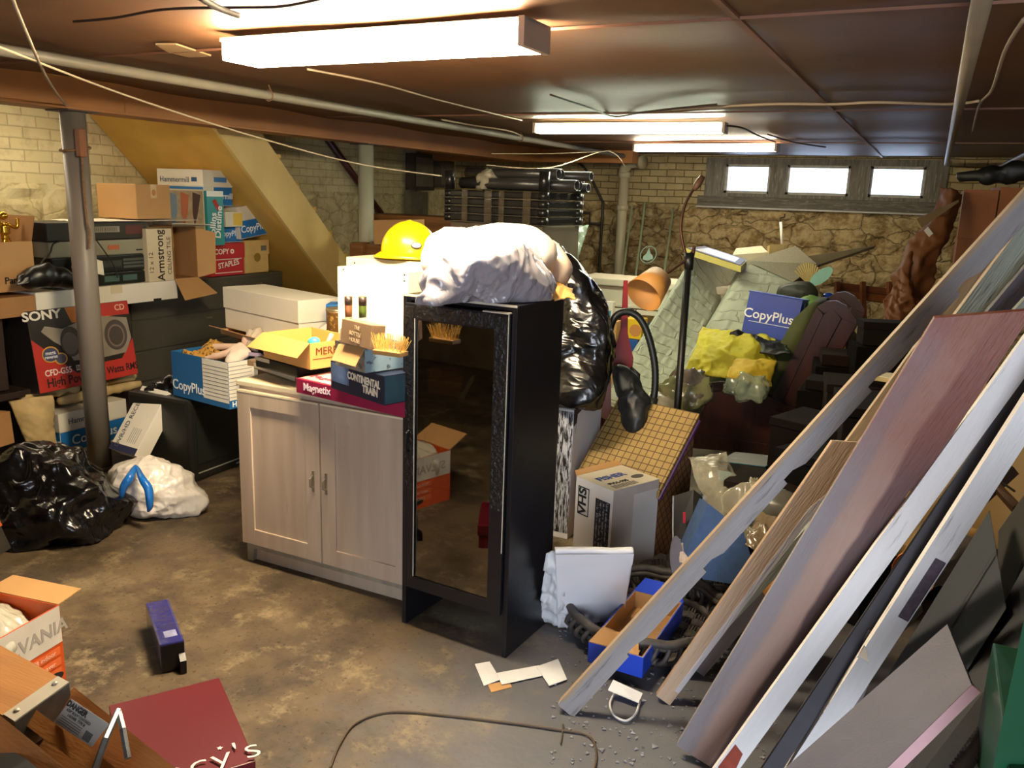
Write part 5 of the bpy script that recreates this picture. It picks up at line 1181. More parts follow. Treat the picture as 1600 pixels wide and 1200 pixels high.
# white mantel cabinet
mY = 6.9
a = P(905, 475, y=mY); b = P(1185, 482, y=mY); zT = P(930, 433, y=mY).z; w = b.x-a.x
t = thing('hutch', 'white painted hutch with glass doors behind the red paddle', 'cabinet', ((a.x+b.x)/2, mY, 0)); wm = mat('hutch_white', 'd9d0b8', .5, var=.05)
bm = bmesh.new(); bx(bm, -w/2+.05, w/2-.05, .02, .36, 0, .1); bx(bm, -w/2, w/2, .36, .4, 0, zT-.06); bx(bm, -w/2, -w/2+.05, 0.0, .36, 0, zT-.06, .003); bx(bm, w/2-.05, w/2, 0, .36, 0, zT-.06, .003); bx(bm, -w/2+.05, w/2-.05, 0.001, .36, zT-.22, zT-.06)
obj('body', bm, wm, t)
obj('cornice', box(-w/2-.03, w/2+.03, -.05, .42, zT-.06, zT, .012), wm, t)
obj('moulding', box(-w/2-.01, w/2+.01, -.02, .0, zT-.24, zT-.215, .006), wm, t)
for k_ in range(3):
    xa = -w/2+.05+k_*(w-.1)/3; xb = xa+(w-.1)/3-.01; z1_ = zT-.25
    q = bmesh.new(); bx(q, xa, xa+.05, -.01, .01, .1, z1_, .002); bx(q, xb-.05, xb, -.01, .01, .1, z1_, .002); bx(q, xa+.05, xb-.05, -.01, .01, .1, .15); bx(q, xa+.05, xb-.05, -.01, .01, z1_-.04, z1_)
    d_ = obj('door', q, wm, t); obj('door_glass', box(xa+.05, xb-.05, -.002, .002, .15, z1_-.04), glass('hutch_glass', 'dbe4d8', .03, .3), d_)
pa = P(1000, 505, y=mY-.3)
r, fr, w2 = carton('snack_box', 'yellow box with a pictured plate in front of the hutch', 'box', V(P(975, 520, y=6.4).x, 6.4, P(975, 528, y=6.4).z), V(P(1002, 520, y=6.4).x, 6.4, P(975, 528, y=6.4).z), .15, .16, mat('box_yellow', 'd8b21c', .5))
patch(r, fr['F'], 0, 0, 0, 0, 'b5793e', 'picture', poly=[(w2*.65+.05*math.cos(q_), .07+.05*math.sin(q_)) for q_ in np.linspace(0, 2*PI, 16)[:-1]])
r, fr, w2 = carton('paper_case', 'blue box under the yellow snack box behind the paddle', 'box', V(P(952, 560, y=6.4).x, 6.4, P(975, 528, y=6.4).z-.3), V(P(995, 560, y=6.4).x, 6.4, P(975, 528, y=6.4).z-.3), .2, .295, mat('case_blue_1d4f95', '1d4f95', .45))
r, fr, w2 = carton('side_stool', 'small white stool under the blue box', 'stool', V(P(950, 560, y=6.4).x, 6.4, 0), V(P(997, 560, y=6.4).x, 6.4, 0), .2, P(975, 528, y=6.4).z-.304, wm)
mz = P(943, 500, y=6.3)
carton('cardboard_box', 'plain carton on the floor under the tiny white box', 'box', V(mz.x-.05, 6.28, .001), V(mz.x+.12, 6.28, .001), .12, mz.z-.004, kraft)
r, fr, w2 = carton('medicine_box', 'tiny white box with a blue square beside the black bag', 'box', V(P(943, 500, y=6.3).x, 6.3, P(943, 500, y=6.3).z), V(P(956, 500, y=6.3).x, 6.3, P(943, 500, y=6.3).z), .06, .15, wht)
patch(r, fr['F'], .01, .03, w2-.01, .08, '3c8fa8')
# glass sheets leaning on the back wall with an etched round emblem
gm = glass('etched_glass', 'ffffff', .05, .09)
for i, (xl, xr_, yt, lab) in enumerate(((988, 1010, 320, 'narrow left pane of glass leaning on the back wall'), (1008, 1056, 317, 'wide pane of glass with round etched emblem'), (1052, 1072, 325, 'right hand narrow glass pane with a wooden edge'))):
    yy = 9.15-.0*i
    q = [P(xl-14, 424, y=8.9), P(xr_-14, 424, y=8.9), P(xr_, yt, y=9.44), P(xl, yt, y=9.44)]
    for k_ in (0, 1): q[k_] = q[k_]+(q[k_]-q[3-k_])*.9
    t = thing('glass_sheet', lab, 'glass', (q[0]+q[1])/2)
    bm = slab([p-t.location for p in q], .008, 0, V(0, 1, 0)); obj('pane', bm, gm, t)
    bm = bmesh.new(); tube(bm, [q[0]-t.location, q[3]-t.location], .012, 6); obj('left_edge', bm, mat('glass_edge', '8f9a7c', .3), t)
    if i == 1:
        u_ = (q[1]-q[0]).normalized(); v_ = (q[3]-q[0]).normalized(); n_ = V(0, -1, .35).normalized()
        c_ = P(1013, 398, y=9.02)-t.location+n_*.004; fr_ = (c_, u_, v_, n_)
        bm = bmesh.new(); tube(bm, [c_+u_*.09*math.cos(a_)+v_*.11*math.sin(a_) for a_ in np.linspace(0, 2*PI, 33)], .005, 6); obj('emblem_ring', bm, mat('etch', 'b9dccb', .6), t)
        patch(t, fr_, 0, 0, 0, 0, mat('etch', 'b9dccb', .6), 'emblem_flame', poly=[(0, .1), (.02, .02), (.055, -.02), (.06, -.06), (.0, -.08), (-.06, -.06), (-.055, -.02), (-.02, .02)])
# lamp with amber shade on a black pole
LW = 4.35
pb = P(1057, 655, w=LW); pt = P(1076, 408, w=LW)
base = V(pb.x, pb.y, 0); 
t = thing('floor_lamp', 'black floor lamp with a tilted amber shade and bronze gooseneck', 'lamp', base)
bkm = mat('black_metal2', '121210', .4); brz = mat('bronze', '4a2f1e', .4, .6)
def l2(p): return Vector(p)-base
obj('pole', tube(bmesh.new(), [l2(V(base.x, base.y, .03)), l2(pb), l2(pt)], .019, 14), bkm, t, True)
obj('foot', lathe(bmesh.new(), [(0, 0), (.13, 0), (.13, .015), (.03, .03), (.02, .04)], 24), bkm, t, True)
obj('clamp', tube(bmesh.new(), [l2(P(1076, 422, w=LW)), l2(P(1077, 396, w=LW))], [.022, .028], 14), bkm, t, True)
obj('gooseneck', tube(bmesh.new(), smooth_path([l2(P(*q_, w=LW)) for q_ in ((1073, 400), (1068, 385), (1064, 360), (1066, 335), (1074, 312), (1086, 292))], 6), .0075, 8), brz, t, True)
obj('lamp_holder', tube(bmesh.new(), [l2(P(1084, 297, w=LW)), l2(P(1090, 288, w=LW)), l2(P(1098, 276, w=LW))], [.01, .02, .016], 12), mat('holder_brown', '5c3e28', .5), t, True)
obj('gooseneck', tube(bmesh.new(), smooth_path([l2(P(*q_, w=LW)) for q_ in ((1083, 400), (1085, 385), (1082, 393), (1070, 407), (1055, 418), (1040, 428))], 6), .008, 8), brz, t, True)
sa = P(1044, 443, w=LW); sb_ = P(1000, 458, w=LW-.22); ax = (sb_-sa).normalized()
sa = P(1028, 437, w=LW+.03); sb_ = P(1003, 456, w=LW-.07)
ax = (P(995, 475, w=LW-.12)-P(1035, 430, w=LW)).normalized()
o1 = P(1030, 434, w=LW); n1 = ax.orthogonal().normalized(); n2 = ax.cross(n1)
q = bmesh.new(); rings = []
for dd, rr in ((0, .068), (.0, .07), (.155, .1), (.155, .098), (.002, .067)):
    rings.append([q.verts.new(l2(o1+ax*dd+(n1*math.cos(a_)+n2*math.sin(a_))*rr)) for a_ in np.linspace(0, 2*PI, 33)[:-1]])
for ra, rb_ in zip(rings, rings[1:]):
    for k_ in range(32): q.faces.new((ra[k_], ra[(k_+1) % 32], rb_[(k_+1) % 32], rb_[k_]))
ms = mat('amber_shade', 'b27c3a', .6, var=.08, bump=.1, bs=60); ms.node_tree.nodes['Principled BSDF'].inputs['Transmission Weight'].default_value = 0
obj('lamp_shade', q, ms, t, True)
# red paddle, vacuum
pw = 4.2
t = mesh_thing('canoe_paddle', prism(bmesh.new(), [P(x_, y_, w=pw) for x_, y_ in ((975, 438), (981, 438), (981, 520), (984, 535), (990, 560), (986, 590), (970, 600), (958, 590), (953, 560), (966, 530), (970, 515), (973, 470))], FW*.02), mat('paddle_red', '7c0c10', .35, var=.06), 'red wooden paddle standing blade down beside the vacuum hose', 'paddle')
hp = [(957, 560, 4.1), (952, 525, 4.1), (960, 497, 4.1), (978, 487, 4.1), (998, 496, 4.1), (1013, 525, 4.1), (1023, 570, 4.1), (1023, 610, 4.1), (1017, 640, 4.1)]
pts = smooth_path([P(a_, b_, w=c_) for a_, b_, c_ in hp], 14); o_ = pts[0].copy()
t = thing('vacuum_hose', 'black ribbed vacuum hose arching beside the red paddle', 'hose', V(pts[-1].x, pts[-1].y, pts[-1].z))
o_ = t.location
obj('hose', tube(bmesh.new(), [p-o_ for p in pts], [.017+.0018*(i % 2) for i in range(len(pts))], 12), mat('hose_black', '131512', .4), t, True)
obj('cuff', tube(bmesh.new(), [P(1021, 622, w=4.1)-o_, P(1016, 645, w=4.1)-o_], .024, 12), mat('hose_cuff', '22241f', .4), t, True)
o_ = V(P(975, 620, w=4.05).x, P(975, 620, w=4.05).y, 0)
def sp(px, py, w_, r): q = P(px, py, w=w_)-o_; return (q.x, q.y, q.z, r)
t = thing('vacuum_cleaner', 'black upright vacuum cleaner bag below the arching hose', 'vacuum cleaner', o_)
obj('dust_bag', blob([sp(970, 580, 4.05, .035), sp(978, 605, 4.03, .05), sp(985, 635, 4.0, .05), sp(990, 665, 4.0, .06)], 5, .03, .014, 20, 12, None, 5), mat('vac_cloth', '17191a', .45, var=.3, vs=20), t, True)
obj('body', tube(bmesh.new(), [(0.03, 0, 0), (.03, 0, .35)], [.1, .08], 16), bp_, t, True)
obj('handle', tube(bmesh.new(), [P(985, 575, w=4.1)-o_, P(997, 585, w=4.1)-o_, P(995, 650, w=4.05)-o_], .012, 8), bp_, t, True)
# small brown chair back behind the bag
t = thing('wooden_chair', 'brown wooden chair half hidden behind the tall black bag', 'chair', V(P(935, 600, w=4.6).x, P(935, 600, w=4.6).y, 0)); o_ = t.location
cw_ = wood('chair_wood', '5c2e1c', '452014', .4)
for a_, b_ in ((940, 955), ): pass
obj('leg', tube(bmesh.new(), [P(950, 515, w=4.6)-o_, P(948, 600, w=4.6)-o_, V(0.05, 0, 0)], .02, 8), cw_, t, True)
obj('leg', tube(bmesh.new(), [P(938, 520, w=4.7)-o_, P(938, 600, w=4.7)-o_, V(-.02, .1, 0)], .02, 8), cw_, t, True)
obj('seat', slab([P(915, 600, w=4.5)-o_, P(955, 610, w=4.5)-o_, P(955, 580, w=4.9)-o_, P(918, 575, w=4.9)-o_], .05, 0, V(0, 0, -1)), cw_, t)
obj('seat_rail', slab([P(918, 580, w=4.5)-o_, P(955, 590, w=4.5)-o_, P(955, 660, w=4.5)-o_, P(918, 640, w=4.5)-o_], .03, 0, FW), cw_, t)
# ================================================================ middle right: white appliance, tape recorder box, hamper
def corner_box(name, label, cat, L, N, R, h, m, lid=None, dmin=.1, dmax=None, **k):
    """near corner N, left corner L, right corner R on the ground plane; printing faces F (left face) and R"""
    l, n, r_ = Vector(L), Vector(N), Vector(R); q = V(-(n-l).y, (n-l).x, 0).normalized(); d = max(dmin, (r_-n).dot(q))
    if dmax: d = min(d, dmax)
    return carton(name, label, cat, l, n, d, h, m, lid=lid, **k)
N0 = P(893, 800, z=0)
AH = .64
tn = P(897, 641, z=AH); tl_ = P(876, 636, z=AH); tr_ = P(957, 605, z=AH)
um = (tr_-tn); q_ = V(-um.y, um.x, 0).normalized()
A_ = V(tn.x, tn.y, 0)+q_*.3
r, fr, w = corner_box('appliance', 'white scuffed upright appliance behind the video recorder box', 'appliance', A_, V(tn.x, tn.y, 0), V(tr_.x, tr_.y, 0), AH, mat('appliance_white', 'dcdce4', .4, var=.05), dmax=.4)
patch(r, fr['F'], .002, .03, w-.002, AH-.01, mat('scuffed_side', 'b5b9c4', .5, col2='14151b', mix=.5, sharp=.05, vs=9, stretch=(6, 6, .7)), 'scuffed_strip')
obj('top_sheet', cloth(quadf(V(-w/2, -r['_d']/2, AH+.003), V(w/2, -r['_d']/2, AH+.003), V(w/2, r['_d']/2, AH+.003), V(-w/2, r['_d']/2, AH+.006)), 16, 16, .006, 18, 5, .002), mat('pale_sheet', 'c2c8b8', .6), r)
patch(r, fr['R'], 0, 0, 0, 0, ink('1c1d24'), 'scuff', poly=[(.0, AH-.08), (.04, AH-.07), (.03, AH-.12), (.05, AH-.03), (.2, AH-.005), (.2, AH), (0, AH)])
# video recorder box
Nf = P(950, 905, z=0.0); Lf = P(874, 885, z=0); Rf = P(1020, 880, z=0)
ur = (Rf-Nf).normalized(); qr = V(-ur.y, ur.x, 0)
r, fr, w = corner_box('recorder_box', 'battered white video recorder carton standing on end', 'box', Nf+qr*.23, Nf, Rf, .40, mat('vhs_white', 'cfcbc9', .55, var=.06), dmin=.2)

d = r['_d']; h = .40
patch(r, fr['R'], 0, 0, d, h, mat('vhs_grey_side', 'b8b0aa', .6, var=.12, vs=4, bump=.2), 'grey_panel'); patch(r, fr['R'], d*.45, .0, d, h*.9, mat('vhs_grey_side2', 'cbc8c8', .6, var=.06), 'worn_panel', eps=.0015)
patch(r, fr['F'], w*.56, .02, w*.94, .34, mat('vhs_photo', '1d1d24', .5, col2='8b8b92', mix=.6, sharp=.05, vs=25, stretch=(1, 1, 3)), 'picture')
for u0 in (.60, .68, .76, .84): patch(r, fr['F'], w*u0, .03, w*(u0+.035), .33, mat('vhs_photo2', '8f8f98', .5, col2='1a1a20', mix=.5, vs=40), 'printed_line', eps=.0016)
lettering(r, fr['F'], 'VHS', w*.22, .3, .062, '1b1b20', rot=PI/2, bold=.03, sx=1.1)
for a_, b_, c_, d__ in ((.08, .235, .1, .365), (.36, .235, .38, .365), (.08, .235, .38, .24), (.08, .36, .38, .365)): patch(r, fr['F'], w*a_, b_, w*c_, d__, '1b1b20', 'printed_line')
T = fr['T']
patch(r, T, 0, 0, w, d, mat('vhs_top', 'c4bda9', .55, var=.05), 'top_panel')
lettering(r, T, 'FISHER', w*.42, d*.42, .055, '2f4c8e', rot=PI/2, bold=.03, eps=.003); lettering(r, T, 'FVH-905', w*.72, d*.34, .032, '23242a', rot=PI/2, bold=.02, eps=.003)
for i in range(4): patch(r, T, w*(.8+.04*i), d*.1, w*(.815+.04*i), d*.6, '4b4a4a', 'printed_line', eps=.0018)
bm = bmesh.new(); o_, U, W, n = T; prism(bm, [o_+U*(w*.66+math.cos(a)*.02)+W*(d*.8+math.sin(a)*.035)+n*.002 for a in np.linspace(0, 2*PI, 20)[:-1]], n*.001); obj('dark_spot', bm, ink('4c4b4c'), r)
bm = bmesh.new(); prism(bm, [(-w/2, -d/2, h), (-w/2, d/2, h), (-w/2-.03, d/2, h+.015), (-w/2-.03, -d/2+.02, h+.012)], (0, 0, .003)); obj('flap', bm, kraft, r)
VH = r.matrix_world.copy()
# white padded bag leaning in front
fw_ = mat('foam_white', 'e2e4ec', .5, var=.03, vs=3, bump=.1, bs=6)
q = [P(872, 982, z=.004), P(972, 978, z=.004), P(990, 868, w=2.98), P(868, 856, w=2.95)]
q[2].z = q[3].z = (q[2].z+q[3].z)/2
t = thing('foam_pouch', 'white foam packing pouch leaning against the recorder box', 'packing', V((q[0].x+q[1].x)/2, (q[0].y+q[1].y)/2, 0)); o_ = t.location
obj('pouch', cloth(quadf(*[p-o_ for p in q]), 40, 40, .004, 6, 3, .022), fw_, t, True)
obj('fold', slab([p-o_ for p in (q[3].lerp(q[0], .18)-FW*.012, q[2].lerp(q[1], .17)-FW*.012, q[2].lerp(q[1], .02)-FW*.012, q[3].lerp(q[0], .03)-FW*.012)], .004, 0, FW), fw_, t)
obj('crumpled_side', cloth(quadf(*[p-o_ for p in (P(842, 975, z=.004), P(886, 984, z=.004), P(880, 860, w=2.98), P(852, 868, w=3.02))]), 24, 40, .012, 22, 8, .008), mat('foam_grey', 'ccd1d6', .45, var=.05), t, True)
# woven hamper with sloping lid
N_ = P(1020, 880, z=0); N1 = P(1020, 776, w=(N_-EYE).dot(FW)-.03); 
F1 = P(1080, 655, w=3.85); F0 = V(F1.x+.02, F1.y, 0)
L1 = P(975, 651, w=4.05); M1 = P(905, 760, w=3.55)
N1 = V(N_.x, N_.y, P(1020, 776, x=None, y=N_.y).z)
u = V(-(F0-N_).y, (F0-N_).x, 0).normalized(); wd_ = .42
hz = lambda: None
t = thing('laundry_hamper', 'tan woven hamper with a sloping checked lid', 'hamper', V(N_.x, N_.y, 0)); o_ = t.location
wv = bpy.data.materials.new('woven_grid'); 
def grid_mat(name, c1, c2, size):
    m = mat(name, c1, .6, var=.12, vs=9); N = m.node_tree.nodes; L = m.node_tree.links; b = N['Principled BSDF']; src = b.inputs['Base Color'].links[0].from_socket
    br = N.new('ShaderNodeTexBrick'); br.inputs['Scale'].default_value = 1; br.inputs['Brick Width'].default_value = size; br.inputs['Row Height'].default_value = size; br.offset = 0; br.inputs['Mortar Size'].default_value = size*.07
    uv = N.new('ShaderNodeUVMap'); L.new(uv.outputs[0], br.inputs['Vector'])
    x = N.new('ShaderNodeMixRGB'); L.new(br.outputs['Fac'], x.inputs[0]); L.new(src, x.inputs[1]); x.inputs[2].default_value = lin(c2); L.new(x.outputs[0], b.inputs['Base Color'])
    bp = N.new('ShaderNodeBump'); bp.inputs['Strength'].default_value = .4; bp.inputs['Distance'].default_value = .004; bp.invert = True; L.new(br.outputs['Fac'], bp.inputs['Height']); L.new(bp.outputs[0], b.inputs['Normal'])
    return m
def uv_planar(o, U, W):
    me = o.data; uv = me.uv_layers.new(name='UVMap')
    for lp in me.loops:
        c_ = me.vertices[lp.vertex_index].co; uv.data[lp.index].uv = (c_.dot(U), c_.dot(W))
def up(p, z): return V(p.x, p.y, z)
lo = [N_, F0, F0+u*wd_, N_+u*wd_]; hi = [N1, up(F0, F1.z), up(F0+u*wd_, F1.z), up(N_+u*wd_, N1.z)]
bm = hexa(bmesh.new(), [p-o_ for p in lo], [p-o_-V(0, 0, .012) for p in hi]); b_ = obj('basket', bm, grid_mat('hamper_brown', '93653f', '3d2212', .035), t)
dd = (F0-N_).normalized(); uv_planar(b_, (dd+V(0, 0, .5)).normalized()+u*.5, (dd*-.5+V(0, 0, 1)).normalized()+u*.3)
hi2 = [p-o_+(dd*-.012 if i in (0, 3) else dd*.012)+(u*-.012 if i < 2 else u*.012) for i, p in enumerate(hi)]
bm = hexa(bmesh.new(), [p for p in hi2], [p+V(0, 0, .03) for p in hi2]); l_o = obj('lid', bm, grid_mat('hamper_tan', '8f7640', '4c3413', .035), t)
dl = (hi2[1]-hi2[0]).normalized(); uv_planar(l_o, dl, u)
bm = bmesh.new(); tube(bm, [hi2[0]+V(0, 0, -.004)-u*.002, hi2[1]+V(0, 0, -.004)-u*.002], .008, 6); obj('purple_ribbon', bm, mat('ribbon_purple', '3d1f56', .4), t)
# ================================================================ mattresses
qm = mat('mattress_ticking', 'a5a692', .75, var=.08, vs=8)
N = qm.node_tree.nodes; L = qm.node_tree.links; b_ = N['Principled BSDF']; uvn = N.new('ShaderNodeUVMap'); nz = N.new('ShaderNodeTexNoise'); nz.inputs['Scale'].default_value = 9; nz.inputs['Detail'].default_value = 4; L.new(uvn.outputs[0], nz.inputs['Vector'])
ad = N.new('ShaderNodeVectorMath'); ad.operation = 'MULTIPLY_ADD'; ad.inputs[1].default_value = (.13, .09, 0); L.new(nz.outputs['Color'], ad.inputs[0]); L.new(uvn.outputs[0], ad.inputs[2])
br = N.new('ShaderNodeTexBrick'); br.inputs['Scale'].default_value = 1; br.inputs['Brick Width'].default_value = .42; br.inputs['Row Height'].default_value = .085; br.inputs['Mortar Size'].default_value = .009; br.inputs['Mortar Smooth'].default_value = 1; br.offset = .5; L.new(ad.outputs[0], br.inputs['Vector'])
inv = N.new('ShaderNodeMath'); inv.operation = 'MULTIPLY_ADD'; L.new(br.outputs['Fac'], inv.inputs[0]); inv.inputs[1].default_value = -1; L.new(nz.outputs['Fac'], inv.inputs[2])
bpn = N.new('ShaderNodeBump'); bpn.inputs['Strength'].default_value = .55; bpn.inputs['Distance'].default_value = .02; L.new(inv.outputs[0], bpn.inputs['Height']); L.new(bpn.outputs[0], b_.inputs['Normal'])
def quilt_slab(q, th, label, nm='mattress', away=None):
    q = [Vector(p) for p in q]; n = (q[1]-q[0]).cross(q[3]-q[0]).normalized()
    if n.dot(q[0]-EYE) < 0: n = -n
    c_ = (q[0]+q[1])/2; t = thing(nm, label, 'mattress', c_)
    NU, NV = 44, 60; bm = bmesh.new(); f = quadf(*[p-c_ for p in q]); g = []
    for i in range(NU+1):
        row = []
        for j in range(NV+1):
            a, b = i/NU, j/NV; p = f(a, b)
            e = min(a, 1-a, b*1.2, (1-b)*1.2); puff = min(1, e/.06)
            wv_ = .012*math.sin(b*PI*3+a*2)+.012*noise.noise(Vector((a*14, b*22, 0)))
            row.append(bm.verts.new(p-n*((puff**.5)*.03+wv_*puff)))
        g.append(row)
    for i in range(NU):
        for j in range(NV): bm.faces.new((g[i][j], g[i+1][j], g[i+1][j+1], g[i][j+1]))
    back = [bm.verts.new(p-c_+n*th) for p in q]
    co_ = [g[0][0], g[NU][0], g[NU][NV], g[0][NV]]
    ring = [g[i][0] for i in range(NU+1)]; bm.faces.new(ring+[back[1], back[0]])
    ring = [g[NU][j] for j in range(NV+1)]; bm.faces.new(ring+[back[2], back[1]])
    ring = [g[i][NV] for i in range(NU, -1, -1)]; bm.faces.new(ring+[back[3], back[2]])
    ring = [g[0][j] for j in range(NV, -1, -1)]; bm.faces.new(ring+[back[0], back[3]])
    bm.faces.new(back)
    uvl = bm.loops.layers.uv.new('UVMap'); eu = (q[1]-q[0]).normalized(); ev = (q[3]-q[0]); ev = (ev-eu*ev.dot(eu)).normalized(); q0_ = q[0]-c_
    for f_ in bm.faces:
        for lp in f_.loops: lp[uvl].uv = ((lp.vert.co-q0_).dot(eu), (lp.vert.co-q0_).dot(ev))
    obj('cover', bm, qm, t, False)
    for p in t.children[0].data.polygons: p.use_smooth = len(p.vertices) == 4
    bm = bmesh.new(); pp = [p-c_ for p in q]; tube(bm, pp+[pp[0]], .011, 6); obj('piping', bm, mat('piping_grey', '9aa08c', .5), t, True)
    return t, c_, n
mw = 5.0
m1 = [P(940, 630, w=6.1), P(1030, 655, w=6.0), P(1152, 425, w=7.15), P(1090, 392, w=6.55)]
quilt_slab(m1, .14, 'left pale quilted mattress leaning behind the floor lamp')
m2 = [P(1020, 655, w=6.05), P(1120, 662, w=5.95), P(1262, 452, w=6.3), P(1166, 408, w=6.4)]
t, c_, n = quilt_slab(m2, .26, 'right quilted mattress leaning behind the yellow cloth')
kn = mat('knit_end', 'a89f86', .8, col2='5f584a', mix=.55, vs=60, sharp=.1, stretch=(1, 4, 4))
q = [P(1166, 408, w=6.38), P(1202, 470, w=6.27), P(1276, 412, w=6.5), P(1243, 384, w=6.65)]
obj('end_panel', slab([p-c_ for p in q], .05, .008), kn, t)
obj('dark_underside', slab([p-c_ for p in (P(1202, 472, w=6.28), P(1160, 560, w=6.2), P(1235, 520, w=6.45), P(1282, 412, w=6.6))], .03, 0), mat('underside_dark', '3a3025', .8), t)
# framed picture on top
q = [P(1072, 388, w=6.4), P(1158, 416, w=6.15), P(1168, 407, w=6.45), P(1100, 385, w=6.7)]
t = thing('picture_frame', 'cream and blue edged framed picture lying on the mattresses', 'picture frame', (q[0]+q[1])/2); o_ = t.location
obj('frame', slab([p-o_ for p in q], .045, .002, V(0, 0, -1)), mat('frame_cream', 'b0a055', .45), t)
qq = [p-o_+V(0, 0, .003) for p in q]; c0_ = sum(qq, V(0, 0, 0))/4
obj('blue_border', slab([c0_+(p-c0_)*.96 for p in qq], .003, 0, V(0, 0, 1)), mat('frame_blue', '454862', .4), t)
obj('picture', slab([c0_+(p-c0_)*.72+V(0, 0, .003) for p in qq], .002, 0, V(0, 0, 1)), mat('picture_pale', 'c4c3cc', .3), t)
mesh_thing('foam_block', slab([P(1145, 398, w=6.75), P(1200, 394, w=6.75), P(1190, 384, w=6.95), P(1150, 388, w=6.95)], .08, .004, V(0, 0, -1)), cream, 'cream block behind the framed picture', 'block')
mesh_thing('cream_block', bevel(prism(bmesh.new(), [P(1203, 383, w=7.1), P(1226, 381, w=7.1), P(1226, 381, w=7.1)*1-V(0, 0, P(1226, 381, w=7.1).z-.01), P(1203, 383, w=7.1)-V(0, 0, P(1203, 383, w=7.1).z-.01)], FW*.06), .004), mat('tan_block', 'b59c66', .7), 'narrow tan board end standing behind the mattress', 'board')
hY = 6.4
t = thing('plastic_rod', 'white handled tool with a hooked tip rising behind the mattress', 'tool', P(1222, 382, w=7.15)); o_ = t.location
obj('handle', tube(bmesh.new(), [V(0, 0, 0), P(1220, 347, w=7.15)-o_], .011, 10), wht, t, True)
obj('hook', tube(bmesh.new(), smooth_path([P(1220, 347, w=7.15)-o_, P(1219, 341, w=7.15)-o_, P(1225, 339, w=7.15)-o_, P(1226, 334, w=7.15)-o_]), .006, 6), mat('dark_metal', '3a342c', .4, .6), t, True)
# plank across the rear, fan, bench, bottles
t = mesh_thing('plank', slab([P(1252, 402, w=6.9), P(1265, 418, w=6.9), P(1368, 384, w=7.4), P(1340, 388, w=7.4)], .03), mat('plank_pale', '9a8c6a', .7), 'narrow board sloping up to the right behind the mattress', 'board')
t = thing('wicker_fan', 'pleated fan and green glass dish behind the mattress end', 'fan', P(1268, 442, w=6.2)); o_ = t.location
bm = bmesh.new(); ra = [P(1262+30*math.cos(a_)*.9, 448-38*abs(math.sin(a_)), w=6.2)-o_ for a_ in np.linspace(.5, 2.4, 14)]
for p_ in ra: tube(bm, [V(0, 0, -.03), p_], .007, 6)
obj('ribs', bm, mat('fan_straw', 'b39a5e', .7), t)
bm = bmesh.new(); c_ = P(1283, 432, w=6.1)-o_; e1 = V(.72, 0, .69); e2 = V(-.2, 0, .2)
prism(bm, [c_+e1*math.cos(a_)*.095+e2*math.sin(a_)*.16 for a_ in np.linspace(0, 2*PI, 22)[:-1]], V(0, .02, 0)); obj('glass_dish', bm, mat('green_dish', '7fa592', .15), t)
t = thing('wooden_bench', 'reddish brown wooden bench rail against the stone wall', 'bench', P(1345, 470, w=7)-V(0, 0, .3)); o_ = t.location
rw = wood('bench_red', '6e3a1e', '4e2712', .4, 3, 0)
obj('top_rail', slab([p-o_ for p in (P(1310, 452, w=7), P(1398, 462, w=7), P(1398, 452, w=7), P(1310, 441, w=7))], .05), rw, t)
obj('lower_rail', slab([p-o_ for p in (P(1312, 462, w=7), P(1395, 475, w=7), P(1395, 463, w=7), P(1312, 453, w=7))], .05), wood('bench_orange', '8f5228', '6e3a1a', .4, 3, 0), t)
for x_ in (1310, 1350, 1392): obj('leg', slab([p-o_ for p in (P(x_-3, 520, w=6.95), P(x_+5, 520, w=6.95), P(x_+3, 440, w=6.95), P(x_-3, 440, w=6.95))], .05), rw, t)
def jar(name, label, cat, px, py, w_, r_, h_, m, prof=None):
    p = P(px, py, w=w_); p.z = jt.z; pf = prof or [(0, 0), (r_*.9, 0), (r_, .01), (r_, h_*.75), (r_*.5, h_*.85), (r_*.5, h_), (0, h_)]
    o = obj(name, lathe(bmesh.new(), pf, 20), m, None, True, p); tag(o, label, cat); return o
jt = P(1275, 482, w=6.2)
t = thing('side_table', 'small dark table behind the chair back carrying jugs and ornament', 'table', V(jt.x, jt.y, 0), .3)
obj('top', box(-.28, .28, -.14, .2, jt.z-.03, jt.z-.001, .003), mat('dark_wood', '2d2018', .5), t)
for a_ in (-.25, .22):
    for b_ in (-.12, .15): obj('leg', box(a_, a_+.03, b_, b_+.03, 0, jt.z-.03), mat('dark_wood', '2d2018', .5), t)
jar('blue_ball', 'shiny blue round ornament beside the bench', 'ornament', 1293, 468, 6.2, .06, .12, mat('blue_gloss', '1d3a8a', .15), [(.0, 0), (.03, .004), (.055, .03), (.06, .06), (.055, .09), (.03, .116), (0, .12)])
jar('plastic_jug', 'dull tan jug behind the blue box', 'jug', 1272, 470, 6.2, .06, .15, mat('jug_tan', '9a8b66', .5))
jar('plastic_jug', 'small tan jug with red band behind the blue box', 'jug', 1257, 470, 6.2, .04, .12, mat('jug_red', 'a06a50', .5))
mesh_thing('olive_bag', blob([(0, 0, .05, .06), (.07, 0, .06, .07), (-.07, 0, .05, .05)], 4, .04, .012, 18, 5), mat('olive_cloth', '2b2c22', .6, var=.3), 'dark olive bundle above the blue box', 'bundle', P(1243, 462, w=5.9)-V(0, 0, .04), smooth=True)
mesh_thing('green_cloth', blob([(0, 0, .0, .06), (.09, 0, -.01, .06)], 4, .04, .012, 18, 6), mat('green_cloth', '5c7a3c', .7, var=.2), 'green cloth bundle right behind the blue box', 'cloth', P(1262, 478, w=5.6), smooth=True)
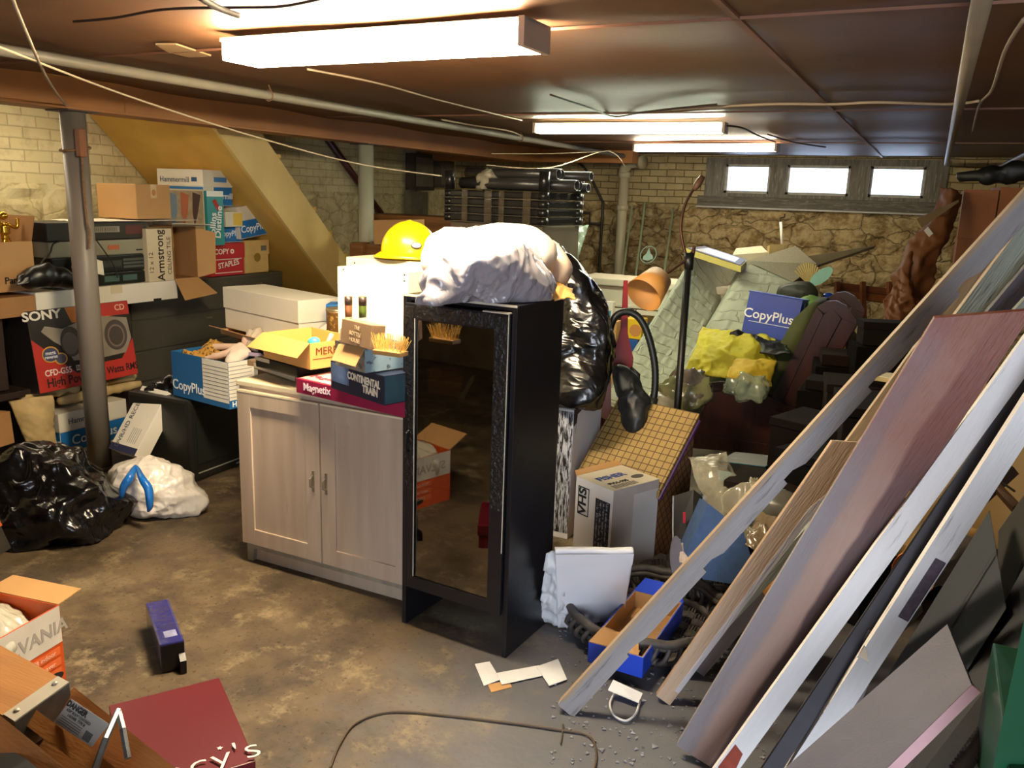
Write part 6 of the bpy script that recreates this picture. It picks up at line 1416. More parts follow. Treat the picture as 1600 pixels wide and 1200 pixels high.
# ================================================================ the recliner chair seen from its side
cy = 5.2
mahog = wood('mahogany', '3d1810', '280f09', .35, 2.5, 2, .08)
def yz(px, py, y=cy): return P(px, py, y=y)
base = V(-1.0, cy, 0)
t = thing('recliner_chair', 'dark red wooden recliner chair with green cushions, seen from its side', 'chair', base)
def pp(lst, y=cy): return [yz(a_, b_, y)-base for a_, b_ in lst]
SW = .6   # chair width away from the camera
for k_, yo in enumerate((0, SW)):
    arm = pp([(1078, 600), (1130, 595), (1190, 612), (1248, 640), (1244, 652), (1190, 625), (1130, 607), (1080, 612)])
    obj('armrest', prism(bmesh.new(), [p+V(0, yo-.03, 0) for p in arm], V(0, .09, 0)), mahog, t)
    pan = pp([(1082, 608), (1130, 605), (1190, 623), (1240, 650), (1222, 712), (1078, 700)]); lowz = min(p.z for p in pan)
    pan = [V(p.x, p.y, max(0.0, p.z)) for p in pan]
    obj('side_panel', prism(bmesh.new(), [p+V(0, yo, 0) for p in pan], V(0, .025, 0)), mahog, t)
    obj('rail', prism(bmesh.new(), [p+V(0, yo-.008, 0) for p in pp([(1080, 684), (1196, 702), (1198, 694), (1081, 677)])], V(0, .008, 0)), mahog, t)
    for ps in ([(1207, 640), (1222, 645), (1206, 712), (1194, 710)],): obj('leg', prism(bmesh.new(), [V(p.x, p.y+yo-.012, max(0, p.z)) for p in pp(ps)], V(0, .04, 0)), mahog, t)
    # back planks
    for j, ps in enumerate(([(1196, 640), (1214, 646), (1286, 492), (1276, 480)], [(1215, 646), (1233, 652), (1314, 498), (1301, 482), (1287, 492)], [(1234, 652), (1252, 656), (1338, 508), (1316, 498)])):
        obj('back_plank', prism(bmesh.new(), [p+V(0, yo, 0) for p in pp(ps)], V(0, .03, 0)), mahog, t)
    obj('back_plank', prism(bmesh.new(), [p+V(0, yo+.012, 0) for p in pp([(1276, 480), (1290, 471), (1306, 470), (1322, 478), (1338, 500), (1338, 508), (1316, 498), (1301, 484), (1288, 490)])], V(0, .02, 0)), mahog, t)
gc_ = mat('green_velvet', '42461f', .9, var=.2, vs=12, bump=.2)
bc = [yz(1195, 640), yz(1178, 628), yz(1205, 560), yz(1240, 498), yz(1262, 478), yz(1276, 480), yz(1240, 560)]
obj('back_cushion', bevel(prism(bmesh.new(), [p-base+V(0, .03, 0) for p in bc], V(0, SW-.03, 0)), .02), gc_, t, True)
obj('seat_cushion', bevel(prism(bmesh.new(), [p-base+V(0, .03, 0) for p in (yz(1082, 618), yz(1195, 645), yz(1192, 600), yz(1095, 585))], V(0, SW-.03, 0)), .02), gc_, t, True)
# on the chair
yc = mat('yellow_cloth', 'b5a81e', .7, var=.12, vs=9, bump=.3)
q = [P(1072, 572, w=5.05), P(1200, 602, w=4.9), P(1228, 540, w=5.2), P(1098, 508, w=5.45)]
o = mesh_thing('yellow_cloth', cloth(quadf(*q, V(0, 0, .1)), 80, 80, .034, 5.5, 15, .01), yc, 'crumpled yellow cloth heaped on the chair seat', 'cloth', smooth=True)
mesh_thing('yellow_cloth_fold', cloth(quadf(P(1135, 590, w=4.85), P(1205, 605, w=4.8), P(1215, 560, w=4.95), P(1150, 560, w=4.95), V(0, 0, .05)), 30, 30, .02, 7, 17, .008), mat('yellow_ochre', 'b89a20', .7, var=.12), 'ochre yellow fold of fabric at the front of the seat', 'cloth', smooth=True)
r, fr, w = paper_case('paper_case', 'tilted deep blue paper case behind the dark clothes on the chair', P(1158, 520, w=5.35), P(1240, 536, w=5.2), .22, .27, .01, size=.082, top='', sides='F', blue='0838a0', tilt=.1, white=mat('case_blue_0838a0', '0838a0', .45))
patch(r, fr['F'], w*.1, .085, w*.95, .089, 'dfe4ea', 'printed_line', eps=.008) ; patch(r, fr['R'], .0, .0, .05, .25, mat('case_blue_pale', '7f9dbd', .4), 'pale_strip', eps=.0075)
o = mesh_thing('dark_clothes', cloth(quadf(P(1135, 548, w=5.15), P(1236, 556, w=4.95), P(1228, 530, w=5.1), P(1142, 522, w=5.2), V(0, 0, .03)), 40, 30, .02, 12, 19, .012), mat('black_cloth', '14140f', .5, var=.5, vs=14), 'black garment with straps bunched below the blue case', 'clothes', smooth=True)
mesh_thing('plastic_bag', blob([(0, 0, 0, .06), (.08, 0, 0, .05), (-.07, 0, .01, .04)], 4, .04, .018, 26, 7), plastic_film('green_film', '8f9a80', .12, alpha=.6), 'clear plastic bag below the yellow cloth on the armrest', 'bag', P(1165, 606, w=4.85), smooth=True)
for i, (x_, y_, r_, c_, lab) in enumerate(((1062, 610, .07, '77754e', 'crumpled olive bag beside the lamp pole'), (1035, 640, .07, 'b0ac98', 'pale plastic bag at the hose end'), (1075, 600, .06, '6b6152', 'grey cloth bundle behind the lamp pole'), (1005, 645, .05, 'c7c49a', 'cream crumpled paper left of the hose cuff'))):
    mesh_thing('crumpled_bag', blob([(0, 0, 0, r_), (r_*.8, 0, -r_*.3, r_*.8), (-r_*.7, .02, -r_*.4, r_*.8), (0, 0, -r_*1.6, r_*1.1), (0, 0, -r_*3.2, r_*1.1)], 4, .04, .02, 24, 60+i), plastic_film('film_'+c_, c_, .25), lab, 'bag', P(x_, y_, w=4.6), smooth=True)
# green thing right of the back, brown kraft roll, cartons at upper right
kb = mat('kraft_brown', '653814', .65, var=.12, vs=5, bump=.25, bs=10)
q = [P(1348, 585, w=5.2), P(1420, 560, w=5.2), P(1508, 300, w=5.8), P(1462, 290, w=6.0)]
def kf(u, v):
    a = quadf(*q)(u, v); return a+V(0, -.14*math.sin(PI*u), 0)+V(.03*math.sin(v*9), 0, 0)
o = mesh_thing('kraft_paper', cloth(kf, 40, 90, .03, 6, 24, .006), kb, 'tall crumpled roll of brown kraft paper leaning by the stone wall', 'paper', smooth=True)
o = mesh_thing('kraft_paper', cloth(quadf(P(1395, 560, w=5.1), P(1440, 500, w=5.2), P(1420, 400, w=5.5), P(1380, 470, w=5.3), V(0, -.1, 0)), 40, 40, .03, 9, 27, .006), kb, 'lower bulging sheet of brown kraft paper around the roll', 'paper', smooth=True)
t = mesh_thing('cardboard_wedge', slab([P(1432, 342, w=5.6), P(1440, 356, w=5.6), P(1498, 316, w=5.7)]+[P(1498, 312, w=5.7)], .01), mat('wedge_tan', '9a8058', .7), 'pointed tan cardboard corner sticking out of the kraft paper', 'cardboard')
mesh_thing('white_tag', slab([P(1444, 360, w=5.55), P(1452, 370, w=5.55), P(1458, 365, w=5.55), P(1450, 354, w=5.55)], .004), wht, 'small white tag hanging below the tan cardboard corner', 'tag')
obk = mat('orange_kraft', '8f5222', .7, var=.08)
bz = P(1495, 372, w=6.0); b2 = P(1560, 372, w=5.8)
for i, (pa, pb, w1, w2_, hh, dd_, lab) in enumerate((((1490, 415), (1548, 412), 6.0, 5.9, .21, .3, 'orange brown carton, lower one at the right wall'), ((1495, 374), (1550, 372), 6.0, 5.9, .38, .3, 'tall orange brown carton stacked at the right'), ((1552, 372), (1640, 372), 5.9, 5.8, .38, .3, 'rightmost brown carton of the upper stack'))):
    a = P(*pa, w=w1); b = P(*pb, w=w2_); b.z = a.z
    carton('cardboard_box', lab, 'box', a, b, dd_, hh*.92, obk)
p_ = P(1494, 418, w=6.0)
t = thing('storage_rack', 'dark shelf rack carrying the brown cartons at the right', 'rack', V(p_.x, p_.y, 0)); 
obj('shelf', box(0, .85, -.02, .4, p_.z-.03, p_.z-.004), mat('dark_wood', '2d2018', .5), t)
for a_ in (0.02, .8):
    for b_ in (0, .36): obj('leg', box(a_, a_+.03, b_, b_+.03, 0, p_.z-.03), mat('dark_wood', '2d2018', .5), t)
mesh_thing('black_jacket', blob([(0, 0, .03, .05), (.15, 0, .04, .06), (.3, 0, .06, .07), (.42, 0, .08, .06)], 4, .04, .012, 14, 6), mat('black_cloth', '14140f', .5), 'black garment lying on top of the brown cartons', 'clothes', P(1505, 282, w=5.95), smooth=True)
# separate things piled behind the boards, colours mostly darkened for the shade there
random.seed(12)
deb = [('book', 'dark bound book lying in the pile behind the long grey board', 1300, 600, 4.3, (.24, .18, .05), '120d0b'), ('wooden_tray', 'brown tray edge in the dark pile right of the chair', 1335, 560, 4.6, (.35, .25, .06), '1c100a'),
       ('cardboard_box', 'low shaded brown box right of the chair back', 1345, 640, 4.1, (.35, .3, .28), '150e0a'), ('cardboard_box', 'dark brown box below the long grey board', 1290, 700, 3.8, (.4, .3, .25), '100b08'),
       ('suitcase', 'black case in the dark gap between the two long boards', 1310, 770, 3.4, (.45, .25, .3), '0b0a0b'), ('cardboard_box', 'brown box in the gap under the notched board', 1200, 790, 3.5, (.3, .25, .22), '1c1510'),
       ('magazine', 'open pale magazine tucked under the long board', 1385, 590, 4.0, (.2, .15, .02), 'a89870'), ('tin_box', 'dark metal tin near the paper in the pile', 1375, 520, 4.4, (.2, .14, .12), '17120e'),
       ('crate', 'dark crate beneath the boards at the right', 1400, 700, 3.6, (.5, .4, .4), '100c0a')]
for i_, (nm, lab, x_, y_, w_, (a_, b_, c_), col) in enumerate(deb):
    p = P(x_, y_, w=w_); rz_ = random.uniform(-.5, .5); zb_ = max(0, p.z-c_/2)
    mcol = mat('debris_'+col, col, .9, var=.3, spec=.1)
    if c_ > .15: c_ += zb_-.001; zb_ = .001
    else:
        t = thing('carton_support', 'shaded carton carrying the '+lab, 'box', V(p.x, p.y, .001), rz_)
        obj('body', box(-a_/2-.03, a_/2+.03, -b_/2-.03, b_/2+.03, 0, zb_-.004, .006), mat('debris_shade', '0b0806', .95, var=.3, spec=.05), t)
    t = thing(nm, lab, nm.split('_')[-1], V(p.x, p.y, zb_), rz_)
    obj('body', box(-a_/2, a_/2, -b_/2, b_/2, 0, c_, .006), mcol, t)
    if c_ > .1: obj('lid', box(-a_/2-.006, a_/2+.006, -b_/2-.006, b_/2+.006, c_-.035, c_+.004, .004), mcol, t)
    if nm == 'magazine': obj('page', box(-a_/2+.01, a_/2-.02, -b_/2+.01, b_/2-.01, c_, c_+.004), ink('d0c6a6'), t)
mesh_thing('green_board', slab([P(1320, 498, w=5.5), P(1345, 530, w=5.5), P(1362, 590, w=5.5), P(1345, 600, w=5.5), P(1330, 560, w=5.5)][:4], .02), mat('grey_green_board', '7c7354', .7), 'curved grey green board edge right of the chair back', 'board')
# ================================================================ floor items at lower middle
# wicker basket
bc = P(1008, 985, z=0.0); R_ = .30
t = thing('wicker_basket', 'large round dark wicker basket on the floor under the boards', 'basket', V(bc.x, bc.y, 0))
wk = mat('wicker', '4a4440', .55, var=.35, vs=30)
bm = bmesh.new(); lathe(bm, [(0, .0), (R_*.86, 0), (R_*.9, .012), (0, .012)], 40); obj('base', bm, mat('wicker_base', '35302e', .6, var=.3), t)
bm = bmesh.new(); n_ = 10; s_ = R_*.8*2/n_
for i in range(n_):
    for j in range(n_):
        x_ = -R_*.8+s_*(i+.5); y_ = -R_*.8+s_*(j+.5)
        if math.hypot(x_, y_) > R_*.84: continue
        for k_ in range(4):
            o4 = (k_-1.5)*s_*.24
            if (i+j) % 2: tube(bm, [(x_-s_*.48, y_+o4, .018), (x_, y_+o4, .024), (x_+s_*.48, y_+o4, .018)], .005, 5)
            else: tube(bm, [(x_+o4, y_-s_*.48, .018), (x_+o4, y_, .024), (x_+o4, y_+s_*.48, .018)], .005, 5)
obj('woven_floor', bm, wk, t)
for rr, zz, rad in ((R_, .115, .016), (R_*.97, .095, .012), (R_*.9, .03, .014)):
    obj('rim', tube(bmesh.new(), [(rr*math.cos(a_), rr*math.sin(a_), zz+.004*math.sin(a_*14)) for a_ in np.linspace(0, 2*PI, 61)], rad, 8, False), wk, t, True)
for k_ in range(44):
    a_ = 2*PI*k_/44; b_ = a_+.16
    obj('stake', tube(bmesh.new(), smooth_path([(R_*.9*math.cos(a_), R_*.9*math.sin(a_), .02), (R_*1.04*math.cos((a_+b_)/2), R_*1.04*math.sin((a_+b_)/2), .06), (R_*.98*math.cos(b_), R_*.98*math.sin(b_), .11)], 4), .009, 6), wk, t, True)
t = thing('woven_mat', 'dark basketwork mat on the floor between hamper and wicker basket', 'mat', V(P(1065, 905, z=0).x, P(1065, 905, z=0).y, 0), .3)
obj('backing', box(-.26, .26, -.2, .2, .0, .02, .003), mat('wicker_base', '35302e', .6, var=.3), t)
bm = bmesh.new(); s_ = .065
for i in range(8):
    for j in range(6):
        x_ = -.26+s_*(i+.5); y_ = -.2+s_*(j+.5)
        for k_ in range(4):
            o4 = (k_-1.5)*s_*.24
            if (i+j) % 2: tube(bm, [(x_-s_*.48, y_+o4, .022), (x_, y_+o4, .029), (x_+s_*.48, y_+o4, .022)], .006, 5)
            else: tube(bm, [(x_+o4, y_-s_*.48, .022), (x_+o4, y_, .029), (x_+o4, y_+s_*.48, .022)], .006, 5)
obj('weave', bm, wk, t)
# blue open box in it
N_ = P(1003, 1060, z=.045); L_0 = P(918, 1034, z=.045); R_1 = P(1090, 976, z=.045)
u = (R_1-N_)
r, fr, w = corner_box('blue_tray', 'bright blue open cardboard tray, brown inside, lying in the basket', 'box', L_0, N_, R_1, .075, mat('vivid_blue', '1f45c4', .35, var=.05), dmin=.25, open_={}, )
d = r['_d']
obj('lining', box(-w/2+.005, w/2-.005, -d/2+.005, d/2-.005, .004, .008), kraft, r)
for X_ in (-1, 1): obj('lining', box(min(X_*(w/2-.008), X_*(w/2-.0045)), max(X_*(w/2-.008), X_*(w/2-.0045)), -d/2+.005, d/2-.005, .004, .0745), kraft, r)
for Y_ in (-1, 1): obj('lining', box(-w/2+.008, w/2-.008, min(Y_*(d/2-.008), Y_*(d/2-.0045)), max(Y_*(d/2-.008), Y_*(d/2-.0045)), .004, .0745), kraft, r)
bm = prism(bmesh.new(), [(-w/2, -d/2, .075), (w/2-.02, -d/2+.01, .072), (w/2-.05, -d/2+.09, .08), (-w/2+.02, -d/2+.08, .1)], (0, 0, .003)); obj('flap', bm, kraft, r)
bm = prism(bmesh.new(), [(-w/2, d/2, .075), (w/2, d/2, .075), (w/2-.03, d/2+.03, .12), (-w/2+.03, d/2+.03, .12)], (0, .002, 0)); obj('flap', bm, mat('vivid_blue', '1f45c4', .35), r)
# paper strips and tag
ps = mat('paper_white', 'cfd0d2', .6)
for i, (pl, lab) in enumerate((([(742, 1038), (765, 1034), (782, 1062), (756, 1072)], 'square white paper scrap, leftmost of the strips on the floor'), ([(776, 1052), (842, 1040), (848, 1056), (784, 1070)], 'long white paper strip lying in front of black cabinet'), ([(838, 1042), (872, 1030), (886, 1062), (858, 1072)], 'white paper strip beside the wicker basket rim'))):
    mesh_thing('paper_strip', prism(bmesh.new(), [P(a_, b_, z=.003+.002*i) for a_, b_ in pl], V(0, 0, .0015)), ps, lab, 'paper')
mesh_thing('cardboard_scrap', prism(bmesh.new(), [P(a_, b_, z=.001) for a_, b_ in [(762, 1070), (795, 1064), (800, 1074), (768, 1082)]], V(0, 0, .0015)), kraft, 'small brown scrap under the paper strips', 'paper')
q = [P(950, 1078, z=.03), P(958, 1062, z=.05), P(1004, 1083, z=.03), P(998, 1098, z=.02)]
t = thing('tag_ring', 'white tag with a curled white plastic loop on the floor', 'tag', V(q[3].x, q[3].y, 0)); o_ = t.location
obj('tag', slab([p-o_ for p in q], .002, 0, V(0, 0, -1)), ps, t)
obj('loop', tube(bmesh.new(), smooth_path([P(a_, b_, z=.012)-o_ for a_, b_ in ((960, 1082), (953, 1100), (960, 1118), (978, 1126), (993, 1115), (1000, 1095))], 8), .0035, 8), ps, t, True)
wire('wire', 'long thin brown wire curving over the floor in the foreground', [P(a_, b_, z=.006) for a_, b_ in ((516, 1200), (530, 1165), (556, 1130), (610, 1112), (700, 1118), (800, 1130), (870, 1140), (920, 1150), (932, 1180), (925, 1215))], .0035, mat('wire_rust', '4a3a2a', .6))
wire('wire', 'short straight thin wire upright across the floor wire', [P(880, 1132, z=.006), P(878, 1150, z=.006), P(876, 1162, z=.006)], .0025, mat('wire_rust', '4a3a2a', .6))
# denim cushion, black bag with red label, clear bags, teal box
o_ = V(P(1140, 900, z=0).x, P(1140, 900, z=0).y, 0)
def sp(px, py, w_, r): q = P(px, py, w=w_)-o_; return (q.x, q.y, q.z, r)
dpts = [P(a_, b_, w=3.2) for a_, b_ in ((1106, 786), (1130, 805), (1162, 832), (1180, 893), (1140, 912), (1098, 905), (1072, 865))]
mesh_thing('denim_cushion', bevel(prism(bmesh.new(), dpts, FW*.14), .018, 3), mat('denim', '44608c', .85, var=.12, vs=25, bump=.3, bs=150), 'blue denim cushion trapped between the two nearest boards', 'cushion', smooth=False)
q = [P(1052, 845, w=3.4), P(1080, 850, w=3.35), P(1084, 765, w=3.45), P(1052, 775, w=3.5)]
t = thing('black_pouch', 'black pouch with a red label leaning against the hamper', 'pouch', V(q[0].x, q[0].y, q[0].z)); o_ = t.location
obj('body', slab([p-o_ for p in q], .08, .006), mat('pouch_black', '0f1118', .5), t)
obj('red_label', slab([p-o_-FW*.003 for p in (P(1067, 817, w=3.38), P(1071, 817, w=3.38), P(1071, 800, w=3.38), P(1067, 800, w=3.38))], .003, 0, FW), ink('b81f35'), t)
obj('strap', tube(bmesh.new(), smooth_path([p-o_ for p in (q[3], q[0], P(1058, 858, w=3.35), P(1062, 842, w=3.35))]), .004, 6), mat('strap_grey', '9aa0a8', .5), t, True)
mesh_thing('photo_magazine', slab([P(1088, 815, w=3.45), P(1108, 800, w=3.45), P(1102, 768, w=3.55), P(1084, 775, w=3.55)], .01), mat('magazine_cover', '8fa3c0', .25, col2='23283a', mix=.5, vs=14), 'glossy blue magazine beside the black pouch', 'magazine')
mesh_thing('grey_disc', prism(bmesh.new(), [P(1045+10*math.cos(a_)+12, 870+32*math.sin(a_), w=3.25) for a_ in np.linspace(0, 2*PI, 24)[:-1]], FW*.012), mat('grey_vinyl', '6c6770', .5), 'grey disc standing behind the foot of the notched board', 'disc')
mesh_thing('paper_scrap', cloth(quadf(P(1062, 880, w=3.2), P(1085, 872, w=3.2), P(1078, 845, w=3.3), P(1062, 850, w=3.3)), 12, 12, .008, 18, 4), mat('paper_pinkish', 'c4b4ac', .6), 'torn pale paper below the black pouch', 'paper')
r, fr, w = carton('teal_box', 'bright teal and black box behind the clear plastic bag', 'box', P(1122, 752, w=4.0), P(1196, 762, w=3.85), .2, .1, mat('teal_bright', '1ba0b5', .35))
patch(r, fr['F'], .0, .055, w, .099, '0c0e12', 'black_band'); patch(r, fr['T'], 0, 0, w, .2, mat('teal_top', '15181c', .3, col2='3c6a6a', mix=.6), 'black_top'); lettering(r, fr['F'], 'N', w*.86, .032, .05, 'e2e6e8', bold=.03)
cfm = plastic_film('clear_bag', 'b0ab94', .1, alpha=.42)
mesh_thing('plastic_bag', cloth(quadf(P(1120, 850, w=3.35), P(1190, 840, w=3.3), P(1135, 705, w=3.7), P(1076, 712, w=3.65), V(0, -.06, .05)), 50, 60, .013, 8, 33, .002), cfm, 'large clear crumpled plastic bag draped beside the hamper', 'bag', smooth=True)
mesh_thing('plastic_bag', cloth(quadf(P(1130, 800, w=3.35), P(1215, 800, w=3.2), P(1230, 760, w=3.5), P(1150, 745, w=3.6), V(0, 0, .05)), 40, 30, .025, 12, 35, .002), plastic_film('clear_bag2', 'a39c86', .1, alpha=.6), 'smaller clear plastic bag behind the notched board', 'bag', smooth=True)
mesh_thing('plastic_bag', cloth(quadf(P(1165, 850, w=3.1), P(1205, 880, w=3.05), P(1240, 810, w=3.2), P(1180, 790, w=3.3), V(0, 0, .04)), 30, 30, .02, 14, 36, .003), plastic_film('brown_film', '7a6a54', .15, alpha=.85), 'brownish plastic wrap between the notched board and beige plank', 'bag', smooth=True)
mesh_thing('grey_shoe', blob([(0, 0, 0, .06), (.08, .02, -.01, .05), (-.07, 0, .01, .045)], 4, .03, .008, 18, 7), mat('grey_leather', '55534c', .35, var=.2), 'grey leather shoe in the gap right of the notched board', 'shoe', P(1222, 795, w=3.25), smooth=True)
mesh_thing('leather_glove', blob([(0, 0, 0, .04), (.05, .02, -.02, .035), (-.05, 0, .02, .03), (.02, .05, .05, .03)], 4, .03, .008, 22, 8), mat('tan_leather', 'b57a34', .6, var=.15), 'tan leather glove under the red brown plank', 'glove', P(1212, 918, w=2.85), smooth=True)
mesh_thing('cardboard_scrap', slab([P(1165, 958, w=2.95), P(1188, 962, w=2.9), P(1225, 905, w=2.95), P(1190, 915, w=3.0)], .01), kraft, 'tan card scrap under the red brown plank', 'cardboard')
# ================================================================ the leaning boards
gw = wood('board_grey_blue', '9a9798', '85817f', .6, 2, 2, .35, worn='625c5c', mix=.62)
gwe = wood('board_edge_tan', 'a8947c', '8e7a64', .6, 2, 2, .2)
def edge_strip(root, Lh, width, th, m, side=-1, name='bare_edge'):
    w2 = width/2; x0_, x1_ = (side*w2-.0015, side*w2+.0015)
    obj(name, box(min(x0_, x1_), max(x0_, x1_), -th/2+.001, th/2-.001, .01, Lh-.01), m, root)
def far(a, px, py, w_, ext):
    b = P(px, py, w=w_); d_ = (b-a).normalized(); return b+d_*ext
vw = V(.1, -.9, .35)
a = P(884, 1108, z=0.01); b = far(a, 1600, 322, 2.35, .25)
root, Lh = board('notched_board', 'long grey notched board, the leftmost of the leaning boards', 'board', a, b, .062, .03, gw, face=V(.25, -.75, .1), notches=[(.12, .08, .010, -1), (.28, .08, .014, -1), (.44, .08, .015, -1), (.6, .08, .016, -1), (.76, .08, .016, -1)])
obj('bare_edge', box(.031-.011, .031+.001, .0152, .0158, .02, Lh-.02), gwe, root); edge_strip(root, Lh, .062, .03, gwe, 1)
# post-like beige pieces, second group
bw = wood('board_beige', 'b39c84', '9a8068', .6, 2, 2, .3, worn='6b5548', mix=.66)
lw2 = wood('board_white_flake', 'b7b7bf', 'a4a2ac', .55, 2, 2, .35, worn='6d5a62', mix=.62)
gg = wood('board_pale_green', '97a09a', '7e867e', .6, 2, 2, .3, worn='5a5a54', mix=.64)
a = P(1036, 1092, z=0.01); b = P(1318, 700, w=2.62)
root, Lh = board('beige_plank', 'short beige plank with a pointed top, second from the left', 'board', a, b, .052, .03, bw, face=V(.25, -.8, .2), hi=-.05, taper=1.65)
obj('flaked_strip', prism(bmesh.new(), [(-.0265, .0152, .05), (-.042, .0152, Lh-.12), (-.018, .0152, Lh-.22), (-.012, .0152, .05)], (0, .002, 0)), lw2, root)
a = P(1092, 1045, z=.01); b = far(a, 1592, 378, 2.55, .2)
root, Lh = board('green_grey_plank', 'long pale green grey plank just right of the beige plank', 'board', a, b, .05, .028, gg, face=V(.3, -.8, .2))
edge_strip(root, Lh, .05, .028, gwe, 1)
# more strips at upper right behind
ug = [(((1240, 820), 2.9), ((1560, 380), 2.85), .05, gwe, 'thin tan strip of wood behind the green grey plank'), (((1290, 790), 2.85), ((1596, 398), 2.7), .055, gg, 'grey grooved plank passing behind the red brown plank top'),
      (((1330, 760), 2.75), ((1600, 440), 2.6), .06, wood('board_mauve', '6f6a72', '5c555c', .6, 2, 2, .2), 'mauve grey plank right of the grooved one at upper right'), (((1400, 690), 2.6), ((1620, 460), 2.45), .04, gg, 'narrow pale strip at the top right behind the red brown plank')]
for (pa, wa), (pb, wb_), wd_, m_, lab in ug:
    a = P(*pa, w=wa); b = P(*pb, w=wb_); d_ = (b-a).normalized(); 
    a = a-d_*(a.z/d_.z)*.98; b = b+d_*.2
    board('plank', lab, 'board', a, b, wd_, .025, m_, face=V(.3, -.8, .2))
# wide red brown plank
def paintmat():
    if 'wide_plank_paint' in _m: return _m['wide_plank_paint']
    m = wood('wide_plank_paint', '8d7774', '75605f', .5, 1.6, 2, .35, worn='6a4a3e', mix=.62)
    N = m.node_tree.nodes; L = m.node_tree.links; b = N['Principled BSDF']; src = b.inputs['Base Color'].links[0].from_socket
    tc = [k for k in N if k.type == 'TEX_COORD'][0]; s = N.new('ShaderNodeSeparateXYZ'); L.new(tc.outputs['Object'], s.inputs[0])
    nz = N.new('ShaderNodeTexNoise'); nz.inputs['Scale'].default_value = 3; nz.inputs['Detail'].default_value = 6; L.new(tc.outputs['Object'], nz.inputs['Vector'])
    ma = N.new('ShaderNodeMath'); ma.operation = 'MULTIPLY_ADD'; L.new(nz.outputs['Fac'], ma.inputs[0]); ma.inputs[1].default_value = .05
    neg = N.new('ShaderNodeMath'); neg.operation = 'MULTIPLY'; neg.inputs[1].default_value = -1; L.new(s.outputs['X'], neg.inputs[0]); L.new(neg.outputs[0], ma.inputs[2])
    r = N.new('ShaderNodeValToRGB'); r.color_ramp.interpolation = 'LINEAR'; e = r.color_ramp.elements
    mr = N.new('ShaderNodeMapRange'); mr.inputs['From Min'].default_value = -.055; mr.inputs['From Max'].default_value = .105; L.new(ma.outputs[0], mr.inputs[0]); L.new(mr.outputs[0], r.inputs[0])
    e[0].position = 0; e[0].color = lin('86868a'); e[1].position = 1; e[1].color = lin('2c161e')
    for p_, c_ in ((.22, '837f82'), (.32, 'a58a7c'), (.62, 'a8897a'), (.68, '38202a')):
        q = e.new(p_); q.color = lin(c_)
    x = N.new('ShaderNodeMixRGB'); x.blend_type = 'MULTIPLY'; x.inputs[0].default_value = .0; 
    mx = N.new('ShaderNodeMixRGB'); mx.inputs[0].default_value = .72; L.new(src, mx.inputs[1]); L.new(r.outputs[0], mx.inputs[2])
    # red oxide towards the upper end
    g = N.new('ShaderNodeMath'); g.operation = 'MULTIPLY_ADD'; L.new(nz.outputs['Fac'], g.inputs[0]); g.inputs[1].default_value = .9; L.new(s.outputs['Z'], g.inputs[2])
    rr = N.new('ShaderNodeValToRGB'); rr.color_ramp.elements[0].position = 0; rr.color_ramp.elements[1].position = 1
    m3 = N.new('ShaderNodeMapRange'); m3.inputs['From Min'].default_value = 1.25; m3.inputs['From Max'].default_value = 1.9; m3.inputs['To Max'].default_value = .85; L.new(g.outputs[0], m3.inputs[0])
    mz = N.new('ShaderNodeMixRGB'); L.new(m3.outputs[0], mz.inputs[0]); L.new(mx.outputs[0], mz.inputs[1]); mz.inputs[2].default_value = lin('7a3b26'); L.new(mz.outputs[0], b.inputs['Base Color'])
    return m
a = P(1098, 1185, z=.01); b = P(1516, 520, w=1.88)
root, Lh = board('wide_plank', 'wide red brown plank with a dark plum stripe, the broadest of the boards', 'board', a, b, .165, .028, paintmat(), face=V(.2, -.75, .35), notches=[(.12, .05, .012, -1), (.42, .06, .012, -1), (.7, .06, .012, -1)], hi=-.1)
q = obj('rusty_washer', lathe(bmesh.new(), [(0, 0), (.012, 0), (.012, .003), (0, .004)], 16), mat('rust_orange', '9a4a2c', .7, var=.3, vs=60), root); q.rotation_euler = (-PI/2, 0, 0); q.location = (-.066, .014, Lh*.14)
# two white painted boards
wp_ = wood('white_board_paint', 'dddbda', 'cccaca', .5, 2, 2, .35, worn='8a8486', mix=.645)
rd = mat('red_primer', '8a3520', .7, var=.3, vs=30)
a = P(1080, 1275, z=.0); b = far(a, 1600, 556, 1.9, .25)
root, Lh = board('white_board', 'white painted board right beside the wide plum striped plank', 'board', a, b, .05, .03, wp_, face=V(.2, -.75, .35))
bm = prism(bmesh.new(), [(-.024, .0152, .16), (.0, .0152, .14), (.02, .0152, .17), (.018, .0152, .25), (-.01, .0152, .24)], (0, .0008, 0)); obj('red_patch', bm, rd, root)
a = P(1190, 1290, z=.0); b = far(a, 1600, 655, 1.8, .3)
root, Lh = board('white_board', 'rightmost white painted board with a rusty hinge plate', 'board', a, b, .05, .03, wp_, face=V(.2, -.75, .35))
bm = box(-.022, .002, .015, .017, Lh*.46, Lh*.57, .002); obj('hinge_plate', bm, mat('hinge_rust', '4b3d48', .5, .4, var=.3, vs=60), root)
a = P(1145, 1290, z=.0); b = far(a, 1600, 610, 1.92, .3)
board('dark_plank', 'dark weathered plank sunk between the two white boards', 'board', a, b, .04, .02, mat('gap_dark_wood', '35333b', .6, var=.3), face=V(.2, -.75, .35))
a = P(1250, 1275, z=.0); b = P(1372, 985, w=2.05)
board('weathered_plank', 'short weathered brown plank under the rightmost white board', 'board', a, b, .05, .025, wood('weathered_brown', '7d7470', '62585a', .7, 3, 2, .4), face=V(.2, -.75, .35))
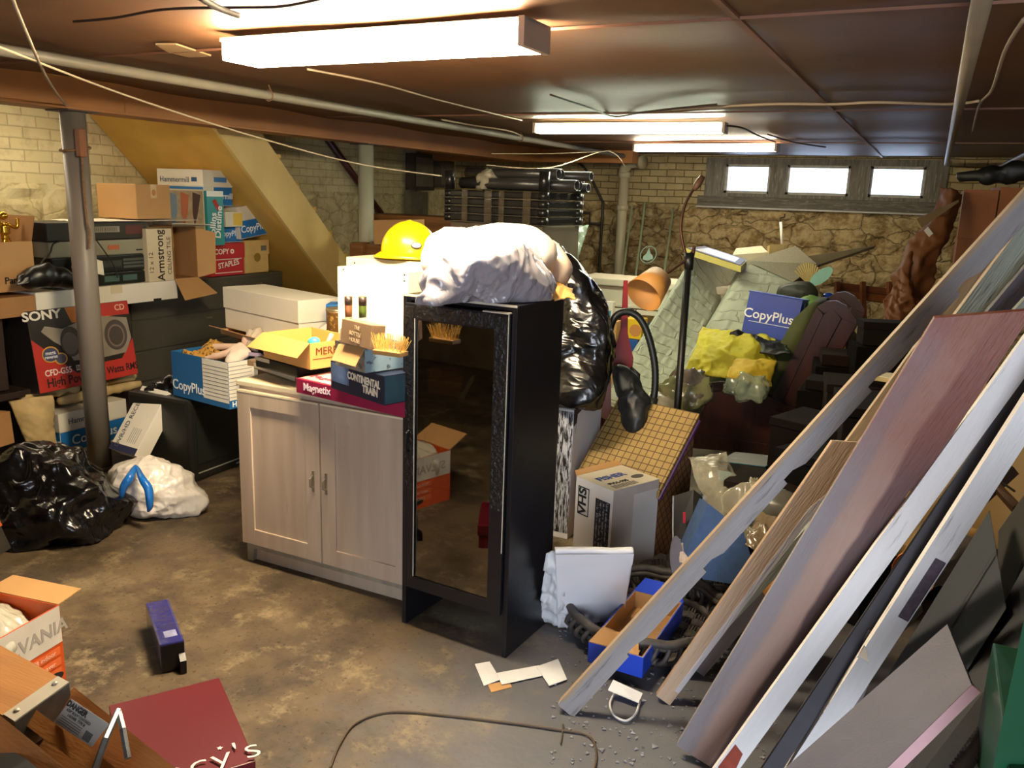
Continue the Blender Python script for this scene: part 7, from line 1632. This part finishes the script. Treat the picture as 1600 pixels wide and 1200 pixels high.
# grey pink plank and dark slate panels
pk = wood('grey_pink_board', '48485a', '3f4052', .6, 1.5, 0, .15, worn='383745', mix=.72)
q = [P(1200, 1290, w=1.5), P(1325, 1255, w=1.42), P(1520, 1078, w=1.5), P(1479, 976, w=1.66)]
q = [P(1150, 1268, w=1.72), P(1300, 1285, w=1.52), P(1518, 1070, w=1.52), P(1480, 975, w=1.68)]
t = mesh_thing('grey_pink_board', slab(q, .02, .002, V(.15, .9, -.3)), pk, 'broad mauve board with a pink edge at the lower right', 'board')
o_ = t.location; n_ = V(.15, .9, -.3).normalized(); e0, e1 = q[1]-o_, q[2]-o_; ed = V(0, 0, -1)*.0
fl = (q[1]-q[2]).normalized().cross(n_).normalized()
if fl.z > 0: fl = -fl
pe = obj('pink_edge', prism(bmesh.new(), [e0+fl*.0005-n_*.0005, e1+fl*.0005-n_*.0005, e1+fl*.018-n_*.0005, e0+fl*.018-n_*.0005], n_*.021), mat('pink_paint', 'b58d92', .5, var=.1, vs=20), t)
sl = mat('slate_paint', '121b26', .7, var=.15, vs=5, bump=.15, bs=20)
sl2 = mat('slate_dark', '0c141c', .7, var=.2, vs=5, bump=.15)
q = [P(1270, 1245, w=2.05), P(1390, 1240, w=1.85), P(1572, 950, w=1.9), P(1546, 798, w=2.15)]
t = mesh_thing('slate_panel', slab(q, .018, .002, V(.1, .9, -.2)), sl, 'large dark slate coloured panel behind the mauve board', 'panel')
obj('bead', slab([p-t.location-V(0, .002, 0) for p in (q[0].lerp(q[1], .42), q[0].lerp(q[1], .46), q[3].lerp(q[2], .46), q[3].lerp(q[2], .42))], .004, 0, V(0, -1, 0)), sl2, t)
q2 = [p+V(.05, .05, -.03) for p in (P(1330, 1290, w=1.75), P(1520, 1290, w=1.62), P(1600, 940, w=1.8), P(1575, 860, w=1.95))]
mesh_thing('slate_panel', slab(q2, .018, .002, V(.1, .9, -.2)), sl2, 'second dark panel at the lower right, behind the mauve board', 'panel')
q3 = [P(1560, 850, w=2.0), P(1640, 830, w=1.95), P(1640, 700, w=2.1), P(1590, 770, w=2.1)]
mesh_thing('slate_panel', slab([P(1555, 1000, w=2.05), P(1660, 1000, w=1.95), P(1660, 690, w=2.1), P(1560, 830, w=2.2)], .018, .002, V(.1, .9, -.2)), mat('near_black_panel', '17150f', .6), 'near black panel at the right edge above the green box', 'panel')
# ribbed conduit and green door edge
pts = [P(1490, 1215, w=1.5).lerp(P(1572, 1100, w=1.6), k_/44) for k_ in range(45)]; o_ = pts[0].copy()
o = obj('ribbed_conduit', tube(bmesh.new(), [p-o_ for p in pts], [.013+.004*(k_ % 2) for k_ in range(45)], 10), mat('conduit_brown', '5c5044', .4, .5), None, True, o_); tag(o, 'ribbed metal conduit running beside the green cabinet edge', 'conduit')
q = [P(1546, 1230, w=1.25), P(1680, 1300, w=1.2), P(1680, 930, w=1.25), P(1606, 930, w=1.3)]
q = [P(1548, 1215, w=1.2), P(1690, 1215, w=1.2), P(1690, 940, w=1.2), P(1606, 940, w=1.2)]
t = thing('green_cabinet', 'glossy dark green metal cabinet corner at the right edge', 'cabinet', V(q[0].x, q[0].y, 0)); o_ = t.location
obj('side', bevel(prism(bmesh.new(), [p-o_ for p in q], V(.1, .08, 0)), .006), mat('green_enamel', '12432c', .3, var=.08, coat=.3), t)
obj('base', box(.02, .4, .0, .4, 0, min(p.z for p in q)-o_.z*0+.02, .004), mat('green_enamel', '12432c', .3), t)
# tan backing board with dark cross pieces and sundries
q = [P(1380, 870, w=3.0), P(1680, 850, w=2.9), P(1680, 560, w=3.0), P(1400, 640, w=3.1)]
t = mesh_thing('hardboard_sheet', slab(q, .02, .002), mat('tan_board', 'a5854f', .6, var=.05), 'large plain tan board standing behind the boards at right', 'panel')
db = wood('dark_bracket', '4a2f1a', '33200f', .5, 3, 2)
t = thing('broken_bracket', 'dark wooden crossed bracket in front of the tan board', 'bracket', P(1545, 770, w=2.7)); o_ = t.location
obj('long_arm', slab([p-o_ for p in (P(1495, 795, w=2.8), P(1520, 778, w=2.7), P(1578, 732, w=2.65), P(1572, 722, w=2.65), P(1540, 745, w=2.7))][0:1]+[p-o_ for p in (P(1510, 798, w=2.7), P(1580, 733, w=2.65), P(1571, 722, w=2.65))], .03), db, t)
obj('cross_arm', slab([p-o_ for p in (P(1546, 752, w=2.68), P(1556, 748, w=2.68), P(1592, 785, w=2.6), P(1582, 793, w=2.6))], .03), db, t)
obj('short_arm', slab([p-o_ for p in (P(1530, 732, w=2.7), P(1534, 728, w=2.7), P(1558, 735, w=2.68), P(1554, 742, w=2.68))], .02), db, t)
obj('metal_bar', tube(bmesh.new(), [P(1560, 750, w=2.64)-o_, P(1586, 768, w=2.6)-o_], .004, 6), mat('dark_metal', '3a342c', .4, .6), t)
mesh_thing('tan_bag', blob([(0, 0, 0, .07), (.08, 0, .02, .05), (-.04, 0, -.05, .06)], 4, .04, .015, 18, 9), mat('tan_cloth', '8a6c38', .75, var=.15), 'tan cloth bundle below the tan board', 'bag', P(1470, 855, w=2.6), smooth=True)
mesh_thing('grey_bag', blob([(0, 0, 0, .06), (.06, 0, .04, .05)], 4, .04, .012, 18, 10), mat('grey_cloth', '5e584f', .75, var=.15), 'grey cloth beside the coil of copper wire', 'bag', P(1448, 880, w=2.5), smooth=True)
random.seed(3); bm = bmesh.new()
for i in range(16):
    r_ = random.uniform(.035, .06); ph = random.random()*.5; tube(bm, [(r_*math.cos(a_), .3*r_*math.sin(a_)+i*.002, r_*math.sin(a_)+ph*.02) for a_ in np.linspace(0, 2*PI, 22)], .0018, 5, False)
tag(obj('wire_coil', bm, mat('copper', '8a4a26', .35, .7), None, True, P(1428, 900, w=2.4)), 'coil of thin copper wire in the gap by the white board', 'wire')
mesh_thing('white_shard', slab([P(1340, 1025, w=1.95), P(1358, 1035, w=1.95), P(1352, 1010, w=2.0)]+[P(1350, 1008, w=2.0)], .004), ps, 'small triangular white shard by the rightmost white board', 'shard')
mesh_thing('grey_slab', slab([P(1385, 960, w=2.3), P(1400, 985, w=2.2), P(1440, 945, w=2.3), P(1410, 930, w=2.4)], .02), mat('grey_slab', '69676a', .7), 'grey stone slab corner between white board and slate panel', 'slab')

# plaster chips and grit fallen under the boards
random.seed(8); bm = bmesh.new()
for i in range(420):
    px = random.uniform(860, 1230); py = random.uniform(985, 1195); p = P(px, py, z=.002); s_ = random.uniform(.002, .009)*(1.6 if random.random() < .08 else 1)
    an = random.uniform(0, 6.28); pts = [p+V(math.cos(an+k_*2.1)*s_*random.uniform(.6, 1.2), math.sin(an+k_*2.1)*s_*random.uniform(.6, 1.2), 0) for k_ in range(3)]
    prism(bm, pts, V(0, 0, random.uniform(.001, .004)))
mesh_thing('plaster_grit', bm, mat('grit_grey', '7d7f88', .8, var=.5, vs=40), 'grey plaster grit and chips scattered on the floor under the boards', 'debris', kind='stuff')
# ================================================================ repeats share a group
GROUPS = {'support_post': 'steel support posts under the ceiling beam', 'ceiling_light': 'fluorescent ceiling lights', 'ceiling_pipe': 'pipes along the ceiling', 'gas_pipe': 'dark pipes on the back wall',
          'electrical_panel': 'boxes on the left wall near the corner', 'meter_box': 'boxes on the left wall near the corner', 'junction_box': 'boxes on the left wall near the corner',
          'paper_case': 'blue and white paper cases', 'paper_box': 'paper boxes on the filing cabinet', 'stereo_receiver': 'stereo units stacked on the white tray', 'toy_box': 'toy boxes',
          'trash_bag': 'trash bags', 'plastic_bag': 'loose plastic bags', 'crumpled_bag': 'crumpled bags around the lamp foot', 'binder': 'binders on the beige cabinet', 'dusty_box': 'dusty boxes beside the black cabinet',
          'storage_box': 'white storage boxes behind the cabinet', 'glass_bottle': 'glass bottles in front of the white box', 'glass_sheet': 'glass sheets leaning on the back wall', 'mattress': 'quilted mattresses',
          'plastic_jug': 'jugs behind the chair', 'yellow_cloth': 'yellow fabric on the chair', 'yellow_cloth_fold': 'yellow fabric on the chair', 'kraft_paper': 'brown kraft paper by the stone wall',
          'paper_strip': 'white paper strips on the floor', 'cardboard_box': 'cardboard boxes', 'carton_support': 'shaded cartons behind the leaning boards', 'slate_panel': 'dark panels at the lower right',
          'notched_board': 'boards leaning at the right', 'beige_plank': 'boards leaning at the right', 'green_grey_plank': 'boards leaning at the right', 'plank': 'boards leaning at the right', 'wide_plank': 'boards leaning at the right',
          'white_board': 'boards leaning at the right', 'dark_plank': 'boards leaning at the right', 'weathered_plank': 'boards leaning at the right', 'wire': 'wires', 'string': 'strings'}
for o in bpy.data.objects:
    if o.parent is None and o.get('label'):
        g = GROUPS.get(o.name.split('.')[0])
        if g: o['group'] = g
for o in bpy.data.objects:
    for k_ in ('_w', '_d', '_h'):
        if k_ in o: del o[k_]
